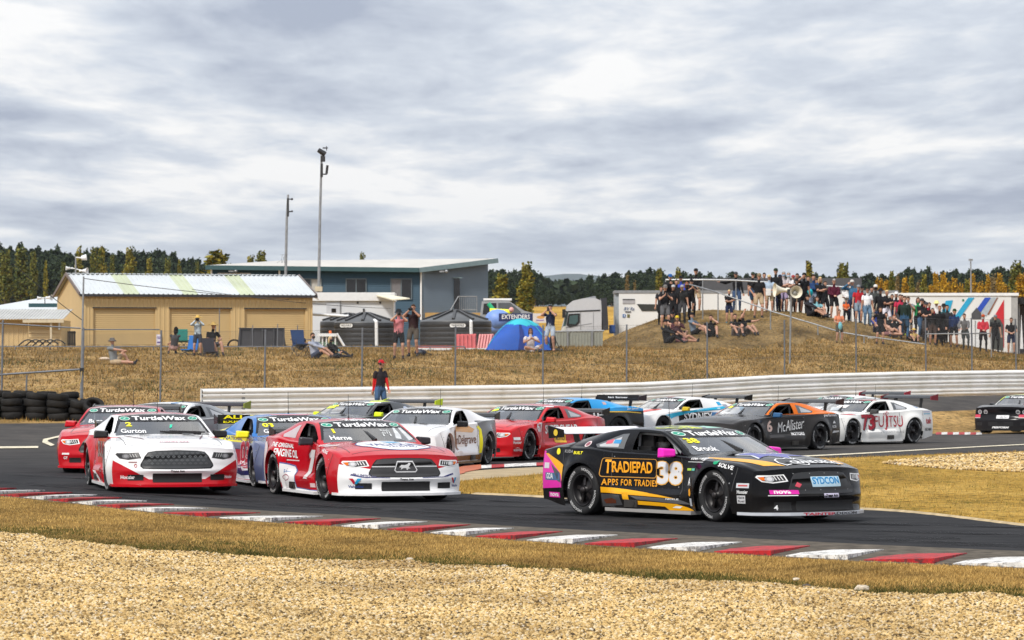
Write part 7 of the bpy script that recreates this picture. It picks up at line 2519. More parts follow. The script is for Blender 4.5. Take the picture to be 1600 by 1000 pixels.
# ---------------------------------------------------------------- white and red number 2
def p2(st):
    A=st.add
    windscreen_print(st,'2','Gurton')
    A('windscreen_lettering',(0.02,0.55,0.35),PG([(0.12,1.0),(0.15,1.0),(0.18,1.05),(0.14,1.05)]),'W',2)
    A('livery_stripe',CRED,PG([(-0.85,0.30),(0.85,0.25),(0.85,0.18),(-0.4,0.24),(-0.85,0.22)]),'R',2)
    A('livery_stripe',WHT,PG([(-0.6,0.28),(-0.3,0.28),(0.4,0.13),(0.1,0.13)]),'R',3)
    A('door_lettering',(0.18,0.17,0.17),T('BULLET',-0.1,0.62,1.0,0.26,bold=0.03),'R',2)
    A('door_lettering',(0.45,0.1,0.1),T('2',0.05,0.60,0.22,0.28,bold=0.02),'R',3)
    A('bonnet_line',(0.10,0.02,0.03),PG([(-0.62,-0.75),(-0.60,-0.75),(-0.42,-1.75),(0.42,-1.75),(0.60,-0.75),(0.62,-0.75),(0.44,-1.77),(-0.44,-1.77)]),'T',2)
    A('bonnet_lettering',(0.35,0.02,0.08),T('THANKS GAZ',0,-2.02,0.46,0.05,bold=0.03),'T',2)
    A('bonnet_lettering',(0.25,0.3,0.45),T('PITWORX',-0.05,-1.55,0.6,0.12,bold=0.02),'T',2)
    headlamps(st,dark=True,amber=False)
    grille_panel(st,(0.03,0.032,0.034),mesh_col=(0.11,0.115,0.12))
    lower_intake(st)
    A('nose_sticker',WHT,T('Hoosier',-0.73,0.345,0.20,0.055,bold=0.03),'F',2)
    A('nose_sticker',WHT,T('Hoosier',0.80,0.345,0.12,0.05,bold=0.03),'F',2)
    A('nose_sticker',(0.4,0.03,0.04),OUT([(-0.62+0.022*math.cos(a),0.535+0.022*math.sin(a)) for a in np.linspace(0,2*math.pi,12,endpoint=False)],0.008),'F',2)
    A('nose_sticker',(0.3,0.15,0.15),RECT(-0.66,0.575,0.12,0.012),'F',2)
CWH=(0.80,0.80,0.80)
m2=paint('white_red_livery',CWH,((CRED,[(1,0,0,0.95),(0,0,1,0.825)]),(CRED,[(0,0,-1,-1.15),(1,0,0,0.2)])),0.25)
m2f=paint('white_red_nose',CWH,((CRED,[(0,-0.55,1,-0.02)]),(CRED,[(0,0,1,0.215)])),0.28)
race_car('white race car number 2 with red roof and red lower bumper','pony',-77,(176,768,'RF'),m2,m2f,splitter=CRED,mirror=(0.02,0.02,0.02),print_fn=p2,skirt=(0.7,0.7,0.7),wing=dict(z=0.97,span=1.4),wiper='low',steer=rad(4))
# ---------------------------------------------------------------- red car behind it
def pbur(st):
    A=st.add
    windscreen_print(st,None,'Burr')
    headlamps(st); grille_panel(st); lower_intake(st)
    A('nose_sticker',(0.75,0.7,0.7),RECT(-0.80,0.47,0.14,0.05),'F',2)
    A('nose_sticker',WHT,T('GT',-0.80,0.38,0.08,0.05,bold=0.03),'F',2)
mred=paint('plain_red_livery',CRED,(),0.25)
race_car('plain red race car mostly hidden behind the white number 2','pony',-90,('at',-7.19,66.4),mred,splitter=CRED,mirror=CRED,print_fn=pbur,wing=dict(z=1.12,blade=(0.03,0.03,0.03)),lod=1)
# ---------------------------------------------------------------- blue and yellow 03
def p03(st):
    A=st.add
    windscreen_print(st,'03','GRICE')
    A('livery_panel',YEL,PG([(-2.0,0.86),(0.3,0.86),(0.55,0.78),(-0.2,0.72),(-2.0,0.74)]),'R',1)
    A('door_lettering',(0.03,0.05,0.2),T('NATIONAL',-0.6,0.80,1.1,0.09,bold=0.03),'R',2)
    A('livery_panel',(0.20,0.24,0.34),PG([(-0.9,0.72),(0.9,0.72),(0.9,0.60),(-0.9,0.62)]),'R',1)
    A('livery_panel',(0.62,0.62,0.66),PG([(-0.9,0.30),(0.9,0.34),(0.9,0.13),(-0.9,0.13)]),'R',1)
    A('livery_panel',(0.02,0.02,0.10),PG([(-0.2,0.30),(0.1,0.36),(0.45,0.26),(0.8,0.28),(0.8,0.20),(0.3,0.18),(-0.2,0.22)]),'R',2)
    A('race_number',(0.72,0.60,0.62),T('03',0.25,0.56,0.86,0.42,bold=0.075),'R',2)
    A('race_number',(0.36,0.01,0.03),T('03',0.25,0.56,0.82,0.39,bold=0.045),'R',3)
    A('roof_stripe',(0.62,0.25,0.28),RECT(0,1.222,0.9,0.012),'F',2)
    headlamps(st); grille_panel(st); lower_intake(st)
m03=paint('blue_livery',(0.075,0.095,0.19),(((0.02,0.14,0.42),[(0,0,-1,-0.83)]),(YEL,[(1,0,0,-1.5),(0,0,-1,-0.62)]),((0.35,0.01,0.03),[(1,0,0,0.9),(0,0,1,0.60)])),0.28)
race_car('blue and yellow race car number 03 with yellow mirror','pony',-74,(404,763,'RF'),m03,splitter=(0.6,0.6,0.62),mirror=YEL,print_fn=p03,lod=1,
         wing=dict(z=1.085,x=-2.35,blade=(0.015,0.015,0.015),text=(('ALL BATTERY',0.035,0.065,1.45),('EXPRESS ELECTRICAL',-0.045,0.045,1.45)),tcol=YEL))
# ---------------------------------------------------------------- white and silver coupe far left
def psil(st):
    A=st.add
    windscreen_print(st,None,None)
    A('roof_logo',(0.03,0.25,0.6),RECT(0.28,1.225,0.14,0.02),'F',2)
    A('roof_logo',(0.1,0.15,0.3),RECT(-0.25,1.225,0.2,0.008),'F',2)
    quarter_glass(st,sides='L')
msil=paint('white_silver_livery',(0.76,0.77,0.78),(((0.16,0.165,0.17),[(1,0,0,-0.85),(0,0,1,0.89)]),((0.24,0.25,0.26),[(1,0,0,-0.2),(0,-1,0,-0.55)])),0.3)
race_car('white roofed silver race car at left just behind the red ones','coupe',-112,('at',(240-800)/F*75+0.22,74.6),msil,mirror=BLK,print_fn=psil,wing=dict(z=1.13,blade=(0.02,0.015,0.018),plate=(0.25,0.28,0.03)),lod=1)
# ---------------------------------------------------------------- grey and yellow car by the rail
def pgy(st):
    A=st.add
    windscreen_print(st,None,None)
    A('windscreen_lettering',YEL,PG([(-0.55,1.09),(-0.3,1.09),(-0.33,1.12),(-0.52,1.12)]),'W',4)
    A('roof_stripe',(0.62,0.75,0.02),PG([(0.38,1.19),(0.62,1.19),(0.56,1.225),(0.34,1.235)]),'F',2)
    A('roof_stripe',(0.62,0.75,0.02),PG([(-0.58,1.19),(-0.5,1.19),(-0.46,1.225),(-0.52,1.22)]),'F',2)
    A('quarter_sticker',(0.4,0.45,0.55),ELL(1.0,1.03,0.09,0.06),'L',2)
    A('roof_lettering',WHT,RECT(0.0,1.185,0.3,0.02),'L',2)
    A('roof_stripe',(0.62,0.75,0.02),PG([(0.30,0.10),(0.60,0.12),(0.56,0.62),(0.30,0.70)]),'T',2)
    A('roof_stripe',(0.62,0.75,0.02),PG([(-0.62,0.08),(-0.44,0.08),(-0.44,0.4),(-0.58,0.4)]),'T',2)
    A('windscreen_lettering',(0.62,0.75,0.02),PG([(-0.66,1.03),(-0.36,1.05),(-0.38,1.10),(-0.62,1.10)]),'W',5)
    A('bonnet_stripe',(0.62,0.75,0.02),PG([(-0.7,-0.8),(-0.5,-0.8),(-0.4,-1.9),(-0.6,-1.9)]),'T',2)
mgy=paint('charcoal_livery',(0.075,0.08,0.085),(),0.3)
race_car('charcoal race car with fluorescent yellow mirrors nearest the guard rail','pony',-124,('at',(548-800)/F*88+0.15,88.2),mgy,mirror=(0.65,0.78,0.02),print_fn=pgy,wing=dict(z=1.15,x=-2.3,blade=(0.015,0.015,0.016),plate=(0.65,0.78,0.02)),lod=1)
# ---------------------------------------------------------------- white coupe with orange door
def pwo(st):
    A=st.add
    windscreen_print(st,None,None)
    A('roof_lettering',(0.3,0.3,0.3),RECT(0,1.222,0.6,0.006),'F',2)
    OR=(0.72,0.40,0.16)
    A('door_panel',OR,PG([(-0.55,0.86),(0.30,0.86),(0.65,0.75),(0.5,0.68),(-0.6,0.72)]),'L',1)
    A('door_lettering',(0.16,0.06,0.03),T('mDelgrave',0.05,0.52,1.35,0.24,bold=0.015),'L',2)
    A('door_lettering',(0.20,0.07,0.03),RECT(-0.62,0.55,0.14,0.40),'L',2)
    A('livery_stripe',(0.20,0.09,0.03),PG([(-0.9,0.235),(0.9,0.235),(0.9,0.13),(-0.9,0.13)]),'L',1)
    A('livery_stripe',YEL,PG([(0.76,0.80),(0.86,0.72),(0.80,0.26),(0.9,0.26),(0.96,0.75),(0.86,0.86)]),'L',2)
    for sg in (-1,1):
        A('headlight'+('' if sg<0 else '.001'),(0.03,0.025,0.04),PG([(0.42*sg,0.63),(0.66*sg,0.595),(0.82*sg,0.63),(0.80*sg,0.665),(0.60*sg,0.675)]),'F',1)
    A('grille',BLK,PG([(-0.55,0.56),(0.55,0.56),(0.42,0.635),(-0.42,0.635)]),'F',1)
    lower_intake(st)
    A('bonnet_stripe',OR,PG([(-0.72,-1.0),(-0.62,-1.0),(-0.6,-1.3),(-0.7,-1.3)]),'T',2)
mwo=paint('white_grey_livery',(0.82,0.82,0.83),(((0.13,0.13,0.135),[(1,0,0,-0.84),(0,0,1,0.915),(0,-1,0,-0.6)]),),0.28)
race_car('white race car with orange door panel and grey rear guard','coupe',-107,(757,728,'LR'),mwo,mirror=BLK,print_fn=pwo,wing=dict(z=1.0),lod=1,skirt=(0.2,0.12,0.06),steer=rad(8))
# ---------------------------------------------------------------- red 67
def p67(st):
    A=st.add
    windscreen_print(st,None,None)
    A('windscreen_lettering',(0.75,0.8,0.02),PG([(-0.6,1.07),(-0.42,1.10),(-0.45,1.13),(-0.58,1.12)]),'W',4)
    quarter_glass(st,sides='L')
    A('race_number',WHT,T('67',-0.78,0.72,0.30,0.24,bold=0.03),'L',2)
    A('door_lettering',WHT,T('SUPERCHEAP',0.18,0.66,1.36,0.20,bold=0.03),'L',2)
    A('door_sticker',(0.80,0.44,0.02),RECT(0.15,0.46,0.50,0.20,0.02,2),'L',2)
    A('door_sticker',(0.06,0.04,0.03),T('AUTO',0.15,0.46,0.40,0.12,bold=0.03),'L',3)
    A('roof_lettering',WHT,RECT(0.1,1.18,0.25,0.015),'L',2)
    headlamps(st); grille_panel(st); lower_intake(st)
    A('nose_sticker',WHT,RECT(-1.92,0.48,0.22,0.06),'L',2)
    A('nose_sticker',WHT,T('Hoosier',-1.92,0.40,0.26,0.06,bold=0.02),'L',2)
    A('nose_sticker',WHT,T('NORWELL',-1.88,0.235,0.30,0.045,bold=0.02),'L',2)
    A('nose_sticker',(0.75,0.6,0.55),PG([(-2.0,0.275),(-1.9,0.295),(-1.8,0.272),(-1.9,0.28)]),'L',2)
    A('nose_sticker',WHT,RECT(-0.86,0.29,0.08,0.07),'L',2)
m67=paint('bright_red_livery',(0.52,0.004,0.010),(),0.22)
race_car('bright red race car number 67 with yellow door sticker in the second row','pony',-120,(822,721,'LF'),m67,splitter=(0.5,0.012,0.02),mirror=(0.55,0.01,0.02),print_fn=p67,wing=dict(z=1.02,blade=(0.02,0.02,0.02)),lod=1,steer=rad(5))
# ---------------------------------------------------------------- blue and black muscle car
def pjp(st):
    A=st.add
    windscreen_print(st,None,None)
    CY=(0.02,0.32,0.72)
    A('side_stripe',(0.72,0.45,0.05),PG([(-0.2,0.905),(1.0,0.86),(1.7,0.86),(2.3,0.80),(2.3,0.77),(1.7,0.82),(1.0,0.83),(-0.2,0.87)]),'L',2)
    A('side_lettering',WHT,T('JP',0.62,0.70,0.46,0.26,bold=0.0),'L',2)
    A('quarter_sticker',(0.5,0.35,0.35),RECT(1.0,1.08,0.12,0.07),'L',2)
    A('side_lettering',WHT,T('Jan Jamer',1.95,0.93,0.5,0.07,bold=0.02),'L',2)
mjp=paint('blue_black_livery',(0.02,0.30,0.66),((BLK,[(0,0,1,0.835),(0,-1,0,-0.62)]),(BLK,[(-1,0,0,0.35),(0,0,1,1.06)])),0.28)
race_car('blue topped black race car with gold side line behind the red number 67','muscle',-137,(963,691,'LR'),mjp,mirror=BLK,print_fn=pjp,wing=dict(z=1.19,x=-2.35,blade=(0.018,0.017,0.018),plate=(0.04,0.03,0.035),text=(('Jan Jamer',0.0,0.06,0.8),)),lod=2)
# ---------------------------------------------------------------- white, red and blue car
def psy(st):
    A=st.add
    windscreen_print(st,None,None)
    TE=(0.01,0.33,0.52)
    A('side_stripe',TE,PG([(-1.3,0.70),(-0.6,0.80),(0.4,0.90),(1.4,0.98),(1.4,0.90),(0.2,0.80),(-0.7,0.66),(-1.2,0.56)]),'L',2)
    A('side_lettering',BLK,RECT(0.15,0.63,1.5,0.30),'L',1)
    A('side_lettering',WHT,T('SYDNEY',0.2,0.64,1.15,0.24,bold=0.025),'L',2)
    A('bonnet_stripe',(0.62,0.08,0.06),PG([(0.2,-0.9),(0.5,-0.9),(0.62,-1.5),(0.66,-1.9),(0.52,-1.9)]),'T',2)
    A('bonnet_stripe',(0.3,0.06,0.07),PG([(-0.5,-0.9),(-0.2,-0.9),(-0.2,-1.4),(-0.5,-1.4)]),'T',2)
    A('quarter_sticker',(0.02,0.30,0.55),RECT(1.15,1.04,0.16,0.1),'L',2)
    A('quarter_sticker',(0.25,0.25,0.3),RECT(1.35,0.98,0.2,0.08),'L',2)
    A('roof_stripe',(0.6,0.2,0.2),RECT(-0.1,1.228,0.3,0.012),'F',2)
    A('roof_stripe',(0.2,0.2,0.24),RECT(-0.4,1.222,0.25,0.01),'F',2)
    headlamps(st); grille_panel(st)
msy=paint('white_teal_livery',(0.78,0.77,0.76),(((0.02,0.30,0.52),[(1,0,0,-1.9),(0,0,-1,-0.8)]),),0.28)
race_car('white race car with teal side flash and yellow mirror, behind the black and gold one','pony',-136,(1032,689,'LF'),msy,mirror=(0.55,0.40,0.02),print_fn=psy,wing=dict(z=1.17,blade=(0.02,0.02,0.022),plate=BLK),lod=2)
# ---------------------------------------------------------------- black and orange
def pmc(st):
    A=st.add
    windscreen_print(st,None,'Mason')
    A('windscreen_lettering',YEL,PG([(-0.60,1.06),(-0.46,1.06),(-0.44,1.10),(-0.56,1.11)]),'W',4)
    quarter_glass(st,sides='L')
    A('race_number',(0.68,0.50,0.44),T('6',-0.62,0.60,0.24,0.28,bold=0.03),'L',2)
    A('door_lettering',WHT,T('Mc',-0.12,0.57,0.34,0.24,bold=0.0,shear=0.3,rot=0.1),'L',2)
    A('door_lettering',WHT,T('Alister',0.40,0.63,0.72,0.26,bold=0.0,shear=0.3,rot=0.1),'L',2)
    A('door_lettering',WHT,T('MOTORS',0.50,0.405,0.50,0.08,bold=0.04),'L',2)
    A('side_stripe',BLK,RECT(0.0,0.80,1.5,0.02),'L',2)
    A('side_lettering',(0.7,0.68,0.70),T('performax',1.86,0.87,0.66,0.10,bold=0.03),'L',2)
    A('side_lettering',WHT,T('ROB',2.0,0.56,0.20,0.07,bold=0.02),'L',2)
    A('side_lettering',WHT,PG([(1.92,0.64),(2.08,0.64),(2.0,0.71)]),'L',2)
    A('side_lettering',(0.6,0.6,0.6),PG([(1.86,0.40),(2.3,0.43),(2.3,0.46),(1.95,0.46)]),'L',2)
ORG=(0.72,0.16,0.01)
mmc=paint('black_orange_livery',(0.030,0.028,0.028),((ORG,[(0,0,-1,-0.872),(0,-1,0,-0.60),(0,0,1,1.148)]),(ORG,[(0,0,-1,-0.90),(1,0,0,-1.5),(0,-1,0,-0.45)])),0.3)
race_car('black race car with orange window frames and white script on its door','pony',-131,(1277,704,'LR'),mmc,mirror=(0.03,0.10,0.22),print_fn=pmc,wing=dict(z=1.17,x=-2.3,blade=(0.03,0.03,0.031),plate=(0.05,0.02,0.02)),lod=1)
# ---------------------------------------------------------------- white 73
def p73(st):
    A=st.add
    windscreen_print(st,None,None)
    A('windscreen_lettering',(0.7,0.66,0.64),PG([(-0.2,1.0),(0.15,0.99),(0.18,1.06),(-0.15,1.07)]),'W',2)
    quarter_glass(st,sides='L')
    CR=(0.42,0.012,0.03)
    A('race_number',(0.02,0.02,0.03),T('73',-0.56,0.57,0.66,0.46,bold=0.06),'L',2)
    A('race_number',CR,T('73',-0.58,0.59,0.62,0.44,bold=0.045),'L',3)
    A('door_lettering',CR,T('FU',-0.06,0.60,0.40,0.30,bold=0.0),'L',2)
    A('door_lettering',CR,T('J',0.22,0.58,0.12,0.42,bold=0.0),'L',2)
    A('door_lettering',CR,T('ITSU',0.58,0.60,0.60,0.30,bold=0.0),'L',2)
    for a,c in ((0.18,0.815),(0.29,0.845)):
        A('door_lettering',CR,OUT([(a+0.06*math.cos(t),c+0.045*math.sin(t)) for t in np.linspace(0,2*math.pi,14,endpoint=False)],0.015),'L',2)
    A('door_lettering',(0.25,0.25,0.26),T('AIR CONDITIONING',0.40,0.315,1.0,0.05,bold=0.0,space=1.5),'L',2)
    A('side_lettering',(0.42,0.02,0.03),T('teh',2.08,0.60,0.32,0.17,bold=0.03),'L',2)
    A('side_lettering',(0.05,0.35,0.55),RECT(2.02,0.80,0.38,0.03),'L',2)
    A('side_lettering',(0.35,0.35,0.5),RECT(2.02,0.87,0.38,0.03),'L',2)
    A('side_lettering',(0.06,0.06,0.06),T('VES MAR',2.06,0.37,0.40,0.08,bold=0.02),'L',2)
    A('side_lettering',(0.5,0.05,0.05),RECT(-1.32,0.81,0.34,0.035),'L',2)
    A('roof_lettering',(0.5,0.1,0.1),RECT(-0.05,1.19,0.35,0.015),'L',2)
    A('quarter_sticker',(0.05,0.2,0.5),PG([(1.58,1.03),(1.68,1.0),(1.74,0.98),(1.66,0.97)]),'L',2)
    headlamps(st); grille_panel(st)
    lower_intake(st)
m73=paint('white_livery',(0.80,0.79,0.76),(((0.025,0.027,0.03),[(0,0,-1,-1.16)]),),0.25)
race_car('white race car number 73 with dark red lettering on its side','pony',-133,(1424,694,'LR'),m73,splitter=(0.7,0.7,0.68),mirror=(0.05,0.05,0.05),print_fn=p73,skirt=(0.74,0.73,0.7),wing=dict(z=1.22,x=-2.38,blade=(0.025,0.027,0.03),plate=(0.2,0.02,0.03)),lod=1)
# ---------------------------------------------------------------- white car behind 73
def pwb(st):
    windscreen_print(st,None,None)
    st.add('roof_logo',(0.55,0.1,0.2),RECT(-0.1,1.226,0.2,0.016),'F',2)
    st.add('roof_logo',(0.05,0.1,0.5),RECT(-0.32,1.222,0.2,0.016),'F',2)
    headlamps(st); grille_panel(st); lower_intake(st)
mwb=paint('white_livery_b',(0.78,0.79,0.78),(),0.28)
race_car('white race car with red tipped wing half hidden behind the number 73','pony',-131,('at',(1312-800)/F*106,106.5),mwb,mirror=BLK,print_fn=pwb,wing=dict(z=1.24,x=-2.38,blade=(0.025,0.027,0.03),plate=(0.36,0.02,0.04)),lod=2)
# ---------------------------------------------------------------- black muscle car entering at right
def pch(st):
    A=st.add
    muscle_front(st)
    windscreen_print(st,None,None)
    A('nose_sticker',(0.72,0.72,0.74),RECT(0.05,0.515,0.40,0.10),'F',2)
    A('nose_sticker',BLK,T('Trans Am',0.05,0.515,0.3,0.05,bold=0.03),'F',3)
    for x,w in ((-0.80,0.20),(0.74,0.38)):
        A('nose_sticker',(0.55,0.06,0.10),RECT(x,0.54,w,0.09),'F',2)
        A('nose_sticker',(0.4,0.45,0.42),RECT(x,0.485,w,0.02),'F',2)
    A('nose_lettering',WHT,T('PERFORM',0.0,0.195,0.55,0.06,bold=0.05,shear=0.3),'F',3)
    A('bonnet_stripe',(0.60,0.05,0.07),PG([(0.3,-0.8),(0.75,-0.9),(0.72,-1.3),(0.3,-1.1)]),'T',2)
    A('bonnet_stripe',(0.66,0.68,0.66),PG([(-0.75,-0.8),(0.1,-0.8),(0.0,-1.2),(-0.5,-1.6),(-0.75,-1.5)]),'T',1)
mch=paint('black_white_livery',(0.012,0.012,0.014),(((0.7,0.72,0.7),[(1,0,0,1.1),(0,0,-1,-0.80)]),((0.55,0.65,0.05),[(1,0,0,0.35),(0,0,-1,-1.0)])),0.3)
race_car('black race car with four round headlamps entering at the right edge','muscle',-118,('at',(1590-800)/F*109+0.60,111.5),mch,mirror=BLK,print_fn=pch,lod=1)
# ================================================================ people
# a pose is a set of joints (x right of the person, y to the person's back, z up; the person faces -y), height about 1.76 m
def V3(*a):return Vector(a)
def ik(a,b,l1,l2,hint):
    """middle joint between a and b"""
    a,b,hint=Vector(a),Vector(b),Vector(hint)
    d=b-a
    L=min(d.length,(l1+l2)*0.999)
    dn=d.normalized()
    b2=a+dn*L
    x=(l1*l1-l2*l2+L*L)/(2*L)
    h=math.sqrt(max(0,l1*l1-x*x))
    n=hint-dn*hint.dot(dn)
    n=n.normalized() if n.length>1e-4 else Vector((0,0,1))
    return a+dn*x+n*h,b2
UA,FA,TH,SH=0.30,0.265,0.43,0.43
def pose(pelvis=(0,0,0.93),lean=(0,0),turn=0.0,feet=None,hands=None,knee=None,elbow=None,look=(0,-1,0),neckf=0.02,foot_dir=None,crouch=False):
    J={}
    pv=Vector(pelvis)
    up=Vector((lean[0],lean[1],1)).normalized()
    c,s=math.cos(turn),math.sin(turn)
    rt=Vector((c,s,0)); fw=Vector((s,-c,0))
    J['pelvis']=pv; J['waist']=pv+up*0.17; J['chest']=pv+up*0.36; J['neck']=pv+up*0.53+fw*neckf
    J['head']=J['neck']+up*0.15+fw*0.03
    J['look']=Vector(look).normalized()
    J['up'],J['rt'],J['fw']=up,rt,fw
    feet=feet or ((-0.11,0.0,0.08),(0.12,-0.03,0.08))
    hands=hands or ((-0.28,-0.06,0.80),(0.28,-0.04,0.80))
    for i,sg in enumerate((-1,1)):
        sh=pv+up*0.475+rt*(0.185*sg)
        hp=pv+rt*(0.095*sg)-up*0.03
        el,wr=ik(sh,hands[i],UA,FA,(elbow[i] if elbow else (0.5*sg,0.7,-0.3)))
        kn,an=ik(hp,feet[i],TH,SH,(knee[i] if knee else (0.12*sg,-1,0.2)))
        J['sh%d' % i],J['el%d' % i],J['wr%d' % i],J['hp%d' % i],J['kn%d' % i],J['an%d' % i]=sh,el,wr,hp,kn,an
        fd=Vector(foot_dir[i]) if foot_dir else Vector((0.12*sg,-1,0))
        J['toe%d' % i]=an+fd.normalized()*0.155+Vector((0,0,-0.045))
    return J
POSES={
    'stand':pose(),
    'stand_hip':pose(lean=(0.03,0),feet=((-0.16,0,0.08),(0.13,-0.04,0.08)),hands=((-0.22,-0.02,0.98),(0.27,-0.05,0.80)),elbow=((-1,0.4,0),(0.6,0.6,-0.2))),
    'arms_crossed':pose(feet=((-0.13,0,0.08),(0.13,-0.04,0.08)),hands=((0.13,-0.19,1.20),(-0.12,-0.21,1.15)),elbow=((-0.8,-0.1,-0.8),(0.8,-0.1,-0.8))),
    'hands_front':pose(feet=((-0.13,0,0.08),(0.14,-0.05,0.08)),hands=((-0.05,-0.22,1.05),(0.05,-0.23,1.03)),elbow=((-0.9,0.3,-0.4),(0.9,0.3,-0.4))),
    'photo':pose(lean=(0,0.03),feet=((-0.15,0,0.08),(0.15,-0.03,0.08)),hands=((-0.075,-0.27,1.56),(0.085,-0.27,1.55)),elbow=((-0.8,-0.2,-0.7),(0.8,-0.2,-0.7)),look=(0,-1,0)),
    'phone':pose(feet=((-0.13,0,0.08),(0.13,-0.02,0.08)),hands=((-0.06,-0.30,1.36),(0.06,-0.30,1.35)),elbow=((-0.7,0,-0.8),(0.7,0,-0.8)),look=(0,-1,-0.15)),
    'rail_arm':pose(lean=(-0.05,0),feet=((-0.12,0,0.08),(0.14,-0.03,0.08)),hands=((-0.72,-0.05,1.33),(0.29,-0.03,0.80)),elbow=((-0.2,0.3,-0.5),(0.5,0.6,0))),
    'point':pose(feet=((-0.13,0,0.08),(0.13,-0.05,0.08)),hands=((-0.16,-0.22,1.58),(0.26,-0.04,0.82)),elbow=((-0.8,-0.2,-0.5),(0.5,0.6,0))),
    'back':pose(look=(-0.5,0.9,0),turn=0.0,feet=((-0.12,0,0.08),(0.13,0.02,0.08)),hands=((-0.25,-0.05,0.82),(0.20,-0.18,0.95))),
    'lean_rail':pose(pelvis=(0.05,0.1,0.92),lean=(-0.12,-0.25),feet=((-0.02,0.12,0.08),(0.18,0.02,0.08)),hands=((-0.26,-0.32,1.04),(0.06,-0.34,1.04))),
    'walk_side':pose(turn=0.5,look=(0.9,-0.5,0),feet=((-0.14,-0.02,0.08),(0.13,0.05,0.08)),hands=((-0.22,0.02,0.80),(0.25,-0.12,0.82))),
    'drive':pose(pelvis=(0,0,0.42),lean=(0,0.32),feet=((-0.12,-0.78,0.30),(0.12,-0.78,0.30)),hands=((-0.15,-0.47,0.76),(0.15,-0.47,0.76)),knee=((-0.2,-0.3,1),(0.2,-0.3,1)),elbow=((-0.7,0.2,-0.7),(0.7,0.2,-0.7)),neckf=0.06),
    # on the ground
    'sit_knees':pose(pelvis=(0,0,0.12),lean=(0,0.12),feet=((-0.11,-0.52,0.08),(0.13,-0.50,0.08)),hands=((-0.12,-0.42,0.40),(0.12,-0.42,0.40)),knee=((-0.2,-0.2,1),(0.2,-0.2,1)),elbow=((-1,0.2,-0.3),(1,0.2,-0.3))),
    'sit_side':pose(pelvis=(0,0,0.12),lean=(-0.18,0.05),turn=0.9,look=(0.7,-0.7,0.05),feet=((0.62,-0.35,0.07),(0.72,-0.02,0.09)),hands=((0.28,-0.32,0.40),(0.34,-0.06,0.38)),knee=((0.2,-0.3,1),(0.2,0.1,1)),foot_dir=((1,-0.3,0.5),(1,0,0.6)),elbow=((-0.6,-0.6,-0.2),(0.2,0.9,-0.2))),
    'sit_long':pose(pelvis=(0,0,0.12),lean=(-0.22,0.05),turn=0.9,look=(0.7,-0.7,0.05),feet=((0.80,-0.22,0.08),(0.80,0.02,0.08)),hands=((0.26,-0.26,0.28),(0.34,-0.02,0.30)),knee=((0.1,-0.2,1),(0.1,0.1,1)),foot_dir=((0.35,-0.2,1),(0.35,0.1,1)),elbow=((-0.6,-0.6,-0.2),(0.2,0.9,-0.2))),
    'sit_one_leg':pose(pelvis=(0,0,0.12),lean=(-0.14,0.05),turn=0.8,look=(0.5,-0.8,0.05),feet=((0.82,-0.30,0.08),(0.55,0.0,0.08)),hands=((0.42,-0.20,0.50),(0.40,-0.12,0.47)),knee=((0.1,-0.3,0.6),(0.3,0,1)),foot_dir=((0.5,-0.2,1),(1,-0.1,-0.1)),elbow=((-0.3,-0.9,-0.3),(0.2,0.9,-0.2))),
    'sit_arms_out':pose(pelvis=(0,0,0.12),lean=(-0.12,0.1),turn=0.5,look=(0.3,-0.9,0.1),feet=((0.42,-0.45,0.08),(0.55,-0.28,0.08)),hands=((-0.02,-0.30,0.98),(0.55,-0.15,0.62)),knee=((0,-0.2,1),(0.2,0,1)),elbow=((-0.3,-0.4,-0.6),(0.2,0.9,-0.2))),
    'sit_face':pose(pelvis=(0,0,0.12),lean=(0.02,0.0),feet=((-0.20,-0.42,0.08),(0.22,-0.38,0.08)),hands=((-0.16,-0.30,0.36),(0.10,-0.14,0.76)),knee=((-0.3,-0.2,1),(0.3,-0.2,1)),elbow=((-1,0,0),(0.7,-0.5,-0.6))),
    'sit_cross':pose(pelvis=(0,0,0.11),lean=(0,0.05),feet=((0.16,-0.36,0.08),(0.30,-0.22,0.08)),hands=((-0.05,-0.24,0.50),(0.08,-0.26,0.50)),knee=((-1,-0.5,0.35),(1,-0.2,0.3)),elbow=((-0.8,0,-0.5),(0.8,0,-0.5))),
    'sit_chair':pose(pelvis=(0,0,0.40),lean=(0.10,0.10),turn=0.45,look=(0.4,-0.9,0),feet=((0.20,-0.50,0.08),(0.42,-0.35,0.08)),hands=((0.02,-0.30,0.62),(0.28,-0.14,0.60)),knee=((0,-0.6,1),(0.3,-0.3,1))),
    'sit_curled':pose(pelvis=(0,0,0.46),lean=(0.05,0.06),look=(0.3,-0.9,0),feet=((-0.05,-0.30,0.48),(0.14,-0.30,0.48)),hands=((-0.10,-0.30,0.60),(0.12,-0.30,0.60)),knee=((-0.7,-0.6,0.8),(0.8,-0.5,0.8))),
    'sit_back':pose(pelvis=(0,0,0.30),lean=(0.06,-0.18),turn=2.6,look=(0.5,0.8,0),feet=((-0.15,0.4,0.08),(0.15,0.4,0.08)),hands=((-0.18,0.2,0.42),(0.18,0.2,0.42)),knee=((-0.2,0.6,1),(0.2,0.6,1))),
}
def tri_caps(b,p,q,r1,r2,n=10):
    b.tube(p,q,r1,r2,n,caps=True)
    b.ball(p,r1*0.995,n,6); b.ball(q,r2*0.995,n,6)
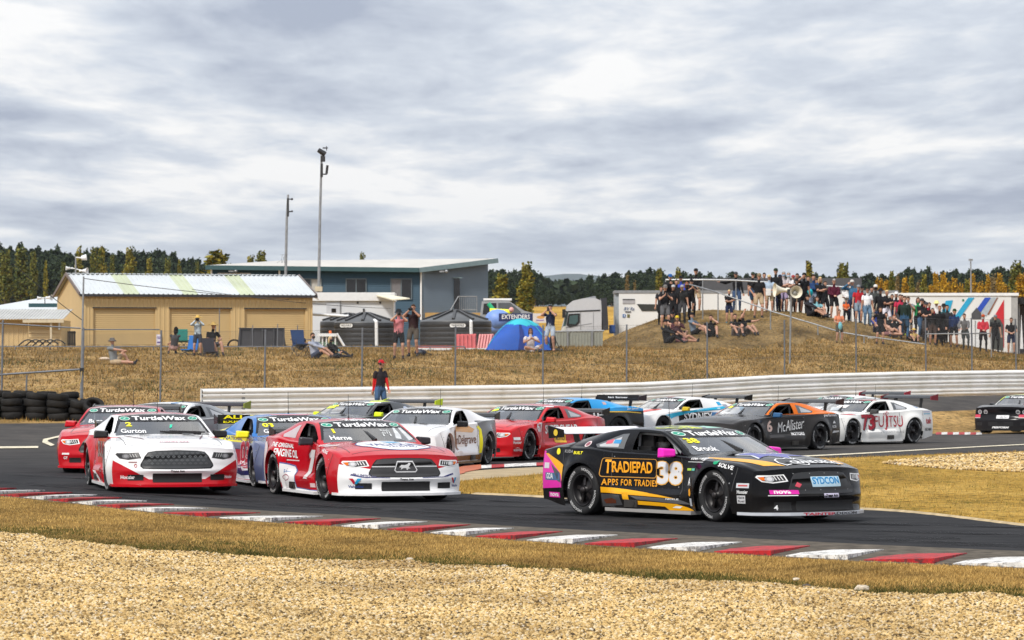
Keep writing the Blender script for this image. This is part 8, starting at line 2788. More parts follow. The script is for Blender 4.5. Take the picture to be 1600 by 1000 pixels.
def ell_seg(b,p,q,a1,a2,rt,n=14,steps=6,c1=None,c2=None):
    """torso piece: elliptic rings from p to q; a = (half width, half depth)"""
    p,q=Vector(p),Vector(q)
    d=(q-p).normalized()
    x=(rt-d*rt.dot(d)).normalized(); y=d.cross(x)
    vs=[]
    for j in range(steps+1):
        t=j/steps
        c=p.lerp(q,t); wa=a1[0]+(a2[0]-a1[0])*t; wb=a1[1]+(a2[1]-a1[1])*t
        for i in range(n):
            a=2*math.pi*i/n
            vs.append(c+x*(wa*math.cos(a))+y*(wb*math.sin(a)))
    fs=[(j*n+i,j*n+(i+1) % n,(j+1)*n+(i+1) % n,(j+1)*n+i) for j in range(steps) for i in range(n)]
    fs+=[tuple(reversed(range(n))),tuple(range(steps*n,steps*n+n))]
    b.add(vs,fs)
LAB=['skin','shirt','sleeve','bottom','lower_leg','shoe','brow']
_pm={}
def body_mesh(pname,fat=1.0,baggy=True,long_arm=False):
    k=(pname,fat,baggy,long_arm)
    if k in _pm:return _pm[k]
    J=POSES[pname]
    b=MB()
    rt,up,fw=J['rt'],J['up'],J['fw']
    f=fat
    # torso: hips, waist, ribs, shoulders
    ell_seg(b,J['pelvis']-up*0.09,J['waist'],(0.165*f,0.115*f),(0.155*f,0.115*f*f),rt)
    ell_seg(b,J['waist'],J['chest'],(0.155*f,0.115*f*f),(0.175*f,0.118*f),rt)
    ell_seg(b,J['chest'],J['neck']-up*0.045,(0.175*f,0.118*f),(0.115,0.07),rt)
    b.ball(J['pelvis']-up*0.06,(0.15*f,0.115*f,0.10),12,8)
    tri_caps(b,J['neck']-up*0.06,J['head'],0.058,0.055)
    # head: skull, jaw, nose, ears
    lk=J['look']; sd=lk.cross(Vector((0,0,1))).normalized(); hu=sd.cross(lk).normalized()
    M=Matrix((sd,lk,hu)).transposed()
    hc=J['head']+hu*0.055
    b.ball(hc,(0.076,0.094,0.105),14,10,M=M)
    b.ball(hc+lk*0.028-hu*0.062,(0.055,0.062,0.058),12,8,M=M)
    b.ball(hc+lk*0.098-hu*0.018,(0.013,0.02,0.022),6,5,M=M)
    for sg in (-1,1):b.ball(hc+sd*(0.077*sg)-hu*0.01,(0.012,0.022,0.03),6,5,M=M)
    for i,sg in enumerate((-1,1)):
        sh,el,wr,hp,kn,an,toe=(J[q+str(i)] for q in ('sh','el','wr','hp','kn','an','toe'))
        slv=0.012 if baggy else 0
        tri_caps(b,sh-up*0.012,el,0.058*(0.6+0.4*f),0.045)
        b.tube(sh.lerp(el,0.12),sh.lerp(el,0.62),0.056+slv,0.055+slv,10)
        tri_caps(b,el,wr,0.045,0.030)
        if long_arm:b.tube(sh.lerp(el,0.6),wr.lerp(el,0.08),0.058,0.042,10)
        tri_caps(b,hp,kn,0.088*(0.5+0.5*f),0.058)
        if baggy:b.tube(hp,hp.lerp(kn,0.80),0.098*(0.5+0.5*f),0.088,12)
        tri_caps(b,kn,an,0.060,0.042)
        cm=kn.lerp(an,0.3); b.ball(cm,0.066,8,6)
        tri_caps(b,an-Vector((0,0,0.03)),toe,0.046,0.036)
        # hand: palm, four curled fingers, thumb
        hd=(wr-el).normalized()
        pn_=hd.cross(Vector((sg,0,0.2)));
        pn_=pn_.normalized() if pn_.length>0.05 else Vector((0,1,0))
        ac=hd.cross(pn_).normalized()
        pc=wr+hd*0.05
        tri_caps(b,wr,pc,0.026,0.030,8)
        for q in range(4):
            base=wr+hd*0.085+ac*(0.022*(q-1.5))
            L=(0.055,0.068,0.064,0.05)[q]
            mid=base+hd*(L*0.55)+pn_*0.006
            tri_caps(b,pc+ac*(0.018*(q-1.5)),mid,0.013,0.0105,6)
            tri_caps(b,mid,mid+hd*(L*0.35)+pn_*0.022,0.0105,0.009,6)
        tb=wr+hd*0.03-ac*0.026
        tri_caps(b,tb,tb-ac*0.026+hd*0.035,0.013,0.011,6)
        tri_caps(b,tb-ac*0.026+hd*0.035,tb-ac*0.022+hd*0.066+pn_*0.01,0.011,0.009,6)
    me0=b.mesh('tmp',M_black,fix=False)
    o=bpy.data.objects.new('tmp',me0); COL.objects.link(o)
    rm=o.modifiers.new('r','REMESH'); rm.mode='VOXEL'; rm.voxel_size=0.0135
    sm_=o.modifiers.new('s','SMOOTH'); sm_.factor=0.45; sm_.iterations=2
    dm=o.modifiers.new('d','DECIMATE'); dm.ratio=0.30
    bpy.context.view_layer.update()
    me=bpy.data.meshes.new_from_object(o.evaluated_get(bpy.context.evaluated_depsgraph_get()))
    bpy.data.objects.remove(o); bpy.data.meshes.remove(me0)
    # cloth regions: nearest bone and how far along it
    n=len(me.polygons)
    C_=np.zeros(n*3); me.polygons.foreach_get('center',C_); C_=C_.reshape(-1,3)
    bones=[('torso',J['waist']-up*0.06,J['neck']-up*0.05,0.14),('hips',J['pelvis']-up*0.1,J['pelvis']+up*0.06,0.13),('head',J['neck']+up*0.01,hc,0.06)]
    for i in (0,1):
        bones+=[('ua',J['sh%d' % i],J['el%d' % i],0.055),('fa',J['el%d' % i],J['wr%d' % i],0.04),('hand',J['wr%d' % i],J['wr%d' % i]+(J['wr%d' % i]-J['el%d' % i]).normalized()*0.14,0.03),
                  ('th',J['hp%d' % i],J['kn%d' % i],0.08),('sh',J['kn%d' % i],J['an%d' % i],0.05),('ft',J['an%d' % i],J['toe%d' % i],0.045)]
    best=np.full(n,1e9); lab=np.zeros(n,int)
    for nm,a,c,r in bones:
        a,c=np.array(a),np.array(c)
        d=c-a
        t=np.clip(((C_-a)@d)/(d@d),0,1)
        dist=np.linalg.norm(C_-(a+t[:,None]*d),axis=1)-r
        li={'torso':1,'hips':3,'head':0,'hand':0,'ft':5}.get(nm)
        L=np.full(n,li if li is not None else 0)
        if nm=='ua':L=np.where(t<0.66,1,2)
        if nm=='fa':L=np.full(n,2)
        if nm=='th':L=np.where(t<0.84,3,4)
        if nm=='sh':L=np.where(t<0.86,4,5)
        u=dist<best
        best=np.where(u,dist,best); lab=np.where(u,L,lab)
    # eyes and mouth: small dark facets on the face
    for sg in (-1,1):
        e_=np.array(hc+lk*0.088+sd*(0.031*sg)+hu*0.008)
        lab=np.where(np.linalg.norm(C_-e_,axis=1)<0.014,6,lab)
    e_=np.array(hc+lk*0.092-hu*0.070)
    lab=np.where(np.linalg.norm((C_-e_)*np.array([0.6,1,1.6]),axis=1)<0.013,6,lab)
    me.materials.clear()
    for q in LAB:me.materials.append(M_black)
    me.polygons.foreach_set('material_index',lab.tolist())
    me.polygons.foreach_set('use_smooth',[True]*n)
    me.update()
    _pm[k]=(me,hc,M)
    return _pm[k]
def cloth(col):
    return mat('cloth_%d_%d_%d' % tuple(int(c*200) for c in col),col,0.85,var=0.22,scale=7,spec=0.2)
SK1,SK2,SK3=(0.46,0.25,0.17),(0.38,0.19,0.12),(0.52,0.31,0.23)
M_brow=mat('face_dark',(0.07,0.035,0.03),0.7)
HAIRS={'brown':(0.045,0.025,0.015),'black':(0.012,0.010,0.010),'grey':(0.30,0.29,0.28),'blond':(0.55,0.40,0.20),'red':(0.22,0.07,0.03)}
_hm={}
def head_gear(kind):
    """meshes in head axes (x side, y forward, z up), head centre at the origin"""
    if kind in _hm:return _hm[kind]
    b=MB()
    if kind in ('hair','long'):
        vs,n,m=[],14,8
        for j in range(m+1):
            t=math.pi*0.56*j/m
            for i in range(n):
                a=2*math.pi*i/n
                y=math.sin(t)*math.sin(a)
                zc_=math.cos(t)
                if y>0.35:zc_=max(zc_,0.42)
                vs.append((0.083*math.sin(t)*math.cos(a),0.101*y-0.004,0.112*zc_+0.004))
        b.add(vs,[(j*n+i,(j+1)*n+i,(j+1)*n+(i+1) % n,j*n+(i+1) % n) for j in range(m) for i in range(n)],0,True)
        if kind=='long':
            b.ball((0,-0.06,-0.07),(0.085,0.05,0.15),12,8)
            for sg in (-1,1):b.ball((0.075*sg,-0.01,-0.07),(0.022,0.045,0.12),8,6)
    elif kind=='cap':
        b.lathe([(0.090,0.015),(0.092,0.045),(0.082,0.085),(0.055,0.115),(0.0,0.128)],16)
        b.add([(-0.07,0.06,0.035),(0.07,0.06,0.035),(0.06,0.155,0.025),(0.0,0.175,0.028),(-0.06,0.155,0.025),
               (-0.07,0.06,0.022),(0.07,0.06,0.022),(0.06,0.155,0.014),(0.0,0.175,0.016),(-0.06,0.155,0.014)],
              [(0,1,2,3,4),(9,8,7,6,5),(0,5,6,1),(1,6,7,2),(2,7,8,3),(3,8,9,4),(4,9,5,0)])
    elif kind=='bucket':
        b.lathe([(0.165,-0.005),(0.160,0.0),(0.098,0.045),(0.088,0.10),(0.05,0.125),(0,0.128)],18)
        b.lathe([(0.165,-0.006),(0.10,0.030)],18)
    elif kind=='straw':
        b.lathe([(0.25,0.028),(0.245,0.036),(0.15,0.050),(0.098,0.055),(0.09,0.10),(0.06,0.14),(0.0,0.148)],22)
        b.lathe([(0.25,0.026),(0.10,0.046)],22)
    elif kind=='helmet':
        b.ball((0,-0.005,0.01),(0.125,0.145,0.14),16,10)
        b.ball((0,0.03,-0.07),(0.10,0.11,0.07),14,8)
    elif kind=='visor':
        vs=[]
        for j in range(4):
            for i in range(11):
                a=-1.2+2.4*i/10
                vs.append((0.130*math.sin(a),0.150*math.cos(a)-0.003,-0.035+0.075*j/3))
        b.add(vs,[(j*11+i,j*11+i+1,(j+1)*11+i+1,(j+1)*11+i) for j in range(3) for i in range(10)],0,True)
    elif kind=='mask':
        vs=[]
        for j in range(5):
            for i in range(9):
                a=-1.15+2.3*i/8
                z=-0.105+0.085*j/4
                k=1.0-0.12*(j==0)
                vs.append((0.076*math.sin(a)*k,0.102*math.cos(a)*k+0.006-0.0*j,z))
        b.add(vs,[(j*9+i,j*9+i+1,(j+1)*9+i+1,(j+1)*9+i) for j in range(4) for i in range(8)],0,True)
    elif kind=='glasses':
        for sg in (-1,1):b.ball((0.034*sg,0.092,0.008),(0.026,0.010,0.018),8,5)
        b.bar((-0.01,0.1,0.012),(0.01,0.1,0.012),0.01,0.006)
        for sg in (-1,1):b.bar((0.06*sg,0.08,0.012),(0.080*sg,0.0,0.012),0.005,0.008)
    elif kind=='headset':
        for sg in (-1,1):b.ball((0.085*sg,-0.005,-0.005),(0.022,0.04,0.045),8,6)
        b.path([Vector((0.09*math.cos(a),0,0.135*math.sin(a))) for a in np.linspace(0,math.pi,10)],0.01)
        b.path([Vector((0.085,0.03,-0.03)),Vector((0.06,0.11,-0.07))],0.007)
    _hm[kind]=b.mesh('gear_'+kind,M_black,fix=False)
    return _hm[kind]
def person(px,py,ph,pname,rz,shirt,bottom,label,D=None,sleeve=None,leg=None,shoe=(0.03,0.03,0.035),skin=SK1,hair='brown',hat=None,hatcol=None,mask=None,glasses=False,fat=1.0,baggy=True,held=None,group=None,extra=None):
    """px,py: photo pixel of the feet or seat; ph: figure height in photo pixels if it stood upright (0: 1.76 m at the ground there)"""
    h=hit(px,py)
    if D is None or (D>140 and abs(h.y-D)<13 and h.y<163):
        D=h.y
    x=(px-800)/F*D
    zz=gz(x,D)
    s=(ph*D/F)/1.76 if ph else 1.0
    me,hc,M=body_mesh(pname,fat,baggy,sleeve=='long')
    o=link('person',me)
    o.location=(x,D,zz); o.scale=(s,s,s); o.rotation_euler=(0,0,rz)
    tag(o,label,'person',group)
    sl=shirt if sleeve=='long' else skin
    lg=bottom if leg=='long' else (leg if isinstance(leg,tuple) else skin)
    for i,c in enumerate((mat('skin_%d' % int(skin[0]*100),skin,0.6,var=0.08),cloth(shirt),cloth(sl) if sleeve=='long' else mat('skin_%d' % int(skin[0]*100),skin,0.6,var=0.08),
                           cloth(bottom),cloth(lg) if lg is not skin else mat('skin_%d' % int(skin[0]*100),skin,0.6,var=0.08),cloth(shoe),M_brow)):
        o.material_slots[i].link='OBJECT'; o.material_slots[i].material=c
    def gear(name,kind,m):
        g=link(name,head_gear(kind),o)
        g.matrix_local=Matrix.Translation(hc)@M.to_4x4()
        g.material_slots[0].link='OBJECT'; g.material_slots[0].material=m
    if hair:gear('hair','long' if hair.startswith('long_') else 'hair',cloth(HAIRS[hair.replace('long_','')]))
    if hat:gear('hat' if hat!='cap' else 'cap',hat,cloth(hatcol or (0.02,0.02,0.022)))
    if mask:gear('face_mask','mask',cloth(mask))
    if glasses:gear('sunglasses','glasses',M_black)
    if extra:gear('headset',extra,M_black)
    if held:
        kind,lb=held
        J=POSES[pname]
        pts_=(J['wr0']+J['wr1'])/2
        c=o.matrix_basis@(pts_+Vector((0,-0.07,0.05))) if kind in ('camera','phone') else o.matrix_basis@(J['wr1']+Vector((-0.08,-0.1,-0.05)))
        b=MB()
        if kind=='camera':
            b.box((0,0,0),(0.14,0.07,0.10)).lathe([(0.04,0),(0.042,0.05),(0.05,0.12),(0.05,0.20),(0.03,0.2)],14,Matrix.Rotation(rad(90),4,'X')).box((0,0,0.06),(0.06,0.06,0.03))
            m_=M_black
        elif kind=='phone':
            b.box((0,0,0),(0.078,0.012,0.155)).box((0.02,-0.008,0.055),(0.025,0.006,0.03)); m_=M_black
        elif kind=='paper':
            b.add([(-0.11,0,-0.15),(0.11,0.02,-0.15),(0.11,-0.02,0.15),(-0.11,-0.02,0.15),(-0.11,0.004,-0.15),(0.11,0.024,-0.15),(0.11,-0.016,0.15),(-0.11,-0.016,0.15)],[(0,1,2,3),(7,6,5,4),(0,4,5,1),(1,5,6,2),(2,6,7,3),(3,7,4,0)]); m_=mat('held_paper',(0.75,0.75,0.73),0.8)
        elif kind=='towel':
            b.ball((0,0,-0.06),(0.09,0.05,0.17)); m_=cloth((0.18,0.48,0.55))
        elif kind=='bag':
            b.ball((0,0,-0.1),(0.13,0.07,0.17)); m_=cloth((0.02,0.42,0.50))
        elif kind=='bottle':
            b.lathe([(0.03,-0.1),(0.035,-0.09),(0.035,0.06),(0.015,0.1),(0.015,0.13),(0,0.13)],12); m_=cloth((0.15,0.42,0.45))
        h_=b.build({'camera':'camera_body','phone':'phone','paper':'paper','towel':'towel','bag':'bag','bottle':'bottle'}[kind],m_)
        h_.location=c; h_.rotation_euler=(0,0,rz)
        tag(h_,lb,{'camera':'camera','phone':'phone','paper':'paper','towel':'towel','bag':'bag','bottle':'bottle'}[kind])
    return o
BK,NV,DG,GY,WT=(0.013,0.013,0.015),(0.018,0.024,0.055),(0.05,0.052,0.055),(0.17,0.18,0.19),(0.70,0.70,0.70)
TAN,JEAN,KH=(0.40,0.30,0.19),(0.05,0.10,0.19),(0.30,0.22,0.13)
GC='spectators on the right mound'
GL='spectators on the left bank'
P=person
# ---- left bank
P(178,570,0,'sit_one_leg',0.05,(0.20,0.215,0.225),TAN,'man in grey T-shirt and bucket hat sitting on the grass with one leg stretched out',leg=SK1,hat='bucket',hatcol=(0.11,0.10,0.09),group=GL)
P(272,553,66,'sit_back',0.3,(0.05,0.05,0.055),(0.35,0.22,0.2),'dark haired person seated with back turned by the beach chairs',hair='long_black',group=GL)
P(309,556,62,'photo',0.0,(0.42,0.50,0.56),(0.03,0.035,0.05),'child in pale blue shirt and wide straw hat raising a camera',hat='straw',hatcol=(0.52,0.34,0.09),sleeve='long',held=('camera','small camera held up by the child in the straw hat'),group=GL)
P(330,556,0,'sit_chair',0.15,BK,(0.06,0.06,0.07),'man in black T-shirt and straw hat reclining on a low chair',hat='straw',hatcol=(0.40,0.27,0.09),group=GL,D=None)
P(470,556,50,'sit_curled',0.1,BK,GY,'small child in black curled up in the navy camp chair',hair='blond',group=GL)
P(492,560,0,'sit_side',0.0,(0.32,0.35,0.43),(0.045,0.055,0.09),'man in pale grey hooded top and dark mask sitting beside the camp chair',sleeve='long',mask=(0.02,0.02,0.025),group=GL,fat=1.12)
P(520,560,64,'sit_long',0.0,BK,(0.025,0.025,0.03),'woman in black with legs stretched out and dark mask',leg='long',hair='long_blond',mask=(0.02,0.02,0.02),sleeve='long',held=('bottle','turquoise bottle held by the seated woman in black'),group=GL)
P(623,561,77,'photo',0.05,(0.55,0.20,0.22),BK,'photographer in pink shirt and black shorts aiming a camera',hat='bucket',hatcol=BK,held=('camera','black camera held by the photographer in pink'),group=GL,fat=1.1)
P(646,557,81,'photo',-0.25,(0.03,0.014,0.016),(0.085,0.07,0.055),'photographer in black and red shirt and brown shorts aiming a camera',held=('camera','black camera held by the photographer in black and red'),group=GL,skin=SK2,fat=1.1)
m_=P(594,613,0,'walk_side',0.25,(0.025,0.02,0.024),JEAN,'marshal in red cap, red sleeved black vest and headset behind the guard rail',D=109.6,leg='long',hat='cap',hatcol=(0.50,0.015,0.03),extra='headset',group=None,sleeve=None,fat=1.08)
m_.material_slots[2].material=cloth((0.55,0.02,0.02))
P(829,546,0,'sit_cross',0.15,(0.55,0.50,0.50),(0.62,0.58,0.58),'woman in white with red headband sitting in front of the tent',hair='long_brown',glasses=True,hat=None,group=GL,skin=SK2,D=139.3)
P(860,549,72,'photo',-0.3,NV,(0.36,0.42,0.50),'man in navy T-shirt and pale denim shorts filming beside the tent',held=('phone','phone held up by the man beside the tent'),hair='black',shoe=SK1,group=GL,fat=1.08)
# ---- crowd on the mound; distances follow the slope
def C(px,yf,h,pname,rz,shirt,bottom,label,D=None,**k):
    return P(px,yf,h,pname,rz,shirt,bottom,label,D=D,group=GC,**k)
C(1087,483,68,'hands_front',0.2,BK,TAN,'tall man in black jacket and tan shorts standing highest at the left of the crowd',161,sleeve='long',hat='cap',hatcol=BK)
C(1047,495,66,'phone',0.1,BK,BK,'man in black with blue visor behind the one with the phone',158.5,sleeve='long',leg='long',hat='cap',hatcol=(0.02,0.10,0.30))
C(1064,494,62,'hands_front',-0.2,(0.03,0.06,0.36),NV,'person in bright blue top and black cap behind the left group',158,sleeve='long',hat='cap',hatcol=BK,leg='long')
C(1039,515,69,'phone',0.15,BK,(0.10,0.10,0.105),'man in black T-shirt and grey shorts filming with a phone',152,hat='cap',hatcol=(0.16,0.15,0.14),held=('phone','phone held by the man in grey shorts on the mound'),fat=1.1)
C(1052,508,62,'stand',0.0,BK,BK,'woman in black with a pale cap behind the man with the phone',154,sleeve='long',leg='long',hat='cap',hatcol=(0.4,0.4,0.4),hair='long_brown')
C(1053,507,36,'stand',0.2,(0.66,0.30,0.30),(0.62,0.55,0.55),'toddler in pink shirt among the people in black',151.5,hair='blond')
C(1073,503,62,'stand',0.1,BK,BK,'woman in black with a dark mask standing right of the toddler',155,sleeve='long',leg='long',mask=(0.02,0.02,0.02),hair='long_red',fat=1.15,skin=SK2)
C(1043,537,70,'sit_side',0.0,BK,BK,'person in a black hooded top sitting at the foot of the mound',147.0,sleeve='long',leg='long',hat='cap',hatcol=BK,fat=1.15)
C(1058,527,62,'sit_cross',0.1,(0.06,0.015,0.02),BK,'person in dark top and bright yellow cap sitting on the mound',148.8,sleeve='long',hat='cap',hatcol=(0.55,0.40,0.03))
C(1060,536,66,'sit_long',0.0,(0.05,0.02,0.025),(0.30,0.14,0.13),'person with both legs stretched out at the foot of the mound',146.8,skin=SK2)
C(1084,524,66,'sit_side',0.0,(0.15,0.19,0.24),BK,'man in slate blue shirt and black cap sitting with bent knees',149,hat='cap',hatcol=BK)
C(1110,528,66,'sit_face',0.1,BK,BK,'person in black shading the face with a hand',148.5)
C(1139,506,53,'arms_crossed',0.15,BK,NV,'boy in black T-shirt and navy shorts with folded arms on the slope',151.5,hair='blond',shoe=(0.05,0.16,0.2))
C(1149,526,66,'sit_knees',0.35,BK,(0.15,0.13,0.13),'man in black T-shirt sitting hunched over his knees',149,hair='brown')
C(1163,524,66,'sit_arms_out',0.0,BK,(0.12,0.10,0.09),'dark haired youth in black sitting with arms held out',149.6,hair='black')
C(1151,482,63,'rail_arm',0.0,BK,(0.04,0.07,0.14),'grey bearded man in black jumper with one arm along the rail',162,sleeve='long',leg='long',hat='cap',hatcol=DG,hair='grey')
C(1176,486,62,'stand_hip',2.4,BK,JEAN,'man in black T-shirt and blue denim shorts facing away',160,hat='cap',hatcol=(0.03,0.05,0.03))
C(1185,498,70,'stand_hip',0.2,BK,TAN,'man in black T-shirt and tan shorts with a hand on his hip',157,hat='cap',hatcol=(0.22,0.17,0.10),fat=1.12)
C(1202,490,60,'hands_front',-0.1,(0.36,0.45,0.56),KH,'man in light blue shirt and khaki shorts holding white paper',158,hat='cap',hatcol=(0.48,0.38,0.22),held=('paper','white paper held by the man in the light blue shirt'))
C(1212,489,69,'hands_front',0.1,BK,BK,'tall man in black jacket and dark green cap behind the horn speakers',160,sleeve='long',leg='long',hat='cap',hatcol=(0.02,0.035,0.02))
C(1224,488,64,'arms_crossed',0.2,(0.50,0.45,0.46),(0.30,0.24,0.36),'man in pale T-shirt, mask and patterned shorts left of the horn speaker pole',159.5,mask=(0.25,0.35,0.45),hair='grey')
C(1232,487,64,'arms_crossed',0.1,(0.64,0.62,0.62),(0.08,0.06,0.05),'man in white T-shirt and pale mask behind the horn speakers',161,mask=(0.45,0.55,0.65),hair='grey',leg='long')
C(1246,484,64,'stand',-0.2,(0.03,0.035,0.05),BK,'dark dressed man behind the woman with folded arms',162.5,sleeve='long',leg='long',hair='black',skin=SK2)
C(1245,483,53,'arms_crossed',0.0,(0.04,0.02,0.012),BK,'woman in black and orange top with folded arms',158.5,leg='long',hat='cap',hatcol=BK,hair='long_brown')
C(1256,484,64,'point',0.3,BK,BK,'man in black T-shirt and shorts raising a hand to his face',159,hat='cap',hatcol=BK,skin=SK2)
C(1271,482,64,'arms_crossed',0.1,(0.02,0.05,0.14),(0.28,0.33,0.42),'man in blue jumper and pale jeans with folded arms',160,sleeve='long',leg='long',held=('bag','turquoise bag hanging beside the man in the blue jumper'))
C(1281,487,62,'arms_crossed',0.3,BK,BK,'woman in black with a white stripe and bare legs',159,hair='long_blond')
C(1265,496,66,'sit_side',0.0,(0.025,0.028,0.03),BK,'man in black and grey top sitting with his boots toward the rail',154.5,hat='cap',hatcol=BK,sleeve='long')
C(1277,492,62,'sit_knees',0.6,(0.20,0.42,0.46),BK,'person in pale teal top sitting behind the man with boots',156.5,hair='long_brown')
C(1303,491,63,'hands_front',0.15,(0.075,0.010,0.025),BK,'man in maroon jacket and black shorts standing apart',158,sleeve='long',glasses=True,hair='grey')
C(1323,491,58,'arms_crossed',0.1,(0.62,0.61,0.60),(0.10,0.10,0.11),'woman in white jumper behind the child in orange',160,sleeve='long',leg='long',hair='long_brown',skin=SK2)
C(1322,490,36,'hands_front',0.1,(0.62,0.12,0.03),BK,'child in orange top holding hands to the face',156.5,hair='black',leg='long')
C(1332,494,66,'point',-0.3,(0.05,0.14,0.25),NV,'man in blue denim shirt raising a hand',158.5,sleeve='long',leg='long',hat='cap',hatcol=(0.5,0.48,0.45))
C(1341,493,60,'stand',0.2,(0.42,0.02,0.03),(0.20,0.25,0.30),'man in red shirt and grey shorts beside the denim shirt',158,hat='cap',hatcol=(0.2,0.22,0.25))
C(1355,497,60,'stand',0.15,(0.72,0.72,0.74),(0.10,0.17,0.26),'man in white T-shirt and blue jeans with sunglasses',156.5,leg='long',glasses=True,fat=1.15,skin=SK2)
C(1368,494,66,'stand',0.0,(0.055,0.06,0.058),(0.60,0.55,0.45),'man in charcoal hooded top, cream trousers and black mask',159,sleeve='long',leg='long',hat='cap',hatcol=(0.6,0.58,0.55),mask=(0.02,0.02,0.02))
C(1376,497,62,'stand',-0.1,BK,BK,'man in black with black hat beside the cream trousers',158.5,sleeve='long',leg='long',hat='bucket',hatcol=BK)
C(1385,499,62,'arms_crossed',0.4,BK,(0.60,0.58,0.64),'woman with blond bob, black T-shirt and white shorts',157.5,hair='blond',skin=SK2)
C(1311,536,52,'hands_front',0.2,(0.60,0.22,0.12),(0.07,0.07,0.06),'boy in orange top and dark shorts standing alone on the slope with a towel',149,hair='brown',held=('towel','pale blue towel held by the boy in orange'),shoe=(0.1,0.07,0.05))
C(1375,538,58,'stand_hip',0.1,BK,BK,'boy in black polo shirt and shorts standing before the seated group',149.2,hair='brown')
C(1370,510,64,'sit_knees',0.3,(0.02,0.04,0.20),NV,'person in blue hooded top sitting behind the boy in black',153.5,sleeve='long',hat='cap',hatcol=NV)
C(1381,511,66,'sit_long',0.0,BK,(0.2,0.1,0.1),'person in black cap and top sitting with legs stretched downhill',153,hat='cap',hatcol=BK)
C(1397,513,66,'sit_face',0.0,BK,(0.12,0.12,0.14),'woman with red blond hair in black T-shirt sitting',153.2,hair='long_red',skin=SK3)
C(1406,508,62,'stand',0.2,(0.46,0.03,0.07),DG,'person in red and grey top behind the woman in jeans',156,hair='brown',leg='long')
C(1413,521,68,'back',2.7,(0.015,0.028,0.022),(0.035,0.09,0.17),'person in dark green top and blue jeans facing away',153,leg='long',hair='brown',sleeve='long',fat=1.08)
C(1424,521,44,'sit_cross',-0.2,(0.06,0.04,0.12),BK,'child sitting low behind the jeans',153.4,hair='blond')
C(1428,524,42,'sit_knees',0.2,(0.45,0.32,0.12),BK,'child in a wide yellow hat sitting on the slope',152.2,hat='straw',hatcol=(0.60,0.42,0.12))
C(1440,531,64,'arms_crossed',0.3,BK,(0.05,0.10,0.18),'man in black T-shirt and blue jeans with folded arms in front',150.5,leg='long',hat='cap',hatcol=DG,fat=1.08)
C(1434,515,62,'stand',0.2,(0.02,0.20,0.07),BK,'person in green top behind the man with folded arms',157,leg='long',hair='long_brown')
C(1444,515,58,'stand',-0.1,(0.35,0.015,0.03),BK,'person in red top left of the darker red jacket',158,leg='long',hat='cap',hatcol=BK)
C(1452,515,58,'hands_front',0.0,(0.20,0.012,0.02),BK,'person in dark red jacket among the right hand group',157,leg='long',sleeve='long',hair='brown')
C(1463,518,62,'stand',0.1,(0.66,0.66,0.66),BK,'person in white shirt and pale yellow hat',157.5,leg='long',hat='bucket',hatcol=(0.66,0.62,0.25))
C(1457,528,58,'stand',0.1,BK,(0.05,0.035,0.03),'person in black hooded top and brown shorts',152.6,sleeve='long',hat=None,hair='black')
C(1468,526,62,'stand',0.0,BK,BK,'red haired person all in black in the right hand group',153.2,sleeve='long',leg='long',hair='red')
C(1475,522,62,'arms_crossed',-0.2,(0.02,0.08,0.09),BK,'person in dark teal top and black hat',155.5,leg='long',hat='bucket',hatcol=BK)
C(1491,527,60,'walk_side',-0.3,(0.018,0.035,0.10),BK,'man in navy hooded top and black shorts with green black cap',153.6,sleeve='long',hat='cap',hatcol=(0.015,0.05,0.02))
C(1507,535,58,'lean_rail',0.1,(0.15,0.15,0.155),(0.05,0.06,0.06),'person in grey hooded top leaning forward on the rail',152.8,sleeve='long',leg='long',hair='black')
C(1536,539,58,'hands_front',0.0,(0.50,0.03,0.05),BK,'man in red jacket with white shoulders before the striped trailer',154,sleeve='long',leg='long',hat='cap',hatcol=(0.4,0.08,0.03),mask=(0.5,0.5,0.5))
C(1580,543,58,'hands_front',-0.1,BK,NV,'person in black T-shirt holding food at the right edge',156,hair='brown')
C(1394,488,58,'stand',0.0,(0.05,0.05,0.06),BK,'person in dark clothes behind the blond woman',161,leg='long',sleeve='long',hair='black')
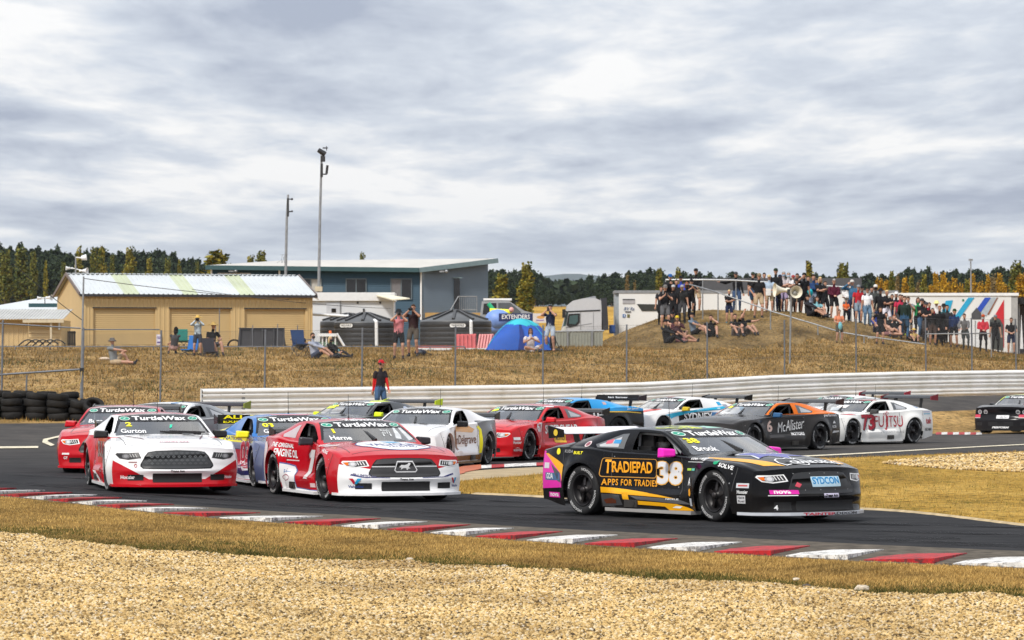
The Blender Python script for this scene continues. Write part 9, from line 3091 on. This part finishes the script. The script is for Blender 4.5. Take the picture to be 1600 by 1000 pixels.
for px,yf,h_,pn,rz,sh_,bt,lb,D_,kw in (
    (1194,487,62,'stand',0.1,(0.10,0.10,0.11),BK,'person in dark grey between the light blue shirt and the hand on hip',161,dict(leg='long',hair='black')),
    (1219,486,60,'arms_crossed',-0.2,(0.25,0.26,0.3),NV,'person in grey squeezed behind the cream horn',162,dict(leg='long',hat='cap',hatcol=NV)),
    (1239,486,60,'stand',0.2,BK,TAN,'person in black and tan half hidden by the round horn',162,dict(hat='cap',hatcol=(0.3,0.05,0.05))),
    (1263,486,62,'stand',0.0,(0.06,0.03,0.03),BK,'person in dark brown beside the blue jumper',162,dict(leg='long',hair='brown')),
    (1276,486,60,'phone',0.1,(0.30,0.28,0.27),BK,'person in beige behind the woman with a white stripe',162,dict(leg='long',hair='long_brown')),
    (1289,487,58,'stand',0.3,BK,BK,'person all in black right of the woman with a white stripe',161,dict(leg='long',hair='brown',sleeve='long')),
    (1347,494,60,'stand',-0.1,(0.03,0.03,0.05),JEAN,'person in navy and jeans behind the red shirt',160,dict(leg='long',hat='cap',hatcol=BK)),
    (1362,496,62,'hands_front',0.1,BK,DG,'person in black between white T-shirt and charcoal hooded top',160,dict(leg='long',hair='black')),
    (1400,503,62,'stand',0.2,(0.02,0.02,0.025),JEAN,'person in black with jeans behind the red and grey top',158,dict(leg='long',hat='cap',hatcol=WT)),
    (1419,508,60,'phone',0.1,(0.2,0.2,0.22),BK,'person in grey behind the person facing away',157,dict(leg='long',hair='brown')),
    (1447,522,62,'arms_crossed',0.1,BK,(0.06,0.05,0.05),'person in black just right of the man with folded arms',154,dict(leg='long',hat='cap',hatcol=(0.05,0.05,0.06))),
    (1480,524,62,'stand',-0.1,(0.03,0.03,0.035),BK,'person in charcoal between the teal top and the navy hooded top',155,dict(leg='long',hair='black',sleeve='long')),
    (1385,512,62,'sit_knees',0.2,(0.02,0.02,0.022),DG,'person in black sitting hunched behind the boy in black',154.5,dict(hair='black')),
    (1051,522,64,'sit_knees',0.2,(0.02,0.02,0.024),BK,'person in black sitting in the middle of the left seated group',149.5,dict(hat='cap',hatcol=BK)),
    (1057,499,62,'arms_crossed',0.1,BK,BK,'person in black with folded arms behind the toddler',158,dict(leg='long',hair='black',sleeve='long')),
    (1066,506,60,'stand',-0.1,(0.02,0.02,0.022),DG,'person in black between the toddler and the masked woman',154.5,dict(leg='long',hat='cap',hatcol=(0.3,0.3,0.32))),
    (1033,508,60,'stand',0.2,(0.03,0.03,0.035),BK,'person in charcoal at the left edge of the crowd',154,dict(leg='long',hair='brown')),
    (1080,497,60,'phone',0.2,BK,BK,'person in black filming below the tall man',157,dict(leg='long',hat='cap',hatcol=BK)),
    (1409,503,60,'arms_crossed',0.1,BK,BK,'person in black above the fluorescent jacket',157.5,dict(leg='long',hair='black')),
    (1555,541,58,'stand',0.1,BK,BK,'person in black beside the covered machine',156,dict(leg='long',hat='cap',hatcol=GY))):
    C(px,yf,h_,pn,rz,sh_,bt,lb,D_,**kw)
# ---- helmeted drivers at the wheel
HC=[(0.55,0.55,0.55),(0.6,0.6,0.6),(0.02,0.35,0.25),(0.5,0.05,0.05),(0.05,0.12,0.4),(0.6,0.6,0.6),(0.55,0.6,0.05)]
for i,(car,lab) in enumerate(CARS):
    me_,hc_,M_=body_mesh('drive',1.0,False,True)
    o=link('person',me_)
    yw=car.rotation_euler.z
    o.location=car.location+Matrix.Rotation(yw,3,'Z')@Vector((-0.30,-0.34,-0.10))
    o.rotation_euler=(0,0,yw+math.pi/2)
    suit=cloth([(0.02,0.02,0.03),(0.3,0.02,0.03),(0.03,0.06,0.2)][i % 3])
    for k in range(7):
        o.material_slots[k].link='OBJECT'; o.material_slots[k].material=suit if k else mat('glove',(0.03,0.03,0.03),0.7)
    for nm,kd,mm in (('helmet','helmet',mat('helmet_%d' % (i % 7),HC[i % 7],0.25)),('visor','visor',M_black)):
        g=link(nm,head_gear(kd),o); g.matrix_local=Matrix.Translation(hc_)@M_.to_4x4()
        g.material_slots[0].link='OBJECT'; g.material_slots[0].material=mm
    w_=lab.split(' race car')[0].split()
    tag(o,('helmeted driver inside the '+lab.replace(' race car',' car')),'person','drivers in the race cars')
    if len(o['label'].split())>16:o['label']=' '.join(o['label'].split()[:16])
